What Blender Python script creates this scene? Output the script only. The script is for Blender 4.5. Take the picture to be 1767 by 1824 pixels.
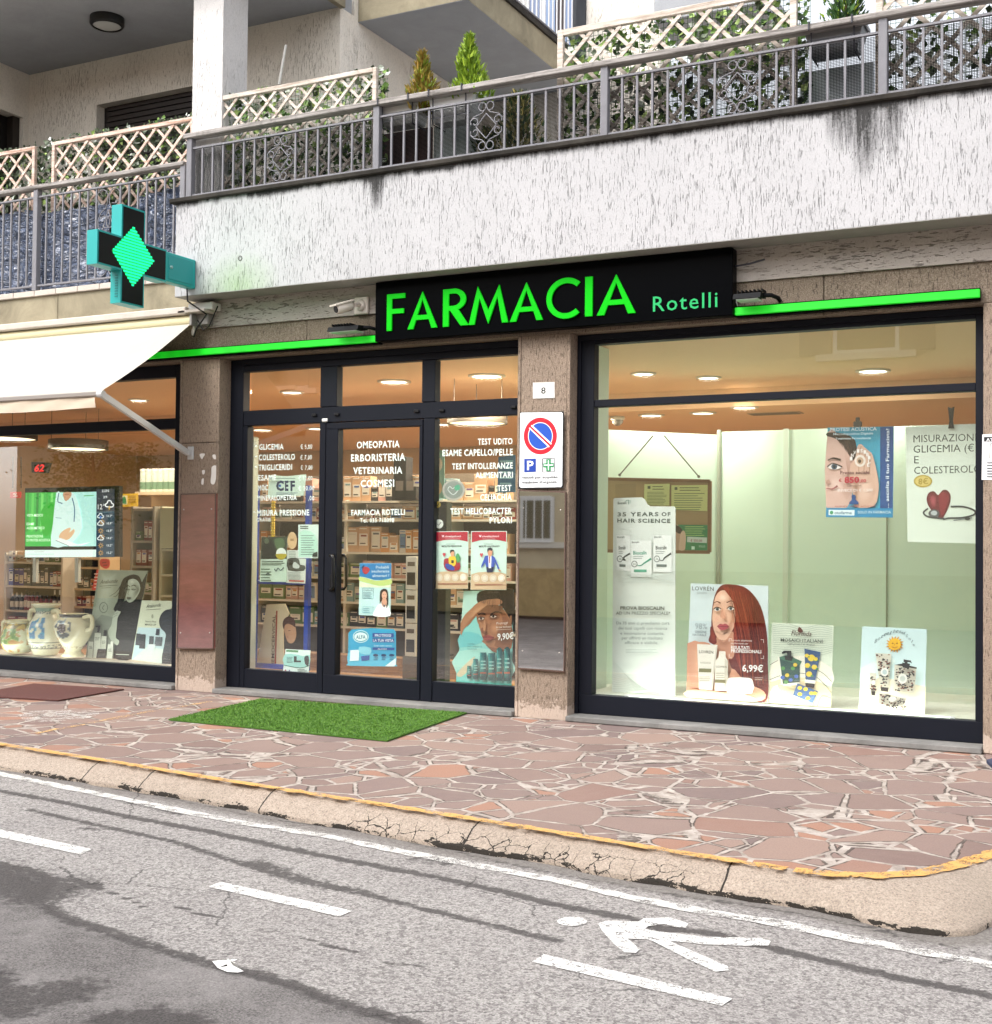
import bpy, math, random
import numpy as np
from mathutils import Vector, Matrix, noise
random.seed(7)
for o in list(bpy.data.objects): bpy.data.objects.remove(o)
SC = bpy.context.scene
COL = SC.collection
# ------------------------------------------------------------------ camera
CX, CY, FPX = 883.5, 912.0, 2277.3
_y, _p, _r = [math.radians(a) for a in (-27.19, 1.43, 0.597)]
_f = np.array([math.sin(_y)*math.cos(_p), math.cos(_y)*math.cos(_p), math.sin(_p)])
_rt = np.array([math.cos(_y), -math.sin(_y), 0.0]); _up = np.cross(_rt, _f)
RM = np.array([math.cos(_r)*_rt+math.sin(_r)*_up, -math.sin(_r)*_rt+math.cos(_r)*_up, _f])
CP = np.array([0.0, -9.2, 1.38])
cd = bpy.data.cameras.new('camera'); cam = bpy.data.objects.new('camera', cd); COL.objects.link(cam)
cd.sensor_fit = 'HORIZONTAL'; cd.sensor_width = 36; cd.lens = FPX/1767*36; cd.clip_end = 400; cd.clip_start = .05
mw = Matrix.Identity(4)
for i in range(3):
    mw[i][0] = RM[0][i]; mw[i][1] = RM[1][i]; mw[i][2] = -RM[2][i]; mw[i][3] = CP[i]
cam.matrix_world = mw
SC.camera = cam
# ------------------------------------------------------------------ world, sun, exposure
SUN_EL, SUN_ROT = math.radians(48), math.radians(205)
w = bpy.data.worlds.new('World'); SC.world = w; w.use_nodes = True
wn = w.node_tree.nodes; wl_ = w.node_tree.links
bg = wn['Background']; bg.inputs['Strength'].default_value = .15
sky = wn.new('ShaderNodeTexSky'); sky.sky_type = 'NISHITA'; sky.sun_disc = False
sky.sun_elevation = SUN_EL; sky.sun_rotation = SUN_ROT
sky.air_density = 1.0; sky.dust_density = 3.5; sky.ozone_density = .6
# overcast: pull the clear sky towards a white cloud layer
hs = wn.new('ShaderNodeHueSaturation'); hs.inputs['Saturation'].default_value = .22; hs.inputs['Value'].default_value = 1.0
wl_.new(sky.outputs[0], hs.inputs['Color']); wl_.new(hs.outputs[0], bg.inputs['Color'])
sl = bpy.data.lights.new('sun', 'SUN'); sl.energy = .5; sl.angle = math.radians(25); sl.color = (1, .97, .92)
sun = bpy.data.objects.new('sun', sl); COL.objects.link(sun)
_sd = Vector((math.sin(SUN_ROT)*math.cos(SUN_EL), math.cos(SUN_ROT)*math.cos(SUN_EL), math.sin(SUN_EL)))
sun.rotation_euler = (-_sd).to_track_quat('-Z', 'Y').to_euler(); sun.location = _sd*40
SC.view_settings.view_transform = 'Standard'; SC.view_settings.look = 'None'; SC.view_settings.gamma = 1
SC.view_settings.exposure = 1.46   # photo exposed for the shaded front under an overcast sky
LK_ = .435            # lamp level that goes with that exposure
# ------------------------------------------------------------------ measuring helpers (photo pixel -> point on a real plane)
def _ray(x, y): return RM.T @ np.array([(x-CX)/FPX, -(y-CY)/FPX, 1.0])
def onY(x, y, Y): r = _ray(x, y); return CP + r*(Y-CP[1])/r[1]
def onZ(x, y, Z): r = _ray(x, y); return CP + r*(Z-CP[2])/r[2]
def onX(x, y, X): r = _ray(x, y); return CP + r*(X-CP[0])/r[0]
def zm(ox, oy, s): return lambda x, y: (ox+x/s, oy+y/s)
# ------------------------------------------------------------------ materials
def lin(h):
    h = h.lstrip('#'); out = []
    for i in (0, 2, 4):
        c = int(h[i:i+2], 16)/255; out.append(c/12.92 if c <= .04045 else ((c+.055)/1.055)**2.4)
    return (*out, 1)
_mc = {}
def pm(h, rough=.55, metal=0, emit=0, spec=.4, name=None):
    k = (h, rough, metal, emit, spec)
    if k in _mc: return _mc[k]
    m = bpy.data.materials.new(name or 'paint_'+h.strip('#')); m.use_nodes = True
    b = m.node_tree.nodes['Principled BSDF']; c = lin(h)
    b.inputs['Base Color'].default_value = c; b.inputs['Roughness'].default_value = rough
    b.inputs['Metallic'].default_value = metal; b.inputs['Specular IOR Level'].default_value = spec
    if emit:
        b.inputs['Emission Color'].default_value = c; b.inputs['Emission Strength'].default_value = emit*LK_
    _mc[k] = m; return m
class NT:
    def __init__(s, name):
        s.m = bpy.data.materials.new(name); s.m.use_nodes = True; s.n = s.m.node_tree.nodes; s.l = s.m.node_tree.links
        s.b = s.n['Principled BSDF']; s.out = s.n['Material Output']
        s.tc = s.n.new('ShaderNodeTexCoord')
    def put(s, sock, v):
        if isinstance(v, bpy.types.NodeSocket): s.l.new(v, sock)
        else: sock.default_value = v
    def mp(s, scale=(1, 1, 1), loc=(0, 0, 0), rot=(0, 0, 0), src=None):
        n = s.n.new('ShaderNodeMapping'); n.inputs['Scale'].default_value = scale; n.inputs['Location'].default_value = loc
        n.inputs['Rotation'].default_value = rot
        s.l.new(src or s.tc.outputs['Object'], n.inputs['Vector']); return n.outputs[0]
    def noise(s, vec=None, scale=5, detail=4, rough=.55, dist=0, col=False):
        n = s.n.new('ShaderNodeTexNoise'); n.inputs['Scale'].default_value = scale; n.inputs['Detail'].default_value = detail
        n.inputs['Roughness'].default_value = rough; n.inputs['Distortion'].default_value = dist
        s.l.new(vec or s.tc.outputs['Object'], n.inputs['Vector']); return n.outputs['Color' if col else 'Fac']
    def voro(s, vec=None, scale=5, feature='F1', out='Distance', rnd=1):
        n = s.n.new('ShaderNodeTexVoronoi'); n.feature = feature; n.inputs['Scale'].default_value = scale
        n.inputs['Randomness'].default_value = rnd
        s.l.new(vec or s.tc.outputs['Object'], n.inputs['Vector']); return n.outputs[out]
    def ramp(s, fac, stops):
        n = s.n.new('ShaderNodeValToRGB'); e = n.color_ramp.elements
        while len(e) < len(stops): e.new(.5)
        for i, (p, c) in enumerate(stops):
            e[i].position = p; e[i].color = c if not isinstance(c, (int, float)) else (c, c, c, 1)
        s.l.new(fac, n.inputs['Fac']); return n.outputs['Color']
    def mix(s, fac, a, b, mode='MIX'):
        n = s.n.new('ShaderNodeMix'); n.data_type = 'RGBA'; n.blend_type = mode
        s.put(n.inputs[0], fac); s.put(n.inputs[6], a); s.put(n.inputs[7], b); return n.outputs[2]
    def math(s, op, a, b=0.0, clamp=False):
        n = s.n.new('ShaderNodeMath'); n.operation = op; n.use_clamp = clamp
        s.put(n.inputs[0], a); s.put(n.inputs[1], b); return n.outputs[0]
    def attr(s, name, out='Color'):
        n = s.n.new('ShaderNodeAttribute'); n.attribute_name = name; return n.outputs[out]
    def sep(s, v):
        n = s.n.new('ShaderNodeSeparateXYZ'); s.l.new(v, n.inputs[0]); return n.outputs
    def bump(s, h, strength=.3, dist=.01):
        n = s.n.new('ShaderNodeBump'); n.inputs['Strength'].default_value = strength; n.inputs['Distance'].default_value = dist
        s.l.new(h, n.inputs['Height']); s.l.new(n.outputs[0], s.b.inputs['Normal'])
    def fin(s, col=None, rough=None, metal=None, spec=None):
        for k, v in (('Base Color', col), ('Roughness', rough), ('Metallic', metal), ('Specular IOR Level', spec)):
            if v is not None: s.put(s.b.inputs[k], v)
        return s.m
def stucco(name, base, pit, horiz=False, dirt=False, dens=.56):
    t = NT(name); b = lin(base)
    v = t.mp((15, 85, 85) if horiz else (150, 150, 14))
    n1 = t.noise(v, 1, 4, .68, .5); big = t.noise(None, 2.2, 3)
    th = t.math('SUBTRACT', n1, t.math('MULTIPLY', t.math('SUBTRACT', big, .5), -.22))
    pits = t.ramp(th, [(dens+.045, 0), (dens+.13, 1)])
    fine = t.noise(t.mp((120, 120, 60)), 1, 3, .7)
    grime = t.ramp(t.noise(t.mp((1.4, 1.4, .5)), 1.5, 5, .65), [(.35, 0), (.75, 1)])
    c = t.mix(t.math('MULTIPLY', grime, .22), b, tuple(x*.62 for x in b[:3])+(1,))
    c = t.mix(t.math('MULTIPLY', t.ramp(fine, [(.4, 0), (.72, 1)]), .22), c, (.16, .16, .16, 1))
    c = t.mix(t.math('MULTIPLY', pits, .5 if dirt else .6), c, lin(pit))
    if dirt:
        s = t.sep(t.attr('dirt', 'Vector'))
        ns = t.noise(t.mp((34, 34, 3.0)), 1, 6, .75); n2 = t.noise(None, 60, 4, .75)
        m = t.math('ADD', t.math('MULTIPLY', ns, .9), t.math('MULTIPLY', n2, .5))
        d = t.math('MULTIPLY', s[0], m); d = t.ramp(d, [(.3, 0), (.66, 1)])
        c = t.mix(t.math('MULTIPLY', d, .93), c, (.022, .021, .02, 1))
        g = t.math('MULTIPLY', s[1], m); g = t.ramp(g, [(.15, 0), (.85, 1)])
        c = t.mix(t.math('MULTIPLY', g, .75), c, (.30, .42, .22, 1))
    h = t.math('SUBTRACT', t.math('MULTIPLY', fine, .25), pits)
    t.bump(h, .75, .012); return t.fin(c, .92, spec=.2)
M_FASCIA = stucco('white_roughcast', '#bbbabc', '#6b6968', dirt=True, dens=.54)
M_COLUMN = stucco('bright_column_roughcast', '#d6d3d1', '#8d8986', dens=.55)
M_STUCCO = stucco('cream_roughcast', '#f4ece0', '#aca294', dens=.54)
M_BEAM = stucco('grey_roughcast', '#b0a79f', '#4d463f', horiz=True, dens=.54)
def stone(name, base, streak, dens=.58, sc=(90, 90, 14)):
    t = NT(name); b = lin(base)
    n1 = t.noise(t.mp(sc), 1, 4, .65, .3)
    pits = t.ramp(n1, [(dens, 0), (dens+.12, 1)])
    bl = t.ramp(t.noise(None, 1.9, 5, .65), [(.3, 0), (.72, 1)])
    c = t.mix(t.math('MULTIPLY', bl, .42), b, tuple(x*.42 for x in b[:3])+(1,))
    c = t.mix(t.math('MULTIPLY', t.ramp(t.noise(None, 120, 4, .8), [(.4, 0), (.68, 1)]), .45), c, lin('#c9b9a8'))
    c = t.mix(t.math('MULTIPLY', pits, .75), c, lin(streak))
    # lime bloom near the foot
    z = t.sep(t.tc.outputs['Object'])[2]
    ft = t.math('SUBTRACT', t.math('MULTIPLY', t.noise(None, 14, 5, .7), .34), z)
    c = t.mix(t.math('MULTIPLY', t.ramp(ft, [(.045, 0), (.06, 1)]), .7), c, lin('#c5b2a4'))
    t.bump(t.math('SUBTRACT', t.noise(None, 90, 3), pits), .6, .008); return t.fin(c, .85, spec=.25)
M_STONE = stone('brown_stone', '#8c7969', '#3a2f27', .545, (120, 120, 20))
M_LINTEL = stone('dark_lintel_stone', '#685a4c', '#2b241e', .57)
def conc(name, base, spots=.35, scale=30, dk=.4):
    t = NT(name); b = lin(base)
    bl = t.ramp(t.noise(None, 2.6, 6, .7, .6), [(.32, 0), (.68, 1)])
    c = t.mix(t.math('MULTIPLY', bl, spots), b, tuple(x*dk for x in b[:3])+(1,))
    f = t.noise(None, scale*6, 3, .7)
    c = t.mix(t.math('MULTIPLY', t.ramp(f, [(.42, 0), (.7, 1)]), .35), c, tuple(x*.5 for x in b[:3])+(1,))
    t.bump(f, .4, .006); return t.fin(c, .9, spec=.2)
M_CONC = conc('stained_concrete', '#a89e86', .75)
M_CAP = conc('sooty_coping', '#45413c', .9, 40, .15)
M_SOFF = conc('grey_plaster_soffit', '#a7a9ad', .25)
M_SOFF2 = conc('grey_plaster_underside', '#9a9893', .3)
M_TILE = conc('pale_slab_tiles', '#cfc5bb', .3)
M_SILL = conc('grey_granite_sill', '#8d8b88', .6, 60, .25)
M_WALLIN = pm('#d6bd9c', .8, name='peach_interior_wall')
M_CEIL = pm('#e8c098', .8, name='peach_ceiling')
M_FRAME = pm('#11141e', .5, 0, 0, .2, 'anthracite_frame')
M_IRON = conc('galvanised_iron', '#8d8c91', .35, 60, .5)
M_DARKIRON = pm('#33333a', .55, name='dark_iron')
def wood(name, base, dk, axis=0):
    t = NT(name); sc = [40, 40, 40]; sc[axis] = 2.5
    n = t.noise(t.mp(tuple(sc)), 1, 5, .7, .4)
    c = t.mix(t.ramp(n, [(.38, 0), (.68, 1)]), lin(base), lin(dk))
    st = t.ramp(t.noise(None, 7, 5, .7), [(.55, 0), (.72, 1)])
    c = t.mix(t.math('MULTIPLY', st, .5), c, tuple(x*.4 for x in lin(dk)[:3])+(1,))
    t.bump(n, .3, .004); return t.fin(c, .8, spec=.25)
M_LATT = wood('weathered_lattice_wood', '#d9d0c6', '#9c8b7c')
M_LATT2 = wood('pink_lattice_wood', '#e2d0c4', '#b08a76')
M_RAILW = wood('grey_weathered_rail', '#aaa4a0', '#5d5854')
M_FLOOR = wood('shop_floor_boards', '#a9825c', '#7d5a3c')
M_SHELF = pm('#d8cfc0', .6, name='shelf_board')
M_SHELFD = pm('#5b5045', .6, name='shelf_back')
def glassmat(name, base=.07, tint=(.96, .98, .97, 1), rough=0):
    t = NT(name)
    tr = t.n.new('ShaderNodeBsdfTransparent'); tr.inputs[0].default_value = tint
    gl = t.n.new('ShaderNodeBsdfGlossy'); gl.inputs['Roughness'].default_value = rough; gl.inputs[0].default_value = (1, 1, 1, 1)
    lw = t.n.new('ShaderNodeLayerWeight'); lw.inputs[0].default_value = .5
    f = t.math('ADD', t.math('MULTIPLY', t.math('POWER', lw.outputs['Facing'], 5), .9), base, True)
    mx = t.n.new('ShaderNodeMixShader'); t.l.new(f, mx.inputs[0]); t.l.new(tr.outputs[0], mx.inputs[1]); t.l.new(gl.outputs[0], mx.inputs[2])
    t.l.new(mx.outputs[0], t.out.inputs['Surface']); return t.m
M_GLASS = glassmat('shop_glass', .105)
M_GLASS3 = glassmat('dull_plexi', .2, (.9, .9, .9, 1), .06)
M_GLASS2 = glassmat('glossy_plexi', .6, (.9, .9, .9, 1), .02)
def meshnet(name, c, sx, sz, open_=.6):
    t = NT(name); v = t.mp((sx, 1, sz)); s = t.sep(v)
    fx = t.math('FRACT', s[0]); fz = t.math('FRACT', s[2])
    a = t.math('GREATER_THAN', fx, open_); b = t.math('GREATER_THAN', fz, open_)
    m = t.math('MAXIMUM', a, b)
    tr = t.n.new('ShaderNodeBsdfTransparent'); mx = t.n.new('ShaderNodeMixShader')
    t.fin(lin(c), .9, spec=0.0); t.l.new(m, mx.inputs[0]); t.l.new(tr.outputs[0], mx.inputs[1]); t.l.new(t.b.outputs[0], mx.inputs[2])
    t.l.new(mx.outputs[0], t.out.inputs['Surface']); return t.m
M_NET = meshnet('black_plastic_netting', '#0e0f10', 95, 95, .64)
M_WIRE = meshnet('green_wire_grid', '#3c5a34', 26, 26, .9)
def leafmat(name, c1, c2, c3=None):
    t = NT(name); g = t.n.new('ShaderNodeNewGeometry')
    st = [(0, lin(c1)), (.6, lin(c2)), (1, lin(c3 or c2))]
    c = t.ramp(g.outputs['Random Per Island'], st)
    return t.fin(c, .55, spec=.35)
M_IVY = leafmat('artificial_ivy', '#3d5c2c', '#789a4a', '#b7cc7c')
M_IVYD = leafmat('dull_artificial_ivy', '#27331f', '#46543a', '#7a8570')
M_IVYW = leafmat('bleached_ivy_leaf', '#c9d2c4', '#e6ebe4')
M_CONI = leafmat('green_conifer_sprigs', '#5c7a1c', '#7d9a24', '#a9c03c')
M_CONB = leafmat('browning_conifer_sprigs', '#75692a', '#9a7a30', '#8b8a3a')
M_COND = leafmat('dark_conifer_sprigs', '#1f3a1c', '#35572a', '#4d7038')
M_CONY = leafmat('yellow_tipped_evergreen', '#4c4e2c', '#86804a', '#c2b06a')
# ------------------------------------------------------------------ mesh builder
WL = {}
_g = NT('printed_tone'); M_TONE = _g.fin(_g.attr('tint'), .5, spec=.4)
_g2 = NT('lit_screen_tone'); M_TONE_LIT = _g2.fin(_g2.attr('tint'), .4); _g2.l.new(_g2.n['Attribute'].outputs['Color'], _g2.b.inputs['Emission Color']); _g2.b.inputs['Emission Strength'].default_value = .75*LK_
class MB:
    def __init__(s): s.v = []; s.f = []; s.mi = []; s.sm = []; s.mats = []; s.vc = {}
    def m(s, mat):
        if mat not in s.mats: s.mats.append(mat)
        return s.mats.index(mat)
    def face(s, pts, mat, smooth=False):
        k = len(s.v); s.v += [tuple(map(float, p)) for p in pts]; s.f.append(tuple(range(k, k+len(pts)))); s.mi.append(s.m(mat)); s.sm.append(smooth)
    def grid(s, rows, mat, smooth=True, close_u=False):
        k = len(s.v); nu = len(rows[0]); mi = s.m(mat)
        for r in rows: s.v += [tuple(map(float, p)) for p in r]
        for j in range(len(rows)-1):
            for i in range(nu if close_u else nu-1):
                i2 = (i+1) % nu
                s.f.append((k+j*nu+i, k+j*nu+i2, k+(j+1)*nu+i2, k+(j+1)*nu+i)); s.mi.append(mi); s.sm.append(smooth)
    def prism(s, ring, off, mat, side=None):
        a = [np.array(p, float) for p in ring]; o = np.array(off, float); b = [p+o for p in a]; n = len(a)
        s.face(a, mat); s.face(b[::-1], side or mat)
        for i in range(n): s.face([a[i], b[i], b[(i+1) % n], a[(i+1) % n]], side or mat)
    def box(s, a, b, mat, bev=0, rz=0, piv=None, faces=None):
        x0, x1 = sorted((a[0], b[0])); y0, y1 = sorted((a[1], b[1])); z0, z1 = sorted((a[2], b[2]))
        if bev <= 0:
            P = [(x0, y0, z0), (x1, y0, z0), (x1, y1, z0), (x0, y1, z0), (x0, y0, z1), (x1, y0, z1), (x1, y1, z1), (x0, y1, z1)]
            F = [(0, 3, 2, 1), (4, 5, 6, 7), (0, 1, 5, 4), (1, 2, 6, 5), (2, 3, 7, 6), (3, 0, 4, 7)]
        else:
            bv = min(bev, (x1-x0)*.45, (y1-y0)*.45, (z1-z0)*.45); P = []; idx = {}
            X = (x0, x1); Yy = (y0, y1); Zz = (z0, z1)
            for i in (0, 1):
                for j in (0, 1):
                    for k in (0, 1):
                        c = [X[i], Yy[j], Zz[k]]; sg = [bv if q == 0 else -bv for q in (i, j, k)]
                        for ax in range(3):
                            p = c[:]
                            for o in range(3):
                                if o != ax: p[o] += sg[o]
                            idx[i, j, k, ax] = len(P); P.append(tuple(p))
            F = []; I = idx
            for q in (0, 1):
                r = [(0, 0), (1, 0), (1, 1), (0, 1)]
                F.append([I[q, a_, b_, 0] for a_, b_ in r]); F.append([I[a_, q, b_, 1] for a_, b_ in r]); F.append([I[a_, b_, q, 2] for a_, b_ in r])
            for a_ in (0, 1):
                for b_ in (0, 1):
                    F.append([I[0, a_, b_, 1], I[1, a_, b_, 1], I[1, a_, b_, 2], I[0, a_, b_, 2]])
                    F.append([I[a_, 0, b_, 0], I[a_, 1, b_, 0], I[a_, 1, b_, 2], I[a_, 0, b_, 2]])
                    F.append([I[a_, b_, 0, 0], I[a_, b_, 1, 0], I[a_, b_, 1, 1], I[a_, b_, 0, 1]])
                    for c_ in (0, 1): F.append([I[a_, b_, c_, 0], I[a_, b_, c_, 1], I[a_, b_, c_, 2]])
        if rz:
            cx, cy = piv or ((x0+x1)/2, (y0+y1)/2); ca, sa = math.cos(rz), math.sin(rz)
            P = [(cx+(x-cx)*ca-(y-cy)*sa, cy+(x-cx)*sa+(y-cy)*ca, z) for x, y, z in P]
        k = len(s.v); s.v += P; mi = s.m(mat)
        for f in F: s.f.append(tuple(k+i for i in f)); s.mi.append(mi); s.sm.append(False)
    def bar(s, p, q, w, h, mat, up=(0, 0, 1)):
        p = np.array(p, float); q = np.array(q, float); d = q-p; d /= np.linalg.norm(d); u = np.array(up, float)
        if abs(d @ u) > .98: u = np.array((0, 1., 0))
        sd = np.cross(d, u); sd /= np.linalg.norm(sd); u = np.cross(sd, d)
        c = [sd*w/2*a+u*h/2*b for a, b in ((-1, -1), (1, -1), (1, 1), (-1, 1))]
        s.prism([p+x for x in c], q-p, mat)
    def tube(s, path, r, mat, n=8, closed=False, caps=True):
        P = [np.array(p, float) for p in path]; N = len(P); rows = []
        rr = r if isinstance(r, (list, tuple)) else [r]*N; prev = None
        for i, p in enumerate(P):
            if closed: d = P[(i+1) % N]-P[i-1]
            else: d = P[min(i+1, N-1)]-P[max(i-1, 0)]
            d = d/(np.linalg.norm(d)+1e-9)
            if prev is None:
                u = np.array((0, 0, 1.)) if abs(d[2]) < .9 else np.array((1., 0, 0))
            else: u = prev
            a = np.cross(d, u); a /= np.linalg.norm(a)+1e-9; u = np.cross(a, d); prev = u
            rows.append([p+rr[i]*(math.cos(t)*a+math.sin(t)*u) for t in np.linspace(0, 2*math.pi, n, endpoint=False)])
        if closed: rows.append(rows[0])
        s.grid(rows, mat, True, True)
        if caps and not closed: s.face(rows[0][::-1], mat); s.face(rows[-1], mat)
    def lathe(s, prof, c, mat, n=32, axis='z', cap=True):
        rows = []
        for r, h in prof:
            row = []
            for t in np.linspace(0, 2*math.pi, n, endpoint=False):
                a, b = r*math.cos(t), r*math.sin(t)
                row.append((c[0]+a, c[1]+b, c[2]+h) if axis == 'z' else (c[0]+a, c[1]+h, c[2]+b) if axis == 'y' else (c[0]+h, c[1]+a, c[2]+b))
            rows.append(row)
        s.grid(rows, mat, True, True)
        if cap: s.face(rows[0][::-1], mat); s.face(rows[-1], mat)
    def build(s, name, parent=None, loc=None, **tags):
        base = np.array(WL.get(parent, (0, 0, 0)), float) if parent else np.array(loc if loc is not None else (0, 0, 0), float)
        me = bpy.data.meshes.new(name); me.from_pydata([tuple(np.array(v)-base) for v in s.v], [], s.f)
        for mt in s.mats: me.materials.append(mt)
        me.polygons.foreach_set('material_index', s.mi); me.polygons.foreach_set('use_smooth', s.sm); me.update()
        if s.vc:
            ca = me.color_attributes.new('tint', 'FLOAT_COLOR', 'POINT'); cc = np.ones((len(s.v), 4), dtype=np.float32)
            for k_, c_ in s.vc.items(): cc[k_] = c_
            ca.data.foreach_set('color', cc.ravel())
        o = bpy.data.objects.new(name, me); COL.objects.link(o)
        if parent: o.parent = parent
        else: o.location = base
        WL[o] = tuple(base); tag(o, **tags); return o
def tag(o, label=None, cat=None, group=None, kind=None):
    for k, v in (('label', label), ('category', cat), ('group', group), ('kind', kind)):
        if v: o[k] = v
def empty(name, loc, label, cat, group=None):
    o = bpy.data.objects.new(name, None); COL.objects.link(o); o.location = tuple(map(float, loc)); o.empty_display_size = .1
    WL[o] = tuple(map(float, loc)); tag(o, label, cat, group); return o
def dup(root, delta, label=None, group=None):
    def cp(o, par):
        c = o.copy(); COL.objects.link(c)
        if par: c.parent = par
        for ch in list(o.children): cp(ch, c)
        return c
    r = cp(root, None); r.location = Vector(root.location)+Vector(tuple(map(float, delta)))
    if label: r['label'] = label
    if group: r['group'] = group
    return r
def smooth(pts, n=4, closed=True):
    P = [np.array(p, float) for p in pts]; N = len(P); out = []
    for i in range(N if closed else N-1):
        g = lambda k: P[k % N] if closed else P[max(0, min(N-1, k))]
        a, b, c, d = g(i-1), g(i), g(i+1), g(i+2)
        for t in np.linspace(0, 1, n, endpoint=False):
            out.append(.5*((2*b)+(c-a)*t+(2*a-5*b+4*c-d)*t*t+(3*b-a-3*c+d)*t**3))
    if not closed: out.append(P[-1])
    return out
# ------------------------------------------------------------------ lettering
_tc = {}
def glyphs(txt, bold=0.0, space=1.0, shear=0):
    k = (txt, bold, space, shear)
    if k in _tc: return _tc[k]
    cu = bpy.data.curves.new('t', 'FONT'); cu.body = txt; cu.size = 1; cu.resolution_u = 2; cu.offset = bold; cu.fill_mode = 'FRONT'
    cu.space_character = space; cu.shear = shear
    ob = bpy.data.objects.new('t', cu); me = ob.to_mesh()
    v = np.array([x.co[:2] for x in me.vertices]) if len(me.vertices) else np.zeros((0, 2)); f = [tuple(p.vertices) for p in me.polygons]
    ob.to_mesh_clear(); bpy.data.objects.remove(ob); bpy.data.curves.remove(cu)
    if len(v): v = v-np.array([v[:, 0].min(), 0]); v = v/.729
    _tc[k] = (v, f); return _tc[k]
def put_text(mb, txt, P0, P1, up, mat, bold=0.0, space=1.0, shear=0):
    v, f = glyphs(txt, bold, space, shear)
    if not len(v): return
    wd = v[:, 0].max(); U = (np.array(P1)-np.array(P0))/wd; k = len(mb.v); mi = mb.m(mat)
    for a, b in v: mb.v.append(tuple(np.array(P0)+U*a+np.array(up)*b))
    for q in f: mb.f.append(tuple(k+i for i in q)); mb.mi.append(mi); mb.sm.append(False)
class Sheet:
    """a printed sheet on a plane parallel to the shopfront: sheet + print + lettering"""
    STEP = .00035
    def __init__(s, name, label, cat, Y, z=None, group=None, emit=0):
        s.name, s.label, s.cat, s.Y, s.group, s.emit = name, label, cat, Y, group, emit
        s.z = z or (lambda x, y: (x, y)); s.k = 1; s.pr = MB(); s.tx = MB(); s.sh = MB(); s.extra = []; s.pname = 'print'
    def mat(s, c): return c if not isinstance(c, str) else pm(c, .5, 0, s.emit)
    def P(s, x, y, d=0): return onY(*s.z(x, y), s.Y-d)
    def base(s, pts, c, th=.003, cv=0):
        if cv: pts = smooth(pts, cv)
        r = [s.P(*p) for p in pts]; s.corner = r; s.sh.prism(r, (0, th, 0), s.mat(c)); s.pts = pts
    def poly(s, pts, c, cv=0, to=None):
        s.k += 1; pts = smooth(pts, cv) if cv else pts
        (to or s.pr).face([s.P(p[0], p[1], s.k*s.STEP) for p in pts], s.mat(c)); return s
    def tone(s, pts, cc, ce, cen=None, cv=3, pw=1.0):
        # a printed soft tone: colour cc at the centre fading to ce at the outline
        s.k += 1; P = np.array(smooth(pts, cv) if cv else pts, float); C = np.array(cen if cen else P.mean(0)); n = len(P); a, b_ = np.array(lin(cc)), np.array(lin(ce)); m = s.pr; mi = m.m(M_TONE_LIT if s.emit else M_TONE); K = 6; k0 = len(m.v)
        for r in range(K+1):
            t = r/K; f = (t*t*(3-2*t))**pw; col = a*(1-f)+b_*f
            for p in (P if r else P[:1]):
                q = C+(p-C)*t; m.vc[len(m.v)] = col; m.v.append(tuple(s.P(q[0], q[1], s.k*s.STEP)))
        for i in range(n):
            j = (i+1) % n; m.f.append((k0, k0+1+i, k0+1+j)); m.mi.append(mi); m.sm.append(False)
            for r in range(K-1): u = k0+1+r*n; m.f.append((u+i, u+n+i, u+n+j, u+j)); m.mi.append(mi); m.sm.append(False)
        return s
    def strands(s, roots, tips, n, cols, wd=(1.2, 2.2), bow=8):
        for i in range(n):
            t = random.random(); L = [np.array(P_[0], float)*(1-t)+np.array(P_[1], float)*t for P_ in (roots, tips)]
            mid = (L[0]+L[1])/2+np.array((random.uniform(-bow, bow)+bow, random.uniform(-bow, bow)*.5)); s.line([L[0], mid, L[1]], wd, random.choice(cols), 5)
    def ell(s, cx, cy, rx, ry, c, a0=0, n=20):
        return s.poly([(cx+rx*math.cos(t), cy+ry*math.sin(t)) for t in np.linspace(0, 2*math.pi, n, endpoint=False)], c)
    def line(s, pts, wd, c, cv=0):
        pts = smooth(pts, cv, False) if cv else [np.array(p, float) for p in pts]; L = []; R = []; n = len(pts)
        for i, p in enumerate(pts):
            d = pts[min(i+1, n-1)]-pts[max(i-1, 0)]; d = d/(np.linalg.norm(d)+1e-9); nn = np.array((-d[1], d[0]))
            ww = wd*(1 if not isinstance(wd, tuple) else 1) if not isinstance(wd, tuple) else wd[0]+(wd[1]-wd[0])*i/(n-1)
            L.append(p+nn*ww/2); R.append(p-nn*ww/2)
        return s.poly(L+R[::-1], c)
    def text(s, t, p0, p1, h, c, bold=0.0, space=1.0, shear=0):
        s.k += 1; d = s.k*s.STEP+.0002
        a = s.P(p0[0], p0[1], d); b = s.P(p1[0], p1[1], d); u = s.P(p0[0], p0[1]-h, d)-a
        put_text(s.tx, t, a, b, u, s.mat(c), bold, space, shear); return s
    def lines(s, x0, x1, y0, y1, n, c, th=.35, slope=0):
        for i in range(n):
            y = y0+(y1-y0)*i/max(1, n-1); e = x1-(x1-x0)*random.uniform(0, .25)
            hh = (y1-y0)/max(1, n-1)*th
            s.poly([(x0, y), (e, y+slope*(e-x0)), (e, y+hh+slope*(e-x0)), (x0, y+hh)], c)
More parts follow.
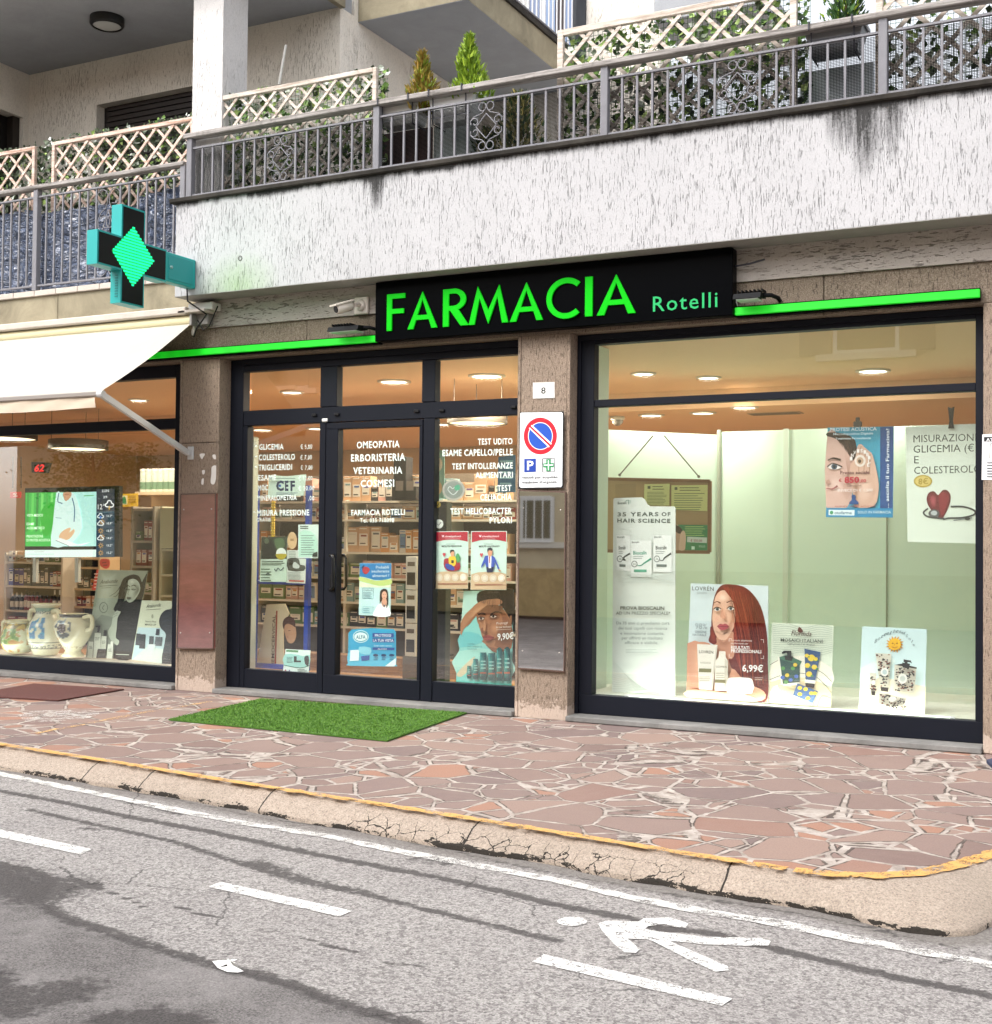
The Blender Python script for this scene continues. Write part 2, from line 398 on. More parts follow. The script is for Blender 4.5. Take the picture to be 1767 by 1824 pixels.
    def done(s):
        r = s.corner; lo = min(p[2] for p in r); cx = sum(p[0] for p in r)/len(r)
        if not (s.pr.f or s.tx.f or s.extra): return s.sh.build(s.name, None, (cx, s.Y, lo), label=s.label, cat=s.cat, group=s.group)
        e = empty(s.name, (cx, s.Y, lo), s.label, s.cat, s.group)
        s.sh.build('sheet', e)
        if s.pr.f: s.pr.build(s.pname, e)
        if s.tx.f: s.tx.build('lettering', e)
        for nm, mb in s.extra: mb.build(nm, e)
        return e
# ================================================================== GROUND
zl = zm(0, 1180, 1.963); zr = zm(867, 1180, 1.963)
RZ = -.12
def gz(px, Z): return onZ(px[0], px[1], Z)
KT = [(-150, 1299), (0, 1322), (200, 1353), (400, 1386), (600, 1417), (800, 1448), (1000, 1480), (1200, 1513), (1400, 1546), (1480, 1556), (1560, 1562), (1640, 1558), (1700, 1545), (1767, 1524), (1900, 1478), (2100, 1425)]
KB = [(-150, 1342), (0, 1366), (117, 1385), (229, 1403), (326, 1419), (433, 1438), (560, 1463), (632, 1474), (764, 1500), (867, 1517), (969, 1531), (1071, 1553), (1218, 1579), (1325, 1596), (1453, 1615), (1580, 1646), (1680, 1662), (1730, 1660), (1767, 1641), (1900, 1590), (2100, 1520)]
def resamp(P, n):
    P = np.array(P); d = np.r_[0, np.cumsum(np.linalg.norm(np.diff(P, axis=0), axis=1))]
    t = np.linspace(0, d[-1], n); return np.array([[np.interp(x, d, P[:, i]) for i in range(3)] for x in t])
kt = [gz(p, 0) for p in KT]; kb = [gz(p, RZ+.02) for p in KB]
kt = resamp([(-30, kt[0][1]+2.6, 0)]+kt+[(3.5, kt[-1][1]+.6, 0)], 520); kb = resamp([(-30, kb[0][1]+2.4, RZ+.02)]+kb+[(3.9, kb[-1][1]+.5, RZ+.02)], 520)
# ---- pavement material (crazy paving of porphyry slabs)
def m_paving():
    t = NT('porphyry_crazy_paving')
    wv = t.mix(.05, t.tc.outputs['Object'], t.noise(None, 2.2, 2, col=True), 'ADD')
    ed = t.voro(wv, 2.95, 'DISTANCE_TO_EDGE'); cid = t.voro(wv, 2.95, 'F1', 'Color')
    edb = t.voro(wv, 4.2, 'DISTANCE_TO_EDGE'); cib = t.voro(wv, 4.2, 'F1', 'Color'); sel = t.math('GREATER_THAN', t.sep(cid)[2], .6)
    ed = t.math('MINIMUM', ed, t.math('ADD', t.math('MULTIPLY', edb, .75), t.math('SUBTRACT', 1.0, sel)))
    cid = t.mix(sel, cid, cib); s = t.sep(cid)
    c = t.ramp(s[0], [(0, lin('#745f5b')), (.22, lin('#8d776f')), (.45, lin('#7e6b68')), (.62, lin('#977e73')), (.8, lin('#6c5d5e')), (.93, lin('#a1745f'))])
    mott = t.noise(None, 11, 6, .7)
    c = t.mix(t.math('MULTIPLY', t.ramp(mott, [(.3, 0), (.75, 1)]), .35), c, lin('#957f74'))
    c = t.mix(t.math('MULTIPLY', t.ramp(t.noise(None, 110, 3, .75), [(.35, 0), (.7, 1)]), .35), c, lin('#52423e'))
    w = t.math('ADD', t.math('MULTIPLY', t.noise(None, 3.0, 3, .6), .15), t.math('MULTIPLY', s[1], .03))
    w = t.math('MAXIMUM', t.math('MINIMUM', t.math('SUBTRACT', w, .05), .042), .009)
    ed2 = t.math('ADD', ed, t.math('MULTIPLY', t.math('SUBTRACT', t.noise(None, 30, 3, .6), .5), .022))
    joint = t.math('LESS_THAN', ed2, w)
    mc = t.mix(t.ramp(t.noise(None, 8, 5, .7), [(.35, 0), (.65, 1)]), lin('#bbb1a9'), lin('#857a72'))
    c = t.mix(joint, c, mc)
    dk = t.math('MULTIPLY', t.math('LESS_THAN', t.math('ABSOLUTE', t.math('SUBTRACT', ed2, w)), .013), t.ramp(t.noise(None, 4.5, 4, .7), [(.42, 0), (.56, 1)]))
    c = t.mix(t.math('MULTIPLY', dk, .9), c, lin('#3b302c'))
    big = t.ramp(t.noise(None, .9, 4), [(.3, 0), (.7, 1)])
    c = t.mix(t.math('MULTIPLY', big, .12), c, lin('#a4948a'))
    h = t.math('ADD', t.math('MULTIPLY', t.math('SUBTRACT', 1.0, joint), .6), t.math('MULTIPLY', mott, .5))
    h = t.math('SUBTRACT', h, dk)
    t.bump(h, .5, .012); return t.fin(c, .78, spec=.3)
b = MB(); b.face(list(kt)+[(3.5, 3, 0), (-30, 3, 0)], m_paving()); b.build('sidewalk', kind='structure')
# ---- yellow line on the pavement edge
def m_worn(name, c, wear=.45, sc=14):
    t = NT(name); n = t.noise(None, sc, 6, .72); f = t.noise(None, 130, 2, .7)
    a = t.math('ADD', t.math('MULTIPLY', n, .6), t.math('MULTIPLY', f, .5)); m = t.ramp(a, [(wear, 1), (wear+.035, 0)])
    tr = t.n.new('ShaderNodeBsdfTransparent'); mx = t.n.new('ShaderNodeMixShader')
    t.fin(t.mix(t.math('MULTIPLY', f, .3), lin(c), (.3, .3, .3, 1)), .75)
    t.l.new(m, mx.inputs[0]); t.l.new(tr.outputs[0], mx.inputs[1]); t.l.new(t.b.outputs[0], mx.inputs[2]); t.l.new(mx.outputs[0], t.out.inputs['Surface']); return t.m
M_YEL = m_worn('worn_yellow_paint', '#d69f4a', .565, 10); M_WHT = m_worn('worn_white_road_paint', '#e2e0dc', .578, 26); M_WHT2 = m_worn('flaking_white_road_paint', '#d8d5d0', .56, 14)
M_YELF = m_worn('faded_yellow_paint', '#dcae6c', .50, 9); M_WHTF = m_worn('white_paint_smear', '#cfc9c3', .5, 10)
def ribbon(px, half, Z, mat, name, n=160, wob=.0):
    P = resamp([gz(p, Z) for p in px], n); rows = []
    for i, p in enumerate(P):
        d = P[min(i+1, n-1)]-P[max(i-1, 0)]; d /= np.linalg.norm(d); nn = np.array((-d[1], d[0], 0))
        h = half*(1+wob*noise.noise(Vector((i*.35, half*90, 0)))); rows.append([p+nn*h, p-nn*h])
    b = MB(); b.grid(rows, mat, False); return b.build(name, kind='structure')
ribbon([(-100, 1309), (0, 1325), (200, 1356), (400, 1389), (600, 1420), (800, 1451), (1000, 1483), (1200, 1516), (1400, 1547)], .034, .004, M_YEL, 'yellow_edge_line', 200, .6)
ribbon([(1415, 1549), (1480, 1556), (1560, 1559), (1640, 1554), (1700, 1541), (1767, 1521), (1900, 1476)], .045, .004, M_YEL, 'yellow_edge_line', 90, .5)
ribbon([(60, 1306), (160, 1288), (250, 1270), (330, 1257), (375, 1249)], .03, .004, M_YELF, 'faded_yellow_line', 80, .5)
for q in ([(40, 1270), (90, 1265), (172, 1266), (165, 1277), (120, 1283), (60, 1287), (38, 1281)],):
    b = MB(); b.face([gz(p, .004) for p in smooth(q, 4)], M_WHTF); b.build('white_paint_mark', kind='structure')
# ---- kerb
def m_kerb():
    t = NT('exposed_aggregate_kerb'); f = t.noise(None, 120, 3, .75); g = t.voro(None, 95, 'F1', 'Color')
    c = t.mix(t.ramp(f, [(.35, 0), (.68, 1)]), lin('#b3a394'), lin('#6f645c'))
    c = t.mix(t.math('MULTIPLY', t.sep(g)[0], .35), c, lin('#cabbab'))
    c = t.mix(t.math('MULTIPLY', t.ramp(t.noise(None, 2.4, 5, .7), [(.4, 0), (.75, 1)]), .4), c, lin('#84796d'))
    a = t.sep(t.attr('wear', 'Vector'))
    wv = t.mix(.12, t.tc.outputs['Object'], t.noise(None, 7, 4, col=True), 'ADD')
    ck = t.voro(wv, 9.5, 'DISTANCE_TO_EDGE'); m = t.math('LESS_THAN', ck, t.math('MULTIPLY', t.math('MULTIPLY', t.noise(None, 6, 3), .075), t.math('MINIMUM', a[0], 1.0)))
    cv = t.math('ADD', a[2], t.math('MULTIPLY', t.math('SUBTRACT', t.noise(t.mp((2.6, 7, 7)), 1, 6, .75), .5), .75))
    cv = t.math('ADD', cv, t.math('MULTIPLY', t.math('SUBTRACT', t.noise(None, 34, 3, .7), .5), .10))
    m = t.math('ADD', m, t.math('GREATER_THAN', cv, 1.0), True)
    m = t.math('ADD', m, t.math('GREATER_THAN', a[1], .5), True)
    ox = t.sep(t.mix(.03, t.tc.outputs['Object'], t.noise(None, 9, 4, col=True), 'ADD'))[0]
    for xj in jx: m = t.math('ADD', m, t.math('LESS_THAN', t.math('ABSOLUTE', t.math('SUBTRACT', ox, xj+.015)), .005), True)
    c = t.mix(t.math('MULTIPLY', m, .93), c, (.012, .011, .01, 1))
    t.bump(t.math('SUBTRACT', f, t.math('MULTIPLY', m, 2.0)), .6, .01); return t.fin(c, .9, spec=.2)
rows = []; wear = []
jx = [-13, -11.4, -9.9, -8.9] + [gz(zl(*p), -.05)[0] for p in ((265, 385), (520, 405), (925, 480), (1690, 580))] + [gz(zr(885, 720), -.06)[0]]
crz = [gz(zl(1240, 575), RZ)[0], gz(zr(760, 800), RZ)[0]]
for i in range(520):
    a, c = kt[i], kb[i]; j = noise.noise(Vector((c[0]*5, 3, 0)))*.022+noise.noise(Vector((c[0]*19, 7, 0)))*.012
    row = []; wr = []
    for k, t_ in enumerate((0, .12, .3, .5, .68, .82, .92, 1.0)):
        p = a+(c-a)*t_; p[2] += .018*math.sin(math.pi*t_)
        p[1] += j*t_
        row.append(p); cr = 0
        if crz[0] < p[0] < crz[1]: cr = max(0, min(1, (t_-.45)*2.6))*(.55+.6*noise.noise(Vector((p[0]*2.3, 1, 0))))
        jt = 0
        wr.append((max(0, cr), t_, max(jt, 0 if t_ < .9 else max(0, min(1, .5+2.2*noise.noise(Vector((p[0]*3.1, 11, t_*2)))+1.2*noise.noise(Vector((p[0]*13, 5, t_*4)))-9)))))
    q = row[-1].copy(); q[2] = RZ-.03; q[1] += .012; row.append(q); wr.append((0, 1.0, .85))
    rows.append(row); wear.append(wr)
b = MB(); b.grid(rows, m_kerb(), True); ko = b.build('kerb', kind='structure')
ca = ko.data.color_attributes.new('wear', 'FLOAT_COLOR', 'POINT')
ca.data.foreach_set('color', [x for r in wear for q in r for x in (q[0], q[2], q[1], 1)])
# ---- road
KL = kb
def wl_line(P, Z=RZ): return np.array([gz(p, Z)[:2] for p in P])
stn = [  # (polyline, width, strength, channel)
    ([zl(*p) for p in ((-150, 425), (0, 450), (200, 485), (450, 540), (750, 595), (1000, 650), (1250, 700), (1500, 745), (1767, 803))]+[zr(*p) for p in ((250, 850), (500, 895), (600, 930), (780, 945), (1000, 1000), (1250, 1060), (1500, 1115), (1767, 1165), (2100, 1250))], .075, 1.0),
    ([zl(*p) for p in ((100, 515), (300, 560), (600, 625), (850, 705), (1000, 750), (1200, 790), (1450, 855), (1767, 930))]+[zr(250, 975)], .06, .95),
    ([zl(*p) for p in ((900, 700), (1050, 760), (1250, 805))], .13, .8), ([zl(*p) for p in ((280, 580), (360, 585))], .07, .7),
    ([zl(*p) for p in ((430, 480), (620, 530))], .10, .7),
    ([zl(*p) for p in ((-150, 690), (0, 705), (100, 725), (200, 762), (150, 830), (210, 885), (400, 950), (600, 1015), (720, 1050), (900, 1092), (1050, 1135), (1200, 1195), (1450, 1265))], .085, .95),
    ([zl(*p) for p in ((-120, 740), (60, 785), (140, 795))], .50, .95), ([zl(*p) for p in ((-40, 1165), (120, 1170), (230, 1150))], .30, .9), ([zl(*p) for p in ((380, 1255), (520, 1240), (640, 1262))], .2, .9), ([zl(*p) for p in ((-60, 1080), (60, 1220))], .2, .85),
    ([zl(*p) for p in ((190, 755), (350, 790), (440, 822), (520, 866))], .016, 1.3), ([zl(*p) for p in ((190, 755), (300, 770), (420, 800))], .012, 1.2), ([zl(*p) for p in ((610, 850), (700, 880), (810, 906))], .022, 1.2),
    ([zl(*p) for p in ((1065, 965), (1150, 992), (1250, 1012))], .035, 1.0), ([zl(*p) for p in ((1320, 1045), (1400, 1055), (1475, 1066))], .03, .95), ([zl(*p) for p in ((930, 940), (990, 945))], .03, .8),
    ([zr(*p) for p in ((430, 1010), (700, 1075), (900, 1100))], .03, .5), ([zr(*p) for p in ((560, 915), (640, 930), (780, 948))], .05, 1.0),
    ([zl(*p) for p in ((1450, 690), (1560, 700))], .14, .75), ([zl(*p) for p in ((330, 430), (640, 485), (900, 540), (1250, 590), (1767, 700))], .035, .75),
    ([zr(*p) for p in ((0, 690), (250, 740), (600, 805), (850, 840), (1200, 900), (1500, 965), (1767, 1030))], .05, .7),
    ([zr(*p) for p in ((1200, 880), (1400, 930), (1420, 960))], .03, .8)]
bnd = wl_line([zl(*p) for p in ((-900, 560), (-150, 690), (0, 705), (100, 725), (200, 762), (150, 830), (210, 885), (400, 950), (600, 1015), (720, 1050), (900, 1092), (1050, 1135), (1200, 1195), (1450, 1265), (1700, 1350), (2200, 1560))])
gx = np.r_[[-60, -40, -25, -17, -13.5], np.arange(-11.5, 1.01, .034), [2, 4, 10, 25, 60]]; gy = np.r_[[-60, -40, -25, -14, -9.5, -8], np.arange(-6.6, -1.0, .030), [1.0]]
GX, GY = np.meshgrid(gx, gy); pts = np.c_[GX.ravel(), GY.ravel()]
def sdist(P, L):
    best = np.full(len(P), 1e9)
    for a, c in zip(L[:-1], L[1:]):
        d = c-a; t = np.clip(((P-a) @ d)/(d @ d), 0, 1); best = np.minimum(best, np.linalg.norm(P-(a+t[:, None]*d), axis=1))
    return best
A0 = np.zeros(len(pts))
for L, wd, st in stn:
    d = sdist(pts, wl_line(L)); A0 = np.maximum(A0, st*np.clip(1.2-d/(wd*.8), 0, 1))
# old dark asphalt on the near side of the boundary
xs, ys = bnd[:, 0], bnd[:, 1]; o_ = np.argsort(xs)
yb = np.interp(pts[:, 0], xs[o_], ys[o_]); A1 = np.clip((yb-pts[:, 1])/.10+.5, 0, 1)
dk = sdist(pts, KL[:, :2]); A2 = np.clip(1-(dk-.02)/.20, 0, 1)
def m_road():
    t = NT('worn_asphalt'); f = t.noise(None, 115, 3, .8); f2 = t.voro(None, 75, 'F1', 'Color'); m5 = t.noise(None, 26, 5, .72); m1 = t.noise(None, 1.6, 5, .65)
    a = t.sep(t.attr('stain', 'Vector'))
    c = t.mix(t.ramp(f, [(.34, 0), (.64, 1)]), lin('#b4afab'), lin('#4c4847'))
    c = t.mix(t.math('MULTIPLY', t.sep(f2)[0], .38), c, lin('#cdc8c4'))
    c = t.mix(t.math('MULTIPLY', t.ramp(t.sep(f2)[1], [(.72, 0), (.8, 1)]), .5), c, lin('#4f4a4b'))
    c = t.mix(t.math('MULTIPLY', t.ramp(m1, [(.35, 0), (.7, 1)]), .25), c, lin('#6f696a'))
    od = t.math('ADD', a[1], t.math('MULTIPLY', t.math('SUBTRACT', m5, .5), .9)); od = t.ramp(od, [(.4, 0), (.62, 1)])
    old = t.mix(t.ramp(f, [(.32, 0), (.66, 1)]), lin('#807b7a'), lin('#363332'))
    old = t.mix(t.math('MULTIPLY', t.ramp(t.noise(None, 3, 6, .7), [(.4, 0), (.7, 1)]), .55), old, lin('#9d9896'))
    c = t.mix(t.math('MULTIPLY', od, .9), c, old)
    ge = t.math('ADD', a[2], t.math('MULTIPLY', t.math('SUBTRACT', m5, .5), .9)); ge = t.ramp(ge, [(.35, 0), (.75, 1)])
    c = t.mix(t.math('MULTIPLY', ge, .65), c, lin('#6c6660'))
    sn = t.math('ADD', t.math('MULTIPLY', m5, .75), t.math('MULTIPLY', t.noise(None, 9, 6, .78), .55))
    sd = t.math('ADD', a[0], t.math('MULTIPLY', t.math('SUBTRACT', sn, .65), 1.9)); sd = t.math('MULTIPLY', t.ramp(sd, [(.48, 0), (.78, 1)]), t.ramp(a[0], [(.02, 0), (.25, 1)]))
    c = t.mix(t.math('MULTIPLY', sd, .88), c, t.mix(t.ramp(f, [(.35, 0), (.65, 1)]), lin('#161415'), lin('#5d5857')))
    ckw = t.mix(.10, t.tc.outputs['Object'], t.noise(None, 5, 5, .7, col=True), 'ADD')
    crk = t.math('MULTIPLY', t.math('LESS_THAN', t.voro(ckw, 1.1, 'DISTANCE_TO_EDGE'), .0045), t.math('GREATER_THAN', t.noise(None, 1.3, 3), .575))
    c = t.mix(t.math('MULTIPLY', crk, .6), c, lin('#2c292a'))
    t.bump(t.math('ADD', f, t.math('MULTIPLY', m5, .5)), .55, .008); return t.fin(c, .85, spec=.3)
b = MB(); b.grid([[(x, y, RZ) for x in gx] for y in gy], m_road(), False); ro = b.build('road', kind='structure')
ca = ro.data.color_attributes.new('stain', 'FLOAT_COLOR', 'POINT'); ca.data.foreach_set('color', np.c_[A0, A1, A2, np.ones(len(A0))].ravel())
M_ = RZ+.004
ribbon([zl(*p) for p in ((-150, 360), (60, 401), (350, 460), (640, 520), (880, 566), (1130, 604), (1400, 660), (1767, 728))]+[zr(*p) for p in ((250, 762), (500, 821), (760, 870), (1000, 907), (1250, 960), (1500, 1007), (1767, 1056), (2200, 1150))], .040, M_, M_WHT2, 'white_edge_line', 240, .35)
for q in ([zl(*p) for p in ((-160, 545), (0, 583), (320, 652), (282, 671), (0, 611), (-160, 575))], [zl(*p) for p in ((770, 766), (1232, 868), (1185, 888), (730, 784))], [zr(*p) for p in ((200, 1020), (860, 1175), (822, 1200), (158, 1046))]):
    b = MB(); b.face([gz(p, M_) for p in q], M_WHT); b.build('lane_dash', kind='structure')
b = MB(); b.face([gz(zr(298+52*math.cos(t), 905+16*math.sin(t)), M_) for t in np.linspace(0, 6.28, 32, endpoint=False)], M_WHT)
wk = [(388, 912), (420, 902), (530, 906), (548, 895), (640, 891), (705, 911), (697, 927), (662, 925), (620, 914), (566, 921), (552, 931), (600, 941), (700, 952), (760, 959), (960, 963), (993, 974), (985, 989), (900, 990), (760, 985), (700, 978), (640, 974), (700, 1000), (843, 1062), (846, 1076), (800, 1081), (700, 1035), (585, 976), (560, 967), (492, 965), (536, 1002), (522, 1015), (482, 1013), (440, 980), (402, 936)]
b.face([gz(zr(*p), M_) for p in wk], M_WHT); b.build('painted_walker_symbol', kind='structure')
# ================================================================== BUILDING
XL0, XL1 = -8.04, -7.575; XC0, XC1 = -4.54, -4.08; XR = -1.02
BLD = empty('apartment_building', (-5, .15, 0), 'apartment building with roughcast balconies over three dark framed shop bays', 'building')
def bpart(name, boxes, mat, bev=0):
    b = MB()
    for a, c in boxes: b.box(a, c, mat, bev)
    return b.build(name, BLD)
ZH = 3.05
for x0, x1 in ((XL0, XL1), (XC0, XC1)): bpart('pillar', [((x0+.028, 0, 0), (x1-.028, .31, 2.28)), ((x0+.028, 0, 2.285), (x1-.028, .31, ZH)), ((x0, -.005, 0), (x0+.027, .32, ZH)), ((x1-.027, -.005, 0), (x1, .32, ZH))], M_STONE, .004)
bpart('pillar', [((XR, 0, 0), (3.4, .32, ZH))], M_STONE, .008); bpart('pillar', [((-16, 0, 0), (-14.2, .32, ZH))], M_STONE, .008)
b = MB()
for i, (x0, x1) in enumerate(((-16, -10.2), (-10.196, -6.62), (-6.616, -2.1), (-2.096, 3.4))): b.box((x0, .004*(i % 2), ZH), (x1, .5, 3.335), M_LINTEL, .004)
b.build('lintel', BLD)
b = MB()
for i, (x0, x1) in enumerate(((-16, -12.4), (-12.396, -9.62), (-9.616, -7.86))): b.box((x0, 0, 3.335), (x1, .5, 3.80), M_CONC, .005)
b.build('stone_band', BLD)
bpart('roughcast_beam', [((-7.858, -.02, 3.335), (3.4, .5, 3.585))], M_BEAM)
b = MB()
for k in range(28): b.box((-16+k*.29, -.03, 3.80), (-16+k*.29+.285, .3, 3.855), M_TILE, .004)
b.build('slab_edge_tiles', BLD)
# fascia with dirt
FX0, FX1, FZ0, FZ1 = -7.86, 3.4, 3.585, 4.43
fx = np.arange(FX0, 1.0, .03); fx = np.r_[fx, [FX1]]; fz = np.linspace(FZ0, FZ1, 40); b = MB()
b.grid([[(x, -.3, z) for x in fx] for z in fz], M_FASCIA, False)
drips = [(onY(px, 300, -.3)[0], w_, l_, s_) for px, w_, l_, s_ in [(random.uniform(330, 1767), random.uniform(.02, .10), random.uniform(.03, .12), random.uniform(.6, 1.3)) for _ in range(46)]+list(((665, .17, .10, 1.6), (1560, .3, .09, 1.5), (1500, .2, .06, 1.3), (745, .08, .09, 1.3), (640, .3, .05, 1.2), (672, .10, .42, 1.25), (650, .05, .3, .9), (700, .2, .16, .8), (760, .05, .2, .5), (1085, .08, .22, .6), (1180, .1, .12, .5), (1500, .22, .5, .95), (1540, .16, .75, 1.15), (1590, .12, .62, 1.0), (1630, .2, .3, .7), (1570, .05, .8, .8), (420, .06, .3, .35), (560, .3, .12, .5), (900, .2, .1, .5)))]
dt = []
for z in fz:
    for x in fx:
        top = FZ1-z; d = max(0, 1-top/.10)*(.95+.8*noise.noise(Vector((x*1.7, 0, 0)))+.5*noise.noise(Vector((x*7, 2, 0)))); g = 0
        for cx, w_, l_, s_ in drips:
            e = abs(x-cx)/w_
            if e < 2: d = max(d, s_*math.exp(-e*e*1.2)*max(0, 1-top/l_)**.7)
        bt = z-FZ0; d = max(d, .35*max(0, 1-bt/.04))
        c0 = onY(425, 500, -.3); r = math.hypot((x-c0[0])/.5, (z-c0[2]+.05)/.34); g = max(0, 1.15-r)
        c1 = onY(428, 470, -.3)
        if z < c1[2] and abs(x-c1[0]) < .05: g = max(g, 1.1*(1-abs(x-c1[0])/.05)); d = max(d, .35)
        dt.append((d, g))
k0 = len(b.v)
b.face([(FX0, -.3, FZ0), (FX0, -.3, FZ1), (FX0, -.1, FZ1), (FX0, -.1, FZ0)], M_FASCIA)
b.face([(FX0, -.1, FZ0+.02), (FX1, -.1, FZ0+.02), (FX1, -.1, FZ1), (FX0, -.1, FZ1)], M_FASCIA)
fo = b.build('balcony_parapet', BLD); nd = len(fo.data.vertices)
ca = fo.data.color_attributes.new('dirt', 'FLOAT_COLOR', 'POINT'); ca.data.foreach_set('color', [v for q in dt+[(0, 0)]*(nd-len(dt)) for v in (*q, 0, 1)])
c1 = onY(428, 460, -.3); b = MB(); b.lathe([(.016, -.004), (.022, -.004), (.022, .05), (.016, .05)], (c1[0], -.3, c1[2]), pm('#55524e', .6), 16, 'y', False); b.lathe([(.001, .03), (.0165, .03)], (c1[0], -.3, c1[2]), pm('#050505', .9), 16, 'y', False); b.build('drain_hole', BLD)
bpart('balcony_soffit', [((FX0, -.3, FZ0-.006), (FX1, -.021, FZ0-.001))], M_SOFF2)
bpart('coping', [((FX0-.06, -.335, FZ1), (FX1, -.08, FZ1+.042))], M_CAP, .008)
bpart('balcony_floor', [((-16, .3, 3.72), (-7.87, 1.2, 3.79)), ((-7.86, -.099, 3.72), (FX1, 4.2, 3.79))], M_SOFF)
# column
xe = onY(396, 150, -.15)[0]; x0 = onY(343, 150, -.15)[0]
b = MB(); b.box((x0, -.15, 3.8), (xe, .2, 9), M_COLUMN); b.build('column', BLD)
# loggia
YB = 1.2; ZC = 6.67; XA = -11.38; XK = -7.13
ww = [onY(172, 187, YB), onY(343, 157, YB)]
bpart('loggia_wall', [((XA-3, YB, 3.8), (ww[0][0], YB+.25, ZC)), ((ww[0][0], YB, ww[0][2]), (ww[1][0]+.25, YB+.25, ZC)), ((ww[1][0]+.25, YB, 3.8), (XK, YB+.25, ZC)),
    ((XK-.25, YB+.251, 3.8), (XK, 4.2, 9.5))], M_STUCCO)
lw = onX(35, 207, XA)
bpart('loggia_side_wall', [((XA-.25, lw[1]+.05, 3.8), (XA, YB-.001, ZC-.001)), ((XA-.25, -.6, lw[2]), (XA, lw[1]+.049, ZC-.001))], M_STUCCO)
b = MB(); b.box((ww[0][0]+.002, YB+.12, 3.8), (ww[1][0]+.24, YB+.16, ww[0][2]-.002), pm('#16110e', .5))
zz = 3.9
while zz < ww[0][2]-.05: b.box((ww[0][0]+.06, YB+.10, zz), (ww[1][0]+.2, YB+.119, zz+.045), pm('#241812', .5)); zz += .06
b.build('roller_shutter', BLD)
b = MB(); b.box((XA-.2, -.6, 3.8), (XA-.15, lw[1]+.04, lw[2]-.002), pm('#15110f', .5)); b.box((XA-.14, lw[1]-.05, 3.8), (XA-.05, lw[1]+.045, lw[2]-.003), pm('#2a241f', .5)); b.build('loggia_window', BLD)
bpart('loggia_ceiling', [((-16, -.5, ZC), (XK, YB+.2, ZC+.22))], M_SOFF)
bpart('ceiling_edge_beam', [((XK+.001, -.5, ZC-.02), (XK+.06, YB, ZC+.25))], M_CONC)
# upper balcony
A = onX(638, 40, XK); Bf = onZ(835, 2, A[2]); UX = Bf[0]; UY = A[1]; UZ = A[2]
b = MB(); b.box((XK+.002, UY, UZ), (UX, 4.18, UZ+.004), M_SOFF); b.build('upper_balcony_soffit', BLD)
bpart('upper_balcony_slab', [((XK+.002, UY-.003, UZ+.005), (UX+.003, 4.18, UZ+.30))], M_CONC)
bpart('upper_balcony_coping', [((XK+.002, UY-.03, UZ+.301), (UX+.03, 4.18, UZ+.35))], M_CAP)
bx = onY(1175, 40, 4.2)[0]
bpart('rear_wall', [((XK-.2, 4.2, 3.8), (bx, 4.5, 9.5))], M_STUCCO)
b = MB()
for i, (x0_, x1_, c_) in enumerate([(onY(p_, 20, 4.18)[0], onY(q_, 20, 4.18)[0]-.005, c_) for p_, q_, c_ in ((900, 944, '#d9d9d6'), (944, 962, '#8d9bbb'), (962, 972, '#d7dbe0'), (972, 990, '#92a6c8'), (990, 1008, '#3a3034'), (1008, 1022, '#7d90b4'), (1022, 1044, '#30343a'))]): b.box((x0_, 4.17, UZ+.36), (x1_, 4.199, UZ+2.3), pm(c_, .6))
b.build('upper_balcony_door', BLD)
s1 = onY(1350, 5, 2.5)
bpart('side_balcony_slab', [((onY(1165, 10, 2.5)[0], 2.5, s1[2]), (s1[0], 4.19, s1[2]+.3))], M_SOFF)
# upper railing running back along the slab edge
b0 = empty('balcony_railing', (UX-.05, UY, UZ+.35), 'white barred railing of the upper balcony above the potted conifers', 'railing', None)
b = MB(); b.bar((UX-.03, UY-.3, UZ+1.32), (UX-.03, 4.15, UZ+1.32), .05, .04, M_IRON); b.bar((UX-.03, UY, UZ+.43), (UX-.03, 4.15, UZ+.43), .03, .02, M_IRON); b.bar((UX-.03, UY, UZ+1.18), (UX-.03, 4.15, UZ+1.18), .03, .02, M_IRON); b.build('handrail', b0)
yy = UY+.05
while yy < 4.1:
    b = MB(); b.bar((UX-.03, yy, UZ+.44), (UX-.03, yy, UZ+1.17), .014, .014, pm('#d5d6d8', .5)); b.build('baluster', b0); yy += .105
# ---- loggia lamp
lp = onZ(191, 32, ZC); e = empty('ceiling_lamp', lp, 'round black rimmed lamp on the shaded loggia ceiling', 'lamp')
b = MB(); b.lathe([(.17, 0), (.17, -.07), (.155, -.09), (.14, -.09)], lp, pm('#141414', .4), 32, cap=False); b.build('rim', e)
b = MB(); b.lathe([(.142, -.075), (.10, -.095), (.001, -.10)], lp, pm('#b9b9b4', .3), 32, cap=False); b.build('diffuser', e)
b = MB(); a_ = onY(497, 150, .4); c_ = onY(509, 80, .4); b.tube([a_, c_], .012, pm('#d9d7d0', .7), 8); b.build('cane', None, a_, label='thin pale cane sticking up behind the lattice beside the column', cat='cane')
# ================================================================== SHOPFRONT (parts of the building)
YF, YG = .15, .2
def frame_bay(name, x0, x1, z0, z1, muls, pan_boxes, transom):
    pass
def W(px, py, Y=YF): p = onY(px, py, Y); return p[0], p[2]
ZT = 3.045
# sill stones
for nm, (x0, x1) in (('threshold', (XL1+.003, XC0-.003)), ('sill', (XC1+.003, XR-.003)), ('sill', (-14.2, XL0-.003))):
    b = MB(); b.box((x0, -.05, .003), (x1, .30, .045), M_SILL, .006); b.build(nm, BLD)
def opening(zs, xs, y0=YF, th=.07): pass
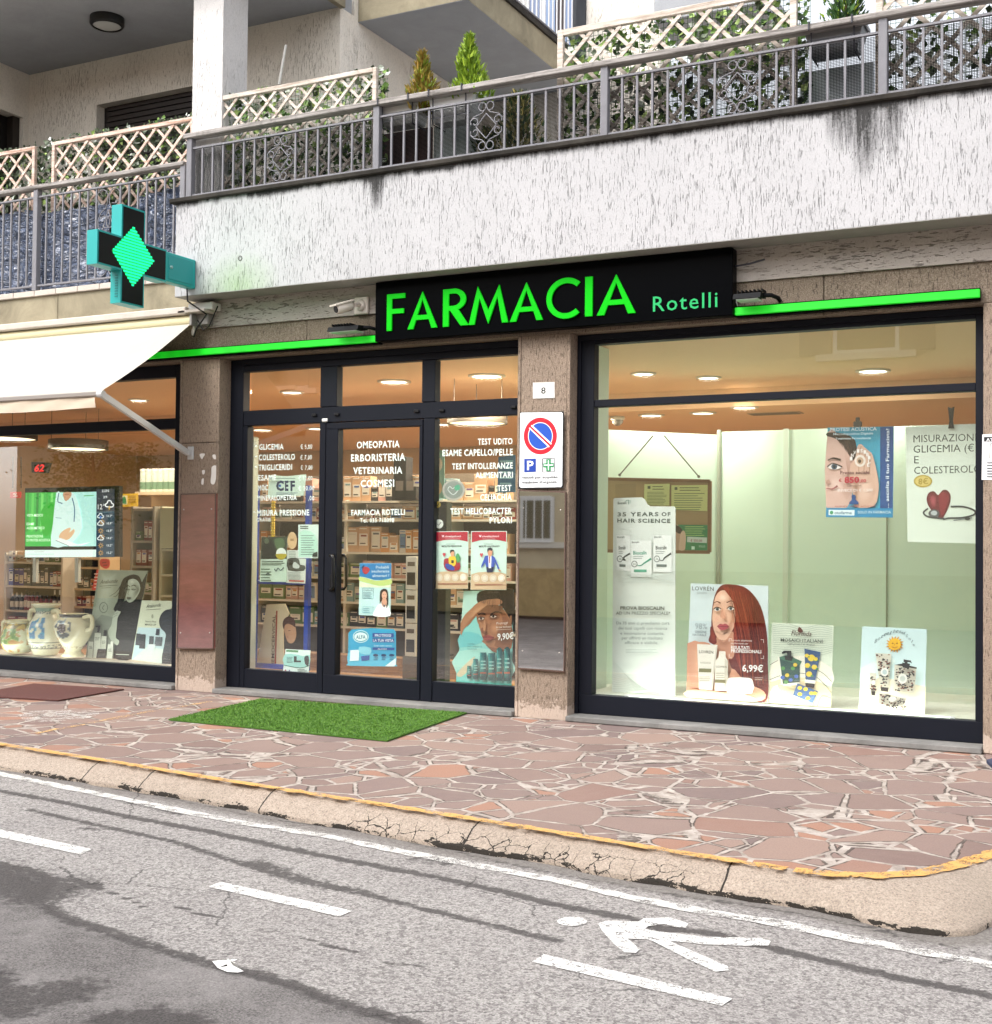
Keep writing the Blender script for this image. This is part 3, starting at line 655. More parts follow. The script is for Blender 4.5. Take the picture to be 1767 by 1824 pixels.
# --- right shop window
xr0, xr1 = W(1058, 700)[0], W(1737.6, 700)[0]
zb = W(1390, 1261)[1]; zt0 = W(1390, 710.5)[1]; zt1 = W(1390, 697)[1]; ztop = W(1390, 591)[1]
e = MB(); F = M_FRAME
fxl, fxr = XC1+.003, XR-.003
e.box((fxl, YF, .046), (fxr, YG+.05, zb), F, .004); e.box((fxl, YF, zb), (xr0, YG+.05, ZT), F, .004); e.box((xr1, YF, zb), (fxr, YG+.05, ZT), F, .004)
e.box((xr0, YF, ztop), (xr1, YG+.05, ZT), F, .004); e.box((xr0, YF+.01, zt0), (xr1, YG+.05, zt1), F, .004); e.box((fxl-.0, YF-.02, .047), (fxl+.03, YF-.001, ZT), F); e.box((fxl+.032, YF-.03, ztop+.03), (fxr, YF-.001, ZT-.001), F)
sw = e.build('shop_window', BLD)
b = MB(); b.box((xr0, YG-.003, zb), (xr1, YG+.003, zt0), M_GLASS); b.build('pane', sw); b = MB(); b.box((xr0, YG-.003, zt1), (xr1, YG+.003, ztop), M_GLASS); b.build('pane', sw)
# --- left shop window
zb2 = W(150, 1178)[1]; t0 = W(150, 770)[1]; t1 = W(150, 752)[1]; xl1 = W(318, 900)[0]-.06
e = MB(); e.box((-14.2, YF, .046), (XL0-.003, YG+.05, zb2), F, .004); e.box((xl1, YF, zb2), (XL0-.003, YG+.05, ZT), F, .004); e.box((-14.2, YF, 2.93), (xl1, YG+.05, ZT), F, .004); e.box((-14.2, YF+.01, t0), (xl1, YG+.05, t1), F, .004)
sw = e.build('shop_window', BLD)
b = MB(); b.box((-14.2, YG-.003, zb2), (xl1, YG+.003, t0), M_GLASS); b.build('pane', sw); b = MB(); b.box((-14.2, YG-.003, t1), (xl1, YG+.003, 2.93), M_GLASS); b.build('pane', sw)
# --- entrance: three bays
za, zbt = W(680, 742)[1], W(680, 722)[1]; zg1 = W(680, 761)[1]; zg0 = W(680, 1208)[1]; zup = W(680, 646)[1]
X = {k: W(v, 900)[0] for k, v in dict(a=438, b=567, c=576, d=600, e=745, f=752, g=772).items()}
x_l = XL1+.003; x_r = XC0-.003
e = MB()
e.box((x_l, YF, .046), (X['a']-.05, YG+.05, ZT), F, .004); e.box((X['a']-.05, YF+.01, zup), (x_r, YG+.05, ZT), F, .004); e.box((X['a']-.05, YF-.02, ZT-.05), (x_r, YF+.009, ZT-.001), F)
e.box((X['a']-.05, YF+.008, za-.03), (x_r, YG+.05, zbt+.01), F, .004)
e.box((X['b'], YF+.004, zbt+.012), (X['d']-.02, YG+.05, zup-.002), F, .004); e.box((X['f']-.02, YF+.004, zbt+.012), (X['g'], YG+.05, zup-.002), F, .004)
e.box((X['b'], YF+.004, .047), (X['c']+.01, YG+.05, za-.032), F, .004); e.box((X['f'], YF+.004, .047), (X['g'], YG+.05, za-.032), F, .004)
e.box((X['a']-.05, YF+.006, .047), (X['a'], YG+.05, za-.033), F, .004); e.box((x_r-.035, YF+.006, .047), (x_r, YG+.05, za-.033), F, .004)
e.box((X['a'], YF+.012, .047), (X['b']-.001, YG+.05, zg0), F, .004); e.box((X['g']+.001, YF+.012, .047), (x_r-.036, YG+.05, zg0), F, .004)
for px, py in ((560, 739), (600, 738), (742, 732), (787, 731), (915, 725)): 
    q = W(px, py); e.box((q[0]-.025, YF-.012, q[1]-.012), (q[0]+.025, YF+.007, q[1]+.012), pm('#101014', .4), .005)
ent = e.build('entrance_frame', BLD)
for x0, x1, z0, z1 in ((X['a'], X['b'], zbt+.012, zup), (X['d']-.02, X['f']-.02, zbt+.012, zup), (X['g'], x_r-.01, zbt+.012, zup), (X['a'], X['b'], zg0, za-.032), (X['g'], x_r-.036, zg0, za-.032)):
    b = MB(); b.box((x0, YG-.003, z0), (x1, YG+.003, z1), M_GLASS); b.build('pane', ent)
d = MB(); dl, dr = X['c']+.016, X['f']-.006
d.box((dl, YF+.002, .05), (dr, YG+.04, zg0), F, .004); d.box((dl, YF+.002, zg1), (dr, YG+.04, za-.038), F, .004); d.box((dl, YF+.002, zg0), (X['d'], YG+.04, zg1), F, .004); d.box((X['e'], YF+.002, zg0), (dr, YG+.04, zg1), F, .004)
door = d.build('door_leaf', BLD); b = MB(); b.box((X['d'], YG-.003, zg0), (X['e'], YG+.003, zg1), M_GLASS); b.build('pane', door)
z7 = zm(400, 900, 3.272)
h0 = W(*z7(628, 292), YF-.06); h1 = W(*z7(628, 492), YF-.06); b = MB(); hk = pm('#0d0d10', .35)
b.tube([(h0[0]-.03, YF+.002, h0[1]), (h0[0]-.03, YF-.05, h0[1]), (h0[0], YF-.065, h0[1]-.004), (h0[0]+.012, YF-.065, h0[1]-.03), (h1[0]+.012, YF-.065, h1[1]+.03), (h1[0], YF-.065, h1[1]+.004), (h1[0]-.03, YF-.05, h1[1]), (h1[0]-.03, YF+.002, h1[1])], .014, hk, 10)
b.box((h0[0]-.06, YF-.01, h1[1]-.02), (h0[0]-.012, YF+.001, h1[1]+.13), hk, .004); b.build('handle', door)
h0 = W(*z7(700, 290), YG+.06); h1 = W(*z7(700, 490), YG+.06); b = MB(); b.tube([(h0[0]-.09, YG+.04, h0[1]), (h0[0]-.02, YG+.08, h0[1]), (h0[0], YG+.08, h0[1]-.03), (h1[0], YG+.08, h1[1]+.03), (h1[0]-.02, YG+.08, h1[1]), (h1[0]-.09, YG+.04, h1[1])], .013, hk, 10); b.build('handle', door)
q = W(*zm(400, 600, 3.272)(586, 486)); b = MB(); b.box((q[0]-.032, YF-.012, q[1]-.016), (q[0]+.032, YF+.003, q[1]+.016), pm('#d9d9d6', .4), .008); b.build('door_sensor', ent)
# --- interior shell
b = MB(); RX0, RX1, RY = -16, 2.6, 8.0
b.face([(RX0, .3, .02), (RX1, .3, .02), (RX1, RY, .02), (RX0, RY, .02)], M_FLOOR); b.build('shop_floor', BLD)
b = MB(); b.box((RX0, .26, 3.06), (RX1, RY, 3.12), M_CEIL)
b.box((RX0, 4.0, 2.86), (RX1, 7.9, 3.058), M_CEIL); b.build('shop_ceiling', BLD)
b = MB(); b.box((RX0, RY, 0), (RX1, RY+.1, 3.1), M_WALLIN); b.box((RX0-.1, .3, 0), (RX0, RY, 3.1), M_WALLIN); b.box((RX1, .3, 0), (RX1+.1, RY, 3.1), M_WALLIN); b.build('shop_wall', BLD)
# partition behind the right window
M_PART = pm('#d4ead8', .5, name='pale_green_partition')
PY = 3.35; p0 = onY(1040, 772, 2.2); p1 = onY(1282, 780, PY); zp = (onY(1282, 778, PY)[2]+onY(1590, 758, PY)[2])/2
b = MB(); b.prism([(p0[0], 2.2, .02), (p1[0], PY, .02), (p1[0], PY+.04, .02), (p0[0], 2.24, .02)], (0, 0, zp-.03), M_PART); b.prism([(p1[0]+.002, PY, .02), (RX1, PY, .02), (RX1, PY+.04, .02), (p1[0]+.002, PY+.04, .02)], (0, 0, zp), M_PART)
b.tube([(p1[0], PY-.02, .02), (p1[0], PY-.02, zp+.04)], .022, pm('#9aa08f', .4), 10); b.bar((onY(1400, 900, PY)[0], PY-.01, .02), (onY(1400, 900, PY)[0], PY-.01, zp+.03), .05, .02, pm('#cfdccc', .5)); b.bar((onY(1580, 900, PY)[0], PY-.006, .02), (onY(1580, 900, PY)[0], PY-.006, zp+.02), .012, .012, pm('#8f9886', .5))
b.box((p0[0]-.05, .9, .02), (p0[0]-.002, 2.2, zp-.03), M_PART)
b.build('partition', BLD)
b = MB(); b.box((XC1-.1, .26, .02), (XC1-.04, .9, 3.05), M_PART); b.box((XC1, .255, .02), (RX1, 1.2, .19), pm('#d9dccd', .5)); b.box((p0[0], 1.201, .02), (RX1, PY-.001, .03), pm('#cfd6c4', .5)); b.build('display_ledge', BLD)
b = MB(); b.box((-14.2, .255, .02), (-8.3, .85, .165), pm('#cfc8bb', .5)); b.build('display_ledge', BLD)
# ================================================================== BALCONY RAILINGS
def scroll(b, x0, x1, z0, z1, Y, mat, r=.0048):
    w = (x1-x0)/2; cx = (x0+x1)/2; cz = (z0+z1)/2; h = (z1-z0)/2
    def spiral(px, pz, R, a0, turns, sgn):
        return [(px+sgn*R*(1-.75*t)*math.cos(a0+turns*6.28*t), pz+R*(1-.75*t)*math.sin(a0+turns*6.28*t)) for t in np.linspace(0, 1, 22)]
    for s in (-1, 1):
        paths = []
        for v in (-1, 1):
            R = .17*h
            sp = spiral(cx+s*R*1.05, cz+v*(h-R), R, -v*1.57 if v > 0 else 1.57, .95*(1 if v < 0 else -1)*1, s)
            paths.append([(cx+s*w*.94, cz+v*h*.12), (cx+s*w*.98, cz+v*h*.28), (cx+s*w*.75, cz+v*h*.45), (cx+s*w*.25, cz+v*h*.56), (cx+s*.01, cz+v*h*.70)])
            paths.append([(cx+s*.01, cz+v*h*.70)]+[(cx+s*(R*1.05+R*math.cos(t)*(1-.1*t/6)), cz+v*(h-R*1.05)+v*R*math.sin(t)*(1-.1*t/6)) for t in np.linspace(3.6, 3.6-5.6, 18)])
            R2 = .2*h; c_ = (cx+s*(w-R2*1.15), cz+v*h*.2)
            paths.append([(c_[0]+s*R2*(1-.7*t)*math.cos(-.6-5.5*t), c_[1]-v*R2*(1-.7*t)*math.sin(-.6-5.5*t)) for t in np.linspace(0, 1, 20)])
            paths.append([(cx+s*w*.62, cz-v*h*.0), (cx, cz+v*h*.52)])
        for p in paths: b.tube([(x, Y, z) for x, z in p], r, mat, 5)
class Rail:
    def __init__(s, name, label, Y, loc): s.Y = Y; s.e = empty(name, loc, label, 'railing')
    def part(s, n, f):
        b = MB(); f(b); return b.build(n, s.e)
    def bay(s, xa, xb, zb, zs, nb=7, scr=.155, part=0):
        L = xb-xa; m = L*scr; sp = (L-m)/(2*nb)
        xs = [xa+sp*(i+.9) for i in range(nb)]+[xb-sp*(i+.9) for i in range(nb)]
        for x in sorted(xs): s.part('baluster', lambda b: b.bar((x, s.Y, zb), (x, s.Y, zs), .016, .016, M_IRON))
        s.part('scroll_ornament', lambda b: scroll(b, xa+sp*(nb-.1)+.02, xb-sp*(nb-.1)-.02, zb+.012, zs-.012, s.Y, M_IRON))
YR = -.22
X4 = [onY(px, 300, YR)[0] for px in (340, 672, 1077, 1573)]
bay = X4[2]-X4[1]; X4 += [X4[3]+bay*1.02]
zbr = np.mean([onY(345, 347, YR)[2], onY(672, 297, YR)[2], onY(1077, 240, YR)[2]])
zsr = np.mean([onY(345, 266, YR)[2], onY(672, 213, YR)[2], onY(1077, 146, YR)[2], onY(1500, 68, YR)[2]])
ztr = np.mean([onY(345, 243, YR)[2], onY(672, 188, YR)[2], onY(1077, 116, YR)[2], onY(1500, 40, YR)[2]])
zgap = (FZ1+.043)
R1 = Rail('balcony_railing', 'long iron railing with grey wooden handrail on the white balcony parapet above the sign', YR, (-5, YR, zgap))
for x in X4: R1.part('post', lambda b: b.box((x-.03, YR-.03, zgap-.01), (x+.03, YR+.03, ztr-.02), M_IRON, .004))
for a, c in zip(X4[:-1], X4[1:]): R1.bay(a+.03, c-.03, zbr, zsr)
R1.part('handrail', lambda b: b.box((X4[0]-.06, YR-.05, ztr-.022), (X4[-1], YR+.05, ztr+.022), M_RAILW, .006))
R1.part('rail', lambda b: b.bar((X4[0], YR, zsr+.008), (X4[-1], YR, zsr+.008), .03, .016, M_IRON))
R1.part('rail', lambda b: b.bar((X4[0], YR, zbr-.008), (X4[-1], YR, zbr-.008), .03, .016, M_IRON))
R1.part('netting', lambda b: b.face([(X4[0], YR+.025, zbr), (X4[-1], YR+.025, zbr), (X4[-1], YR+.025, zsr), (X4[0], YR+.025, zsr)], M_NET))
YL = .0; xl = [onY(px, 400, YL)[0] for px in (66, 330)]; bl_ = xl[1]-xl[0]
zbl = onY(66, 508, YL)[2]; zsl = np.mean([onY(66, 351, YL)[2], onY(320, 316, YL)[2]]); ztl = np.mean([onY(66, 334, YL)[2], onY(320, 295, YL)[2]])
R2 = Rail('balcony_railing', 'tall iron railing lined with blue plastic sheeting beside the green cross', YL, (-9, YL, 3.856))
for x in (xl[0], xl[1]-.02): R2.part('post', lambda b: b.box((x-.03, YL-.03, 3.857), (x+.03, YL+.03, ztl-.02), M_IRON, .004))
R2.bay(xl[0]+.03, xl[1]-.04, zbl, zsl); R2.bay(xl[0]-bl_, xl[0]-.03, zbl, zsl)
R2.part('handrail', lambda b: b.box((-12, YL-.045, ztl-.02), (xl[1], YL+.045, ztl+.02), M_RAILW, .006))
R2.part('rail', lambda b: b.bar((-12, YL, zsl+.008), (xl[1], YL, zsl+.008), .03, .016, M_IRON)); R2.part('rail', lambda b: b.bar((-12, YL, zbl-.008), (xl[1], YL, zbl-.008), .03, .016, M_IRON))
# plastic sheeting tied behind it
def tarpmat(n, c):
    t = NT(n); t.bump(t.noise(t.mp((4, 4, 11), rot=(0, .6, 0)), 1, 4, .55, 1.6), 1, .16); return t.fin(lin(c), .2, spec=1.0)
M_T1 = tarpmat('slate_blue_plastic', '#5d6880'); M_T2 = tarpmat('dark_blue_plastic', '#363f55')
def tarp(xa, xb, ztop, mat, label, sd, zt2=None):
    rows = []; n = 46
    for j in range(34):
        r = []
        for i in range(n):
            x = xa+(xb-xa)*i/(n-1); zt = ztop+((zt2 or ztop)-ztop)*i/(n-1); z = 3.87+(zt-3.87)*j/33
            f = .020*math.sin(i*1.15+sd)+.03*noise.noise(Vector((x*5, z*17+sd+x*9, sd)))+.018*noise.noise(Vector((x*16, z*34-x*20, sd)))
            r.append((x, .075+f, z))
        rows.append(r)
    b = MB(); b.grid(rows, mat); b.build('plastic_sheet', None, ((xa+xb)/2, .07, 3.87), label=label, cat='plastic sheet', group='plastic sheets tied behind the balcony railing')
xt = lambda px: onY(px, 420, .07)[0]
tarp(xt(-90), xt(60), onY(30, 378, .07)[2], M_T1, 'crumpled slate blue plastic sheet at the far left end of the balcony railing', 1)
tarp(xt(62), xt(196), onY(130, 372, .07)[2], M_T1, 'wrinkled slate blue plastic sheet just left of the green cross', 4.1, onY(190, 366, .07)[2]+.02)
tarp(xt(197), xt(245), onY(220, 365, .07)[2]-.02, M_T2, 'dark plastic sheet behind the top arm of the green cross', 7.3)
tarp(xt(246), xt(330), onY(250, 350, .07)[2], M_T1, 'smooth pale blue plastic sheet between the green cross and the white parapet', 9.7, onY(328, 328, .07)[2])
# ================================================================== LATTICE PANELS AND IVY
def lattice(x0, x1, z0, z1, Y, sp, mat, label, fr=.04, slat=.024, uneven=0):
    e = empty('lattice_panel', ((x0+x1)/2, Y, z0), label, 'trellis')
    for a, c in (((x0, Y-.015, z0), (x0+fr, Y+.025, z1)), ((x1-fr, Y-.015, z0), (x1, Y+.025, z1)), ((x0+fr, Y-.015, z1-fr), (x1-fr, Y+.025, z1)), ((x0+fr, Y-.015, z0), (x1-fr, Y+.025, z0+fr))):
        b = MB(); b.box(a, c, mat, .004); b.build('frame_rail', e)
    xi0, xi1, zi0, zi1 = x0+fr, x1-fr, z0+fr, z1-fr; H = zi1-zi0; W_ = xi1-xi0
    for sgn, yo in ((1, 0), (-1, .011)):
        b = MB(); k = -H
        while k < W_:
            if sgn > 0: p, q = (xi0+k, zi0), (xi0+k+H, zi1)
            else: p, q = (xi0+k+H, zi0), (xi0+k, zi1)
            (xa, za_), (xb, zb_) = p, q
            def clip(x, z, x2, z2):
                if x < xi0: t = (xi0-x)/(x2-x); x, z = xi0, z+(z2-z)*t
                if x > xi1: t = (xi1-x)/(x2-x); x, z = xi1, z+(z2-z)*t
                return x, z
            if max(xa, xb) > xi0+.02 and min(xa, xb) < xi1-.02:
                A_ = clip(xa, za_, xb, zb_); B_ = clip(xb, zb_, xa, za_)
                b.bar((A_[0], Y+yo, A_[1]), (B_[0], Y+yo, B_[1]), slat, .010, mat, up=(0, 1, 0))
            k += sp
        b.build('slats', e)
    return e
def leaves(x0, x1, z0, z1, Y, dens, mats, wts, size=.045, dep=.06, zvar=.0):
    b = MB(); n = int((x1-x0)*(z1-z0)*dens)
    for i in range(n):
        x = random.uniform(x0, x1); z = random.uniform(z0, z1+random.uniform(0, zvar)); y = Y+random.uniform(-dep, dep)
        s = size*random.uniform(.6, 1.25); a = random.uniform(0, 6.28); nrm = Vector((random.gauss(0, .45), -1, random.gauss(.1, .5))).normalized()
        u = nrm.cross(Vector((math.cos(a), 0, math.sin(a)))).normalized(); v = nrm.cross(u); m = random.choices(mats, wts)[0]; c = Vector((x, y, z))
        b.face([c-u*s*.5, c-u*s*.1+v*s*.42+nrm*s*.08, c+u*s*.6, c-u*s*.1-v*s*.42+nrm*s*.08], m)
    return b
def ivy(label, x0, x1, z0, z1, Y, dens, mats, wts, size=.05, zvar=0, wire=True):
    e = empty('ivy_screen', ((x0+x1)/2, Y, z0), label, 'ivy screen')
    leaves(x0, x1, z0, z1, Y, dens, mats, wts, size, .035, zvar).build('leaves', e)
    if wire:
        b = MB(); b.face([(x0, Y+.0, z0), (x1, Y, z0), (x1, Y, z1), (x0, Y, z1)], M_WIRE); b.build('wire_grid', e)
YP = -.13
pA = (onY(350, 180, YP)[0], onY(672, 125, YP)[0]); zA = np.mean([onY(352, 178, YP)[2], onY(660, 124, YP)[2]])
lattice(pA[0], pA[1], 4.5, zA, YP, .215, M_LATT, 'weathered wooden lattice panel beside the white column')
ivy('green artificial ivy behind the lattice beside the white column', pA[0]+.02, pA[1]+.06, 4.48, zA+.0, YP+.075, 1000, [M_IVY, M_IVYD, M_IVYW], [6, 3, 2], .055, .04)
pB = (onY(994, 60, YP)[0], onY(1420, 0, YP)[0]); zB = np.mean([onY(1000, 54, YP)[2], onY(1210, 14, YP)[2]])
lattice(pB[0], pB[1], 4.5, zB, YP, .24, M_LATT, 'tall grey wooden lattice panel in the middle of the long railing', .05, .028)
ivy('yellow green artificial ivy behind the tall middle lattice', pB[0]+.04, pB[1]+.08, 4.48, zB-.03, YP+.075, 760, [M_IVY, M_IVYD, M_IVYW], [8, 3, 1], .06)
pC = (onY(1560, 40, YP)[0], onY(1560, 40, YP)[0]+2.0)
lattice(pC[0], pC[1], 4.5, zB, YP, .245, M_LATT, 'grey wooden lattice panel at the right end against the bright sky', .05, .03)
ivy('sparse artificial ivy against the bright sky at the right end', pC[0]+.02, pC[1], 4.48, zB, YP+.075, 430, [M_IVYD, M_IVY, M_IVYW], [5, 4, 3], .06)
YQ = .14
pD = (onY(94, 260, YQ)[0], onY(342, 220, YQ)[0]); zD = np.mean([onY(97, 253, YQ)[2], onY(335, 210, YQ)[2]])
lattice(pD[0], pD[1]+.03, 4.2, zD, YQ, .22, M_LATT2, 'pinkish new lattice panel above the blue sheeting, wider one', .04, .026)
pE = (pD[0]-2.2, onY(64, 260, YQ)[0]); lattice(pE[0], pE[1], 4.2, zD-.005, YQ, .22, M_LATT2, 'pinkish lattice panel cut off at the left edge of the photo', .04, .026)
ivy('dense dull ivy hedge mat topped with white leaves behind the pink lattices', pE[0], pD[1], 4.1, zD+.0, YQ+.09, 1500, [M_IVYD, M_IVY, M_IVYW], [9, 2, 1], .05, .10, False)
# ================================================================== PLANTS AND PLANTERS
def conifer(name, label, base, h, r, mats, wts, n=1500, group=None, shape=1.0):
    e = empty(name, base, label, 'conifer', group)
    b = MB(); b.tube([base, np.array(base)+(0, 0, h*.9)], [.014, .004], pm('#4a3826', .8), 6); b.build('trunk', e)
    b = MB(); B = Vector(tuple(map(float, base)))
    for i in range(n):
        t = random.random()**1.25; a = random.uniform(0, 6.28); rr = r*(1-t)**shape*(.75+.5*noise.noise(Vector((math.cos(a)*1.5, math.sin(a)*1.5, t*5+B.x))))*random.uniform(.3, 1.15)*(1.15 if math.sin(a*3+t*9+B.x*7) > -.35 else .55)+.008
        p = B+Vector((math.cos(a)*rr, math.sin(a)*rr, t*h+random.uniform(0, .02)))
        d = Vector((math.cos(a)*.55+random.gauss(0, .3), math.sin(a)*.55+random.gauss(0, .3), .9)).normalized(); s = random.uniform(.028, .06)
        sd = d.cross(Vector((random.gauss(0, 1), random.gauss(0, 1), random.gauss(0, .4)))).normalized(); m = random.choices(mats, wts)[0]
        b.face([p-d*s*.3, p+sd*s*.22, p+d*s, p-sd*s*.22], m)
    b.build('foliage', e); return e
def planter(label, x0, x1, z0, z1, Y, c, rimc):
    e = empty('planter', ((x0+x1)/2, Y, z0), label, 'planter', 'planters hung inside the balcony handrail')
    t = .05; b = MB(); P = [(x0+t, Y-.07, z0), (x1-t, Y-.07, z0), (x1-t, Y+.07, z0), (x0+t, Y+.07, z0)]; Q = [(x0, Y-.1, z1), (x1, Y-.1, z1), (x1, Y+.1, z1), (x0, Y+.1, z1)]
    b.face(P, pm(c, .5)); b.face(Q, pm('#3a2c20', .9))
    for i in range(4): b.face([P[i], P[(i+1) % 4], Q[(i+1) % 4], Q[i]], pm(c, .5))
    b.build('trough', e); b = MB(); b.box((x0-.012, Y-.112, z1-.025), (x1+.012, Y-.099, z1+.004), pm(rimc, .5), .003); b.box((x1, Y-.1, z1-.025), (x1+.012, Y+.1, z1+.004), pm(rimc, .5), .003); b.build('rim', e)
    b = MB(); dk = M_DARKIRON
    for x in (x0+.06, x1-.06):
        b.tube([(x, YR-.058, ztr-.03), (x, YR-.058, ztr+.028), (x, Y-.13, ztr+.03), (x, Y-.12, z1-.06), (x, Y-.115, z0-.02), (x, Y+.09, z0-.02)], .006, dk, 6)
    for z in (z0+.03, z0+.09): b.bar((x0+.02, Y-.118, z), (x1-.02, Y-.118, z), .006, .006, dk)
    b.build('bracket', e); return e
YO = -.08
pl = lambda px, py: onY(px, py, YO)
a, c = pl(684, 195), pl(759, 180); planter('grey planter under the browning conifer', a[0], c[0], pl(727, 226)[2], pl(722, 186)[2], YO, '#cfcdc9', '#e0ddd7')
a2, c2 = pl(773, 180), pl(854, 163); planter('white planter under the bright green conifer', a2[0], c2[0], pl(822, 219)[2], pl(813, 171)[2], YO, '#dcdcdc', '#efefed')
a3, c3 = pl(1437, 108), pl(1543, 50); planter('dark grey planter under the dark conifer against the sky', a3[0], c3[0], a3[2], c3[2]+.02, YO, '#77777a', '#8e8e90')
q = pl(752, 190); conifer('potted_conifer', 'squat conifer browned to orange growing in the grey planter', (q[0], YO, q[2]-.06), .5, .17, [M_CONB, M_CONI], [5, 1], 1600, None, .75)
q = pl(836, 168); conifer('potted_conifer', 'bright green cone shaped conifer growing in the white planter', (q[0], YO, q[2]-.05), .52, .2, [M_CONI], [1], 1900, None, .85)
q = pl(1507, 40); conifer('potted_conifer', 'dark green conifer in the planter against the white sky', (q[0], YO, q[2]-.06), .75, .19, [M_COND, M_CONI], [5, 1], 1700, None, .6)
q = onY(930, 262, .25); conifer('evergreen_shrub', 'bushy yellow tipped evergreen behind the netting by the middle lattice', (q[0], .2, 4.1), 1.0, .42, [M_CONY, M_COND], [4, 2], 2400, None, .5)
q = onY(872, 262, .2); conifer('evergreen_shrub', 'lower drooping evergreen behind the first scroll right of the post', (q[0], .15, 4.1), .72, .3, [M_CONY, M_COND], [3, 3], 1300, None, .6)
a, c = onY(676, 300, .1), onY(772, 225, .1); b = MB(); b.box((a[0], .1, 4.1), (c[0]-.02, .13, c[2]), pm('#5b4340', .8)); b.build('screen_board', None, ((a[0]+c[0])/2, .1, 4.1), label='dark reddish board behind the netting under the grey planter', cat='board')
a, c = onY(772, 300, .1), onY(846, 215, .1); b = MB(); b.box((a[0], .1, 4.1), (c[0], .13, c[2]), pm('#c9d2d0', .7)); b.build('screen_board', None, ((a[0]+c[0])/2, .1, 4.1), label='pale board behind the netting under the white planter', cat='board')
a, c = onY(1425, 200, .1), onY(1556, 110, .1); b = MB(); b.box((a[0], .1, 4.1), (c[0], .13, c[2]), pm('#e8eef4', .7)); b.build('screen_board', None, ((a[0]+c[0])/2, .1, 4.1), label='white board behind the netting under the dark grey planter', cat='board')
# ================================================================== SIGN
YS = -.13
M_SIGN = pm('#020305', .3, 0, 0, .04, 'black_sign_panel')
s0, s1_ = onY(668, 560, YS), onY(1305, 500, YS); zs0 = np.mean([onY(672, 608, YS)[2], onY(1300, 562, YS)[2]]); zs1 = 3.575
SG = empty('pharmacy_sign', ((s0[0]+s1_[0])/2, YS, zs0), 'long black sign box with glowing green FARMACIA lettering above the entrance', 'shop sign')
b = MB(); b.box((s0[0], YS, zs0), (s1_[0], -.022, zs1-.004), M_SIGN, .006); b.build('sign_box', SG)
G = pm('#0aa812', .45, 0, .42, .1, 'lit_green_letters'); G2 = pm('#1a9c58', .45, 0, .35, .3, 'lit_pale_green_letters')
def arc(cx, cy, r0, r1, a0, a1, n=18):
    return [[(cx+r*math.cos(a), cy+r*math.sin(a)) for r in (r0, r1)] for a in np.linspace(a0, a1, n)]
def letter(ch):
    s = .138; Q = []
    bx = lambda x0, y0, x1, y1: Q.append([(x0, y0), (x1, y0), (x1, y1), (x0, y1)])
    if ch == 'F': bx(0, 0, s, 1); bx(s, 1-s*.92, .5, 1); bx(s, .46, .47, .46+s*.92); w_ = .5
    if ch == 'I': bx(0, 0, s, 1); w_ = s
    if ch == 'A':
        w_ = .86; m = w_/2; t = .165
        Q.append([(0, 0), (t, 0), (m+.02, .86), (m, 1)]); Q.append([(w_, 0), (m, 1), (m-.02, .86), (w_-t, 0)][::-1]); bx(.215, .24, w_-.215, .24+s*.9)
    if ch == 'M':
        w_ = 1.04; t = .155
        Q.append([(0, 0), (t, 0), (.30, .80), (.235, 1)]); Q.append([(w_, 0), (w_-t, 0), (w_-.30, .80), (w_-.235, 1)])
        Q.append([(.235, 1), (.275, .72), (w_/2, .0), (w_/2, .36)]); Q.append([(w_-.235, 1), (w_-.275, .72), (w_/2, .0), (w_/2, .36)])
    if ch == 'R':
        w_ = .56; bx(0, 0, s, 1); bx(s, 1-s*.9, .26, 1); bx(s, .42, .26, .42+s*.9)
        A = arc(.26, .71, .29-s*.92, .29, -math.pi/2, math.pi/2)
        for p, q in zip(A[:-1], A[1:]): Q.append([p[0], p[1], q[1], q[0]])
        Q.append([(.17, .44), (.36, .46), (.62, 0), (.43, 0)])
    if ch == 'C':
        w_ = .83; A = arc(.52, .5, .525-s, .525, math.radians(48), math.radians(312), 34)
        for p, q in zip(A[:-1], A[1:]): Q.append([p[0], p[1], q[1], q[0]])
    return Q, w_
def signword(word, spans, G_):
    for ch, (pl_, pr_) in zip(word, spans):
        Q, w_ = letter(ch); b = MB(); d = .014
        L = onY(pl_[0], pl_[1], YS-.001); Rr = onY(pr_[0], pr_[1], YS-.001); U = (Rr-L)/w_; up = np.array((0, 0, CAPH))
        for i, q in enumerate(Q): b.prism([L+U*x+up*y+np.array((0, -.0004*i, 0)) for x, y in q], (0, -d, 0), G_)
        b.build('letter', SG)
CAPH = .5*((onY(700, 592, YS)-onY(700, 527, YS))[2]*-1+(onY(1050, 565, YS)-onY(1050, 495, YS))[2]*-1)
zq = zm(300, 420, 2.524)
bl = lambda x: (x, 590-(x-690)*.0732)   # baseline of the word
signword('FARMACIA', [(bl(a), bl(c)) for a, c in ((690, 722), (727, 780), (790, 832), (836, 906), (909, 968), (975, 1031), (1043, 1056), (1064, 1133))], G)
b = MB()
p = onY(1163, 555, YS-.002); q = onY(1278, 546.5, YS-.002); put_text(b, 'Rotelli', p, q, onY(1163, 527, YS-.002)-p, G2, .004, 1.14); b.build('small_lettering', SG)
b = MB(); b.tube([onY(1306, 475, -.06), onY(1335, 470, -.1), onY(1362, 462, -.1)], .007, M_DARKIRON, 6); b.tube([onY(1308, 505, -.03), onY(1309, 530, -.03), onY(1314, 545, -.05)], .004, pm('#b9b9b0', .6), 6); b.build('cable', SG)
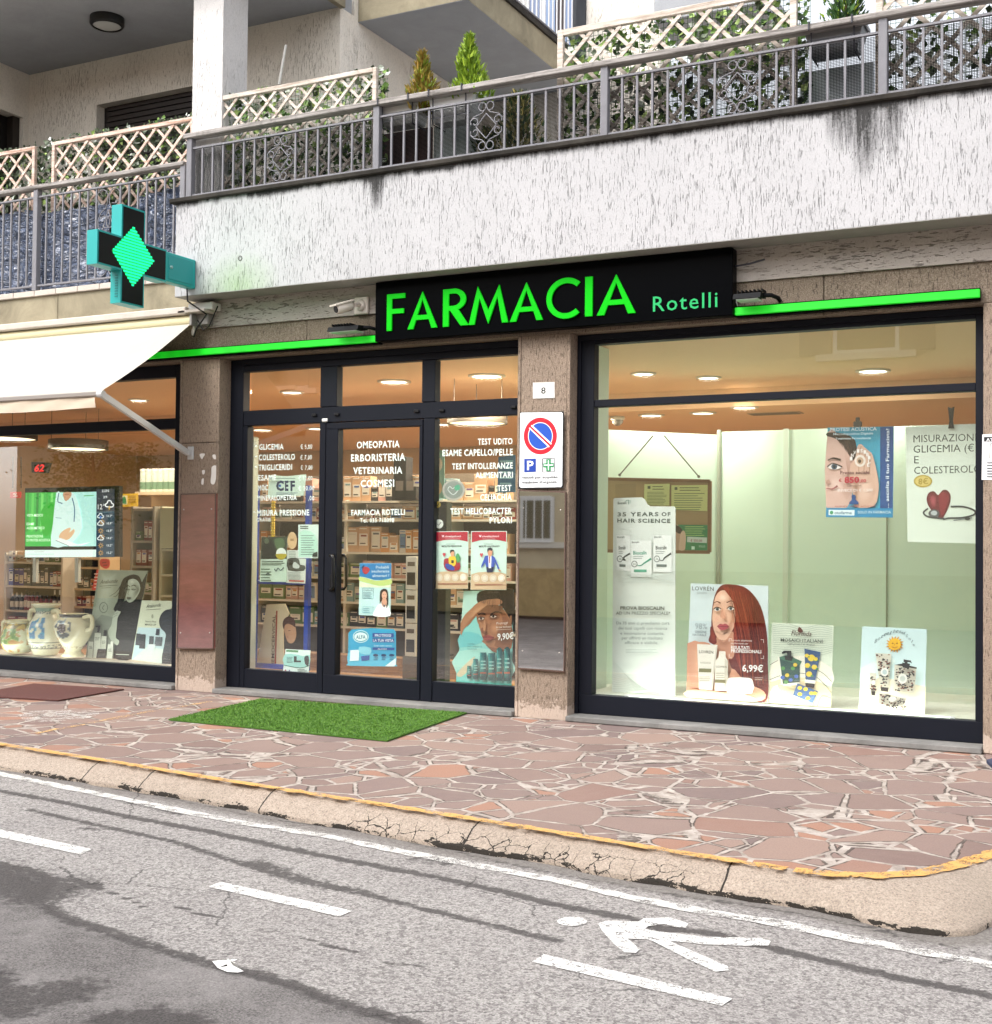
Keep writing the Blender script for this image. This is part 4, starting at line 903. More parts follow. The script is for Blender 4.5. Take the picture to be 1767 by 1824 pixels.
# green light bars
_b = NT('lit_green_bar'); _x = _b.sep(_b.tc.outputs['Object'])[0]; _w = _b.math('ADD', _b.math('MULTIPLY', _b.math('SINE', _b.math('MULTIPLY', _x, 38.0)), .04), .2)
_b.b.inputs['Emission Color'].default_value = lin('#0cc41c'); _b.l.new(_w, _b.b.inputs['Emission Strength']); GB = _b.fin(lin('#0cb41c'), .4)
def lightbar(label, xa, xb, y0, z0, z1):
    e = empty('light_bar', ((xa+xb)/2, y0, z0), label, 'light bar', None)
    b = MB(); b.box((xa, y0, z0), (xb, y0+.03, z1), GB, .004); b.build('diffuser', e); b = MB(); b.box((xa, y0+.031, z0-.012), (xb, -.001, z1+.012), M_SIGN); b.build('channel', e)
zg_ = lambda px, py: onY(px, py, -.09)
za_, zb_ = zg_(560, 617)[2], zg_(560, 607)[2]; lightbar('green glowing light bar left of the sign over the entrance', -8.6, s0[0]-.004, -.09, zs0+.005, zs0+.062)
lightbar('green glowing light bar right of the sign over the wide window', s1_[0]+.004, zg_(1745, 525)[0], -.09, zs0+.005, zs0+.062)
# floodlights lying on the bars
def flood(label, px0, px1, py):
    a, c = onY(px0, py, -.14), onY(px1, py, -.14); zz = zs0+.075; x0, x1 = a[0], c[0]
    e = empty('floodlight', ((x0+x1)/2, -.14, zz), label, 'floodlight', 'floodlights above the light bars'); dk = pm('#0b0c0f', .6, 0, 0, .15)
    b = MB(); b.prism([(x0, -.24, zz+.02), (x0, -.08, zz+.035), (x0, -.08, zz+.075), (x0, -.22, zz+.06)], (x1-x0-.08, 0, 0), dk)
    for i in range(7): b.box((x0+.02+i*.03, -.2, zz+.07), (x0+.028+i*.03, -.09, zz+.088), dk)
    b.build('housing', e); b = MB(); b.box((x0+.02, -.23, zz+.012), (x1-.1, -.10, zz+.019), pm('#c8d0cc', .2)); b.build('lens', e)
    b = MB(); b.tube([(x1-.08, -.14, zz+.05), (x1-.03, -.12, zz+.05), (x1, -.05, zz+.04), (x1, -.001, zz+.03)], .016, dk, 8); b.build('arm', e)
flood('black floodlight resting on the left green bar beside the security camera', 594, 662, 595); flood('black floodlight resting on the right green bar', 1312, 1380, 540)
# security camera
zc = zm(560, 480, 8.835)
e = empty('security_camera', onY(*zc(760, 580), -.02), 'white bullet security camera on the beam left of the sign', 'security camera'); wh = pm('#d9cfc4', .5)
pc = onY(*zc(755, 575), -.025); b = MB(); b.box((pc[0]-.07, -.05, pc[2]-.075), (pc[0]+.07, -.021, pc[2]+.075), wh, .008); b.lathe([(.05, -.012), (.045, -.03), (.02, -.034), (.001, -.034)], (pc[0], -.04, pc[2]), wh, 20, 'y', False); b.build('base_plate', e)
b = MB(); q1 = np.array((pc[0], -.07, pc[2])); q2 = onY(*zc(625, 565), -.16); b.tube([q1, (q1+q2)/2+np.array((0, 0, .01)), q2], .02, wh, 10); b.build('arm', e)
q3 = onY(*zc(580, 570), -.17); q4 = onY(*zc(340, 630), -.32); b = MB(); b.tube([q3, q3+(q4-q3)*.05, q3+(q4-q3)*.95, q4], [.035, .042, .042, .036], wh, 14); b.build('body', e)
b = MB(); dz = np.array((0, 0, .045)); b.bar(q3+dz, q4+dz*.9+(q4-q3)*.22, .09, .012, wh); b.build('sun_hood', e); b = MB(); b.tube([q4, q4+(q4-q3)*.02], .03, pm('#111111', .2), 14); b.build('lens', e)
# ================================================================== GREEN CROSS
XR_ = -7.62; zx = zm(120, 340, 5.89)
def CR(x, y): p = onX(*zx(x, y), XR_); return p[1], p[2]
TE = pm('#1f9e9b', .4, 0, 0, .4, 'teal_enamel')
fy = CR(312, 580)[0]; XB = onY(*zx(205, 590), fy)[0]
y_t0, y_t1 = CR(575, 250)[0], CR(820, 300)[0]; y_b0, y_b1 = CR(553, 1000)[0], CR(800, 1050)[0]
yv0, yv1 = (y_t0+y_b0)/2, (y_t1+y_b1)/2; zt = np.mean([CR(575, 145)[1], CR(820, 210)[1]]); zbm = np.mean([CR(550, 1170)[1], CR(800, 1230)[1]])
zh1 = np.mean([CR(322, 400)[1], CR(1040, 620)[1]]); zh0 = np.mean([CR(312, 770)[1], CR(1035, 950)[1]]); yh1 = CR(1040, 800)[0]
CRS = empty('pharmacy_cross', ((XR_+XB)/2, (yv0+yv1)/2, zbm), 'teal pharmacy cross with a lit green diamond sticking out over the awning', 'pharmacy cross')
out = [(fy, zh0), (yv0, zh0), (yv0, zbm), (yv1, zbm), (yv1, zh0), (yh1, zh0), (yh1, zh1), (yv1, zh1), (yv1, zt), (yv0, zt), (yv0, zh1), (fy, zh1)]
b = MB(); b.prism([(XR_, y, z) for y, z in out], (XB-XR_, 0, 0), TE)
cyy, czz = (yv0+yv1)/2, (zh0+zh1)/2
for k in range(9): b.box((XB+.05, yv0-.004, zbm+.05+k*.022), (XR_-.03, yv0, zbm+.06+k*.022), pm('#167f7d', .5))
b.build('body', CRS)
BK = pm('#060808', .5, 0, 0, .2, 'dark_led_panel'); m_ = .016; b = MB()
ins = [(fy+m_, zh0+m_), (yv0+m_, zh0+m_), (yv0+m_, zbm+m_), (yv1-m_, zbm+m_), (yv1-m_, zh0+m_), (yh1-m_, zh0+m_), (yh1-m_, zh1-m_), (yv1-m_, zh1-m_), (yv1-m_, zt-m_), (yv0+m_, zt-m_), (yv0+m_, zh1-m_), (fy+m_, zh1-m_)]
b.prism([(XR_+.001, y, z) for y, z in ins], (.003, 0, 0), BK); b.build('led_panel', CRS)
b = MB(); dpt = [CR(*p) for p in ((690, 375), (905, 740), (680, 1005), (462, 625))]
dzc = (sum(p[0] for p in dpt)/4, sum(p[1] for p in dpt)/4)
LG = pm('#10f09a', .4, 0, 1.25, .3, 'lit_led_green'); LG2 = pm('#00a84c', .4, 0, .5, .3, 'lit_led_backing')
b.face([(XR_+.0046, *p) for p in dpt], LG2)
n_ = 20; ztop_, zbot_ = dpt[0][1], dpt[2][1]
for i in range(n_):
    z = zbot_+(ztop_-zbot_)*(i+.5)/n_
    def edge(side):
        m = dpt[3] if side < 0 else dpt[1]
        a, c = (dpt[0], m) if z > m[1] else (m, dpt[2]); t = (z-a[1])/(c[1]-a[1]); return a[0]+(c[0]-a[0])*t
    a, c = edge(-1), edge(1)
    if c-a > .01: b.box((XR_+.005, a, z-.007), (XR_+.008, c, z+.007), LG)
b.build('lit_diamond', CRS)
ybx = -.302; b = MB(); b.box((XB+.02, yh1+.001, zh0+.012), (XR_+.0, ybx, zh1-.012), TE, .006); b.build('junction_box', CRS)
a = CR(1062, 660); c = CR(1300, 1000); b = MB(); b.box((XR_+.001, yh1+.02, zh0+.035), (XR_+.006, ybx-.045, zh1-.035), pm('#1a8f90', .4), .002); b.lathe([(.014, 0), (.014, .012), (.001, .013)], (XR_+.005, yh1+.05, czz), pm('#99bbbb', .3, .8), 14, 'x', False); b.build('access_door', CRS)
b = MB(); jx_ = (XB+XR_)/2; b.tube([(jx_, -.35, zh0+.01), (jx_, -.34, zh0-.1), onY(368, 560, -.2), onY(350, 585, -.15), onY(345, 600, -.1)], .008, pm('#101010', .6), 7)
b.tube([onY(352, 570, -.2), onY(362, 588, -.16), onY(372, 582, -.16), onY(388, 545, -.1)], .006, pm('#101010', .6), 7); b.build('cable', CRS)
# glow of the lit diamond on the wall beside it
gl = bpy.data.lights.new('cross_light', 'AREA'); gl.energy = 2.5*LK_; gl.size = .3; gl.color = (.1, 1, .55); go = bpy.data.objects.new('cross_light', gl); COL.objects.link(go); go.parent = CRS
gp = Vector((XR_+.03, dzc[0], dzc[1])); go.location = gp-Vector(WL[CRS]); go.rotation_euler = Vector((1, .25, 0)).to_track_quat('-Z', 'Y').to_euler()
# ================================================================== AWNING
za1 = zm(0, 520, 4.207)
AWN = empty('awning', (-9.5, -.6, 2.6), 'cream retractable fabric awning over the left shop window', 'awning')
tp = onY(*za1(1432, 238), -.14); XA_R = tp[0]
fp = onX(175, 700, XA_R)
b = MB(); cm = NT('cream_awning_cloth'); n_ = cm.noise(cm.mp((30, 4, 4)), 1, 4); cm.bump(n_, .12, .01)
M_CLO = cm.fin(cm.mix(cm.math('MULTIPLY', cm.ramp(cm.noise(None, 1.3, 5, .7), [(.4, 0), (.8, 1)]), .3), lin('#b7b3a8'), lin('#a39d8d')), .85)
rows = []
for j in range(16):
    t = j/15; sag = -.03*math.sin(math.pi*t); rows.append([(x, -.14+(fp[1]+.14)*t, tp[2]+(fp[2]-tp[2])*t+sag) for x in np.linspace(-14, XA_R-.0, 20)])
b.grid(rows, M_CLO); b.build('canvas', AWN)
b = MB(); b.lathe([(.048, -14-XA_R), (.048, .0)], (XA_R, -.115, tp[2]+.035), pm('#d9cfa9', .6), 20, 'x'); b.build('roller', AWN)
zhd = onY(*za1(700, 250), -.16)[2]
b = MB(); b.box((-14, -.2, tp[2]+.085), (XA_R-.02, -.001, tp[2]+.15), M_TILE, .01); b.build('top_board', AWN)
b = MB(); b.box((-14, fp[1]-.03, fp[2]-.03), (XA_R+.01, fp[1]+.03, fp[2]+.012), pm('#9a928c', .35, .3), .008); b.build('front_bar', AWN)
b = MB(); rows = []
for j in range(5): rows.append([(x, fp[1]-.012+.006*math.sin(x*14+j), fp[2]-.03-.095*j/4+.006*math.sin(x*3.1)*j/4) for x in np.linspace(-14, XA_R-.02, 60)])
b.grid(rows, pm('#c9b9a5', .85)); b.build('valance', AWN)
br = onY(*za1(1405, 1205), -.05); a0 = np.array((XA_R+.03, fp[1], fp[2]-.01)); b = MB(); al = pm('#c9c9ca', .4, .2)
b.bar(a0, br, .035, .05, al); b.lathe([(.03, -.03), (.03, .03)], a0, al, 14, 'x'); b.build('arm', AWN)
b = MB(); b.box((br[0]-.035, -.012, br[2]-.06), (br[0]+.035, -.001, br[2]+.06), al, .003); b.box((br[0]-.02, -.06, br[2]-.025), (br[0]+.02, -.012, br[2]+.025), al, .004); b.build('wall_bracket', AWN)
b = MB(); ep = pm('#8d8a86', .5, .3); b.box((XA_R+.002, -.17, tp[2]-.02), (XA_R+.03, -.03, tp[2]+.085), ep, .004); b.box((XA_R+.03, -.1, tp[2]-.01), (XA_R+.16, -.021, tp[2]+.09), ep, .006); q = onY(*za1(1450, 300), -.1); b.tube([(XA_R+.02, -.12, tp[2]+.02), q], .012, pm('#c9c5bc', .4), 8); b.lathe([(.016, -.03), (.02, 0), (.016, .03)], q, pm('#d6d2c8', .4), 10); b.build('end_bracket', AWN)
b = MB(); p = onY(*za1(1540, 140), -.12); b.box((p[0]-.26, -.2, p[2]-.02), (p[0]+.05, -.022, p[2]+.005), M_TILE, .004); b.box((p[0]-.18, -.15, p[2]+.006), (p[0]+.1, -.023, p[2]+.07), pm('#d8d6d2', .6), .006); b.build('end_cap_board', AWN)
# ================================================================== PLATES, SIGNS ON THE PILLARS
z8 = zm(900, 560, 2.4)
s = Sheet('house_number_plate', 'small white house number plate reading 8 on the middle pillar', 'number plate', -.006, z8)
s.base([(118, 292), (210, 289), (211, 357), (118, 360)], '#e9e8e4', .006); s.line([(121, 295), (207, 292), (208, 354), (121, 357), (121, 295)], 1.4, '#8e9096'); s.text('8', (153, 339), (173, 338), 28, '#101010', .012); s.done()
s = Sheet('parking_sign', 'white no parking sign with red ringed blue disc on the middle pillar', 'traffic sign', -.03, z8)
s.base([(62, 418), (250, 415), (247, 742), (55, 746)], '#1a1b20', .004); s.k = 2
s.poly([(64, 423), (70, 420), (240, 418), (246, 424), (243, 732), (238, 738), (66, 741), (60, 735)], '#eef0f2')
s.ell(150, 520, 71, 79, '#c8142a', n=40); s.ell(150, 520, 53, 59, '#f0f0f2', n=40); s.ell(150, 520, 50, 56, '#1c4fb4', n=40)
s.poly([(101, 487), (114, 472), (199, 552), (186, 569)], '#f0f0f2'); s.poly([(103, 481), (108, 476), (197, 559), (191, 565)], '#c8142a')
s.poly([(81, 618), (131, 616), (131, 673), (81, 675)], '#173d9c'); s.text('P', (93, 665), (121, 664), 40, '#ffffff', .02)
s.line([(159, 617), (210, 615), (210, 672), (159, 674), (159, 617)], 3, '#22252b')
s.poly([(175, 620), (194, 619), (194, 636), (207, 635), (207, 653), (194, 653), (194, 669), (175, 670), (175, 654), (162, 654), (162, 637), (175, 636)], '#128a4a')
s.poly([(182, 624), (187, 624), (187, 642), (204, 641), (204, 647), (187, 647), (187, 666), (182, 666), (182, 647), (165, 648), (165, 642), (182, 642)], '#f0f0f2')
s.text('veicoli per acquisto', (71, 702), (224, 699), 11, '#15161a', .012); s.text("medicine d'urgenza", (72, 723), (220, 720), 11, '#15161a', .012); s.done()
def case(name, label, corners, Y, backc, cover=None):
    e = empty(name, onY(*corners[3], Y), label, 'display case', None); P = [onY(*p, Y) for p in corners]
    t = NT('case_'+name+str(len(label))); n = t.noise(t.mp((3, 3, 14)), 1, 5, .7); c = t.mix(t.ramp(n, [(.3, 0), (.75, 1)]), lin(backc), tuple(x*1.7 for x in lin(backc)[:3])+(1,))
    t.fin(c, .07, .0, 1.0); b = MB(); b.prism(P, (0, -Y-.001, 0), t.m); b.build('backing', e)
    b = MB(); Q = [p+np.array((0, -.004, 0)) for p in P]
    for i in range(4): b.bar(Q[i], Q[(i+1) % 4], .007, .010, pm('#5f4a42', .5))
    for i in range(4):
        q = Q[i]*.9+Q[(i+2) % 4]*.1; b.lathe([(.008, 0), (.006, -.006), (.001, -.007)], q, pm('#b9b0a8', .3, .7), 8, 'y', False)
    b.build('frame', e); b = MB(); b.face([p+np.array((0, -.007, 0)) for p in P], cover or M_GLASS2); b.build('cover', e)
    return e
z5 = zm(0, 700, 3.257)
case('display_case', 'reddish glazed notice case hung on the left pillar', [z5(1050, 588), z5(1252, 582), z5(1238, 1482), z5(1028, 1480)], -.03, '#82524c', M_GLASS3)
case('display_case', 'mirroring glazed notice case below the parking sign on the middle pillar', [z8(60, 752), z8(258, 760), z8(252, 1526), z8(55, 1512)], -.025, '#4a3a33')
s = Sheet('torn_paper', 'white torn scraps of a peeled sticker on the left pillar', 'paper scraps', -.003, z5)
s.base([(1228, 430), (1250, 420), (1258, 440), (1252, 500), (1240, 530), (1222, 520), (1226, 470)], '#e2ddd8', .002, 3)
for q in ([(1158, 355), (1188, 352), (1180, 372), (1170, 384)], [(1232, 360), (1250, 358), (1252, 384), (1238, 380)], [(1172, 450), (1188, 448), (1186, 468), (1176, 472)], [(1170, 502), (1182, 496), (1180, 530), (1168, 528)]): s.poly(q, '#e2ddd8', 3)
s.done()
zr1 = zm(1040, 560, 2.4305)
s = Sheet('warning_notice', 'white warning notice with a black ATTENZIONE heading on the right pillar', 'notice', -.004, zr1)
s.base([(1725, 520), (1900, 512), (1900, 720), (1722, 716)], '#eceaea', .003); s.poly([(1732, 531), (1890, 525), (1890, 548), (1732, 551)], '#1b1d22')
s.text('ATTENZIONE', (1742, 549), (1885, 543), 13, '#f2f2f2', .012)
s.line([(1760, 560), (1800, 558), (1800, 620), (1756, 622), (1760, 560)], 2.5, '#55585e'); s.lines(1745, 1880, 640, 700, 6, '#55585e', .4); s.done()
# ================================================================== MATS AND LITTER
gm = [gz(p, .004) for p in ((300, 1283), (465, 1246), (832, 1271), (690, 1321))]
e = empty('turf_mat', sum(gm)/4, 'bright green artificial turf doormat in front of the glass entrance', 'doormat')
def m_turf():
    t = NT('green_turf_backing'); t.bump(t.noise(None, 150, 3), 1, .01); return t.fin(t.mix(t.noise(None, 90, 3), lin('#35580f'), lin('#4f7d22')), .9)
b = MB(); b.prism(gm, (0, 0, .009), m_turf()); b.build('backing', e)
mt = leafmat('turf_blades', '#3d6717', '#547f24', '#6d9438'); b = MB()
for i in range(26000):
    u, v = random.random(), random.random(); p = (gm[0]*(1-u)+gm[3]*u)*(1-v)+(gm[1]*(1-u)+gm[2]*u)*v
    a = random.uniform(0, 6.28); h = random.uniform(.007, .015); l = np.array((math.cos(a), math.sin(a), 0))*.0035; t = np.array((random.gauss(0, .009), random.gauss(0, .009), h))
    p = p+np.array((0, 0, .008)); b.face([p-l, p+l, p+t], mt)
b.build('blades', e)
bm = [gz(p, .004) for p in ((-60, 1240), (60, 1219), (221, 1229), (104, 1249))]
def m_mat():
    t = NT('brown_ribbed_mat'); x = t.sep(t.mp((55, 55, 1), rot=(0, 0, .5)))[0]; r = t.math('SINE', t.math('MULTIPLY', x, 6.28)); t.bump(r, .6, .006)
    return t.fin(t.mix(t.noise(None, 60, 4), lin('#4a2a28'), lin('#6b403a')), .9)
b = MB(); b.prism(bm, (0, 0, .01), m_mat()); b.build('floor_mat', None, sum(bm)/4, label='dark brown ribbed mat in front of the left shop window', cat='doormat')
lp = [gz(p, RZ+.005) for p in ((378, 1712), (392, 1713), (405, 1719), (418, 1722), (434, 1730), (424, 1732), (405, 1731), (388, 1724))]
b = MB(); c_ = sum(lp)/8+np.array((0, 0, .022)); wp = pm('#f2f1ee', .7)
for i in range(8): b.face([lp[i], lp[(i+1) % 8], c_+np.array((random.uniform(-.03, .03), random.uniform(-.03, .03), random.uniform(-.01, .01)))], wp)
b.build('paper_litter', None, sum(lp)/8, label='crumpled scrap of white paper lying on the asphalt', cat='litter')
lf = [gz(p, .006) for p in ((1757, 1359), (1767, 1356), (1790, 1362), (1770, 1371))]; b = MB(); b.prism(lf, (0, 0, .02), pm('#2c3550', .6)); b.build('dark_scrap', None, lf[0], label='dark blue scrap on the paving at the right edge beside the pillar', cat='litter')
# ================================================================== CEILING LIGHTS
WARM = (1, .86, .68); LK = pm('#fff3dc', .4, 0, 5, .3, 'lit_lamp_diffuser'); RIM = pm('#d8cfc0', .4)
def downlight(px, py, r, watt, z=3.058, label=None):
    col = (1, .95, .86) if px > 1100 and z > 3 else WARM
    p = onZ(px, py, z); e = empty('ceiling_light', p, label, 'ceiling light', 'round recessed lights in the shop ceiling')
    b = MB(); b.lathe([(r*1.25, 0), (r*1.25, -.012), (r, -.016), (r, 0)], p, RIM, 24, cap=False); b.build('rim', e)
    b = MB(); b.lathe([(r*.99, -.008), (r*.6, -.011), (.001, -.012)], p, LK, 24, cap=False); b.build('diffuser', e)
    if watt:
        l = bpy.data.lights.new('lamp', 'AREA'); l.shape = 'DISK'; l.size = r*2; l.energy = LK_*watt*(.85 if px > 1100 and z > 3 else 2.0); l.color = col; o = bpy.data.objects.new('lamp', l); COL.objects.link(o); o.parent = e; o.location = (0, 0, -.03)
for px, py, r, wt, lb in ((520, 698, .11, 28, 'round ceiling light behind the upper left entrance pane'), (702, 679, .14, 30, 'bright round ceiling light behind the pane above the door'), (867, 669, .15, 30, 'large round ceiling light behind the upper right entrance pane'),
    (1146, 665, .1, 26, 'round ceiling light nearest the left end of the wide window top pane'), (1262, 672, .1, 26, 'second round ceiling light in the wide window top pane'), (1555, 660, .13, 30, 'big round ceiling light under the reflected window'), (247, 712, .1, 22, 'round ceiling light behind the awning arm')):
    downlight(px, py, r, wt, 3.058, lb)
for px, py, r, wt, lb in ((467, 765, .12, 26, 'far ceiling light above the price list'), (565, 763, .12, 0, 'far ceiling light beside the door frame mullion'), (783, 755, .12, 26, 'small far ceiling light beside the big ring lamp'), (1063, 741, .12, 22, 'far ceiling light at the left edge of the wide window'), (1160, 739, .12, 22, 'far ceiling light right of the dome camera'), (1252, 735, .12, 0, 'far ceiling light left of the brightest one'), (1326, 725, .12, 22, 'far ceiling light just under the wide window crossbar')):
    downlight(px, py, r, wt, 2.858, lb)
def ring(px0, px1, py, Y, label, c='#6b6156', h=.12, up=1.0, watt=20):
    a, c1 = onY(px0, py, Y), onY(px1, py, Y); x = (a[0]+c1[0])/2; r = abs(c1[0]-a[0])/2; z = a[2]
    e = empty('pendant_lamp', (x, Y, z), label, 'pendant lamp'); b = MB(); b.lathe([(r, 0), (r, h), (r-.02, h), (r-.02, 0)], (x, Y, z), pm(c, .5), 40, cap=False); b.lathe([(r-.02, h-.01), (.001, h-.01)], (x, Y, z), pm(c, .5), 40, cap=False); b.build('shade', e)
    b = MB(); b.lathe([(r-.021, .012), (r*.5, .008), (.001, .006)], (x, Y, z), pm('#ffe9bf', .4, 0, 2.2, .3, 'lit_pendant_diffuser'), 40, cap=False); b.build('diffuser', e)
    b = MB()
    for t in (0, 2.1, 4.2): b.tube([(x+(r-.03)*math.cos(t), Y+(r-.03)*math.sin(t), z+h), (x+(r-.03)*math.cos(t), Y+(r-.03)*math.sin(t), 3.06 if Y < 4 else 2.86)], .004, pm('#5a5148', .5), 5)
    b.build('cords', e)
    l = bpy.data.lights.new('lamp', 'AREA'); l.shape = 'DISK'; l.size = r*1.6; l.energy = LK_*watt; l.color = WARM; o = bpy.data.objects.new('lamp', l); COL.objects.link(o); o.parent = e; o.location = (0, 0, -.02)
ring(803, 898, 757, 2.4, 'large round pendant lamp hanging behind the entrance right pane'); ring(102, 178, 802, 3.0, 'round pendant lamp hanging above the television', '#3a332c'); ring(-40, 47, 784, 2.6, 'dark round pendant lamp at the left edge above the number display', '#17130f')
# LED tubes on the window ledges
def tube_light(x0, x1, z, Y, label):
    e = empty('light_tube', ((x0+x1)/2, Y, z), label, 'light tube'); b = MB(); b.tube([(x0, Y, z), (x1, Y, z)], .014, pm('#f7fff2', .3, 0, 1.5, .3, 'lit_white_tube'), 10); b.build('tube', e)
    b = MB(); b.box((x0-.03, Y-.016, z-.02), (x0-.001, Y+.016, z+.016), pm('#dddddd', .4)); b.box((x1+.001, Y-.016, z-.02), (x1+.03, Y+.016, z+.016), pm('#dddddd', .4)); b.build('end_caps', e)
    l = bpy.data.lights.new('lamp', 'AREA'); l.shape = 'RECTANGLE'; l.size = x1-x0; l.size_y = .06; l.energy = 3.5*LK_; l.color = (.93, 1, .9); o = bpy.data.objects.new('lamp', l); COL.objects.link(o); o.parent = e; o.location = (0, .05, .03); o.rotation_euler = Vector((0, .6, .8)).to_track_quat('-Z', 'Z').to_euler()
ta, tb = onY(1120, 1241, .235), onY(1693, 1280, .235); tube_light(ta[0], tb[0], (ta[2]+tb[2])/2, .235, 'white light tube along the foot of the wide window')
ta, tb = onY(-60, 1168, .235), onY(258, 1184, .235); tube_light(ta[0], tb[0], (ta[2]+tb[2])/2, .235, 'white light tube in front of the pottery jars')
# ================================================================== WINDOW LETTERING ON THE ENTRANCE
z6 = zm(400, 600, 3.272); YL_ = YG-.0045; WT = pm('#e3efe8', .6, name='white_vinyl')
def vinyl(label, rows):
    e = empty('window_lettering', onY(*z6(*rows[-1][1]), YL_), label, 'lettering')
    for t, p0, p1, h, bo in rows:
        a = onY(*z6(*p0), YL_); c = onY(*z6(*p1), YL_); u = onY(*z6(p0[0], p0[1]-h), YL_)-a; b = MB(); put_text(b, t, a, c, u, WT, bo*.9, 1.12); b.build('text_line', e)
vinyl('white price list lettering with test prices on the left entrance pane', [('•', (177, 650), (188, 650), 30, .0), ('GLICEMIA', (202, 658), (343, 655), 33, .022), ('€ 5,00', (443, 654), (510, 652), 27, 0), ('•', (177, 711), (188, 711), 30, 0), ('COLESTEROLO', (200, 719), (410, 715), 34, .022), ('€ 7,00', (441, 716), (509, 714), 27, 0), ('•', (177, 772), (188, 772), 30, 0), ('TRIGLICERIDI', (198, 778), (393, 774), 34, .022), ('€ 7,00', (443, 776), (511, 774), 27, 0),
    ('ESAME', (196, 837), (300, 835), 33, .022), ('€ 12,00', (430, 837), (511, 835), 27, 0), ('MOC', (196, 896), (252, 894), 33, .022), ('€ 20,00', (430, 896), (523, 894), 27, 0), ('MINERALOMETRIA', (192, 955), (420, 950), 31, .022), (',00', (488, 953), (523, 953), 27, 0), ('•', (168, 1035), (178, 1035), 28, 0), ('MISURA PRESSIONE', (190, 1042), (493, 1040), 34, .022), ('GRATIS', (187, 1077), (268, 1076), 23, .01)])
vinyl('white lettering OMEOPATIA to COSMESI on the door pane', [('OMEOPATIA', (770, 649), (1020, 643), 40, .022), ('ERBORISTERIA', (737, 726), (1053, 720), 42, .022), ('VETERINARIA', (750, 799), (1035, 796), 40, .022), ('COSMESI', (793, 875), (988, 872), 42, .022), ('FARMACIA ROTELLI', (738, 1040), (1050, 1036), 33, .02), ('Tel. 035 718098', (790, 1082), (988, 1080), 26, .012)])
vinyl('white lettering listing TEST UDITO and other tests on the right entrance pane', [('TEST UDITO', (1476, 628), (1678, 625), 36, .022), ('ESAME CAPELLO/PELLE', (1270, 695), (1680, 689), 38, .022), ('TEST INTOLLERANZE', (1326, 772), (1680, 766), 35, .022), ('ALIMENTARI', (1462, 823), (1680, 820), 35, .022), ('TEST', (1590, 898), (1672, 897), 35, .022), ('CELIACHIA', (1490, 953), (1673, 951), 37, .022), ('TEST HELICOBACTER', (1316, 1034), (1674, 1031), 36, .022), ('PYLORI', (1545, 1086), (1674, 1085), 36, .022)])
# ================================================================== POSTERS ON THE ENTRANCE
YI = YG+.010
s = Sheet('banner', 'small pale banner with dark blue letters hanging behind the price list', 'banner', YI+.02, z6)
s.base([(255, 806), (365, 812), (475, 801), (470, 860), (462, 925), (355, 928), (250, 936), (256, 870)], '#cfe3d3'); s.lines(300, 420, 822, 840, 2, '#8fa39a', .3)
for t, a, b_, w in (('C', 300, 345, .03), ('E', 352, 372, .03), ('F', 384, 410, .03)): s.text(t, (a, 895), (b_, 894), 56, '#1f2f55', .045)
s.ell(322, 868, 8, 8, '#2d6fb0'); s.lines(300, 430, 908, 916, 2, '#7d93a0', .4); s.done()
s = Sheet('notice', 'white notice sheet with a pale green circle beside the door handle', 'notice', YI, z7); s.base([(430, 113), (547, 112), (545, 309), (428, 308)], '#dfeee6')
s.poly([(432, 160), (460, 145), (500, 150), (530, 175), (542, 210), (542, 300), (432, 300)], '#c7ecd9'); s.lines(445, 525, 175, 285, 9, '#6f8a80', .28); s.lines(440, 500, 120, 132, 2, '#3d544d', .4); s.poly([(515, 280), (540, 270), (541, 300), (510, 300)], '#22302c'); s.done()
s = Sheet('flyer', 'green and white flyer with a dark photo taped to the left entrance pane', 'flyer', YI, z7); s.base([(215, 187), (365, 181), (360, 447), (205, 445)], '#c8dcc8')
s.poly([(215, 187), (365, 181), (363, 285), (212, 290)], '#2f3b2c'); s.poly([(230, 200), (262, 195), (285, 225), (300, 285), (225, 287)], '#171c18', 4); s.ell(245, 208, 14, 17, '#5e6a50'); s.poly([(290, 200), (340, 195), (350, 240), (310, 260)], '#55704a', 4)
s.poly([(212, 290), (363, 287), (362, 312), (211, 314)], '#1e2a20'); s.ell(330, 282, 30, 34, '#e8efe4'); s.poly([(300, 284), (360, 284), (356, 302), (340, 316), (318, 316), (304, 303)], '#b9a81e', 2); s.lines(216, 350, 325, 345, 3, '#2c4632', .4)
s.lines(212, 280, 370, 435, 5, '#41604c', .3); s.line([(290, 370), (300, 385), (312, 365), (325, 380), (345, 362)], 4, '#2a3e55', 3); s.line([(240, 405), (255, 395), (262, 408)], 4, '#2a3e55', 3); s.done()
s = Sheet('flyer', 'black and white flyer overlapping the green one, with a small red caption', 'flyer', YI+.006, z7); s.base([(365, 262), (428, 262), (428, 310), (474, 312), (470, 456), (359, 452)], '#d7ddd2')
s.poly([(368, 312), (430, 310), (440, 345), (468, 352), (462, 382), (372, 380)], '#4b504c', 2); s.poly([(376, 320), (398, 318), (400, 345), (378, 350)], '#15191a'); s.poly([(405, 330), (435, 350), (430, 368), (398, 362)], '#c9cfc7', 3); s.lines(368, 462, 392, 430, 6, '#6a746d', .3); s.lines(375, 425, 268, 305, 5, '#77867d', .25); s.poly([(375, 436), (462, 438), (462, 446), (375, 444)], '#b5443a'); s.done()
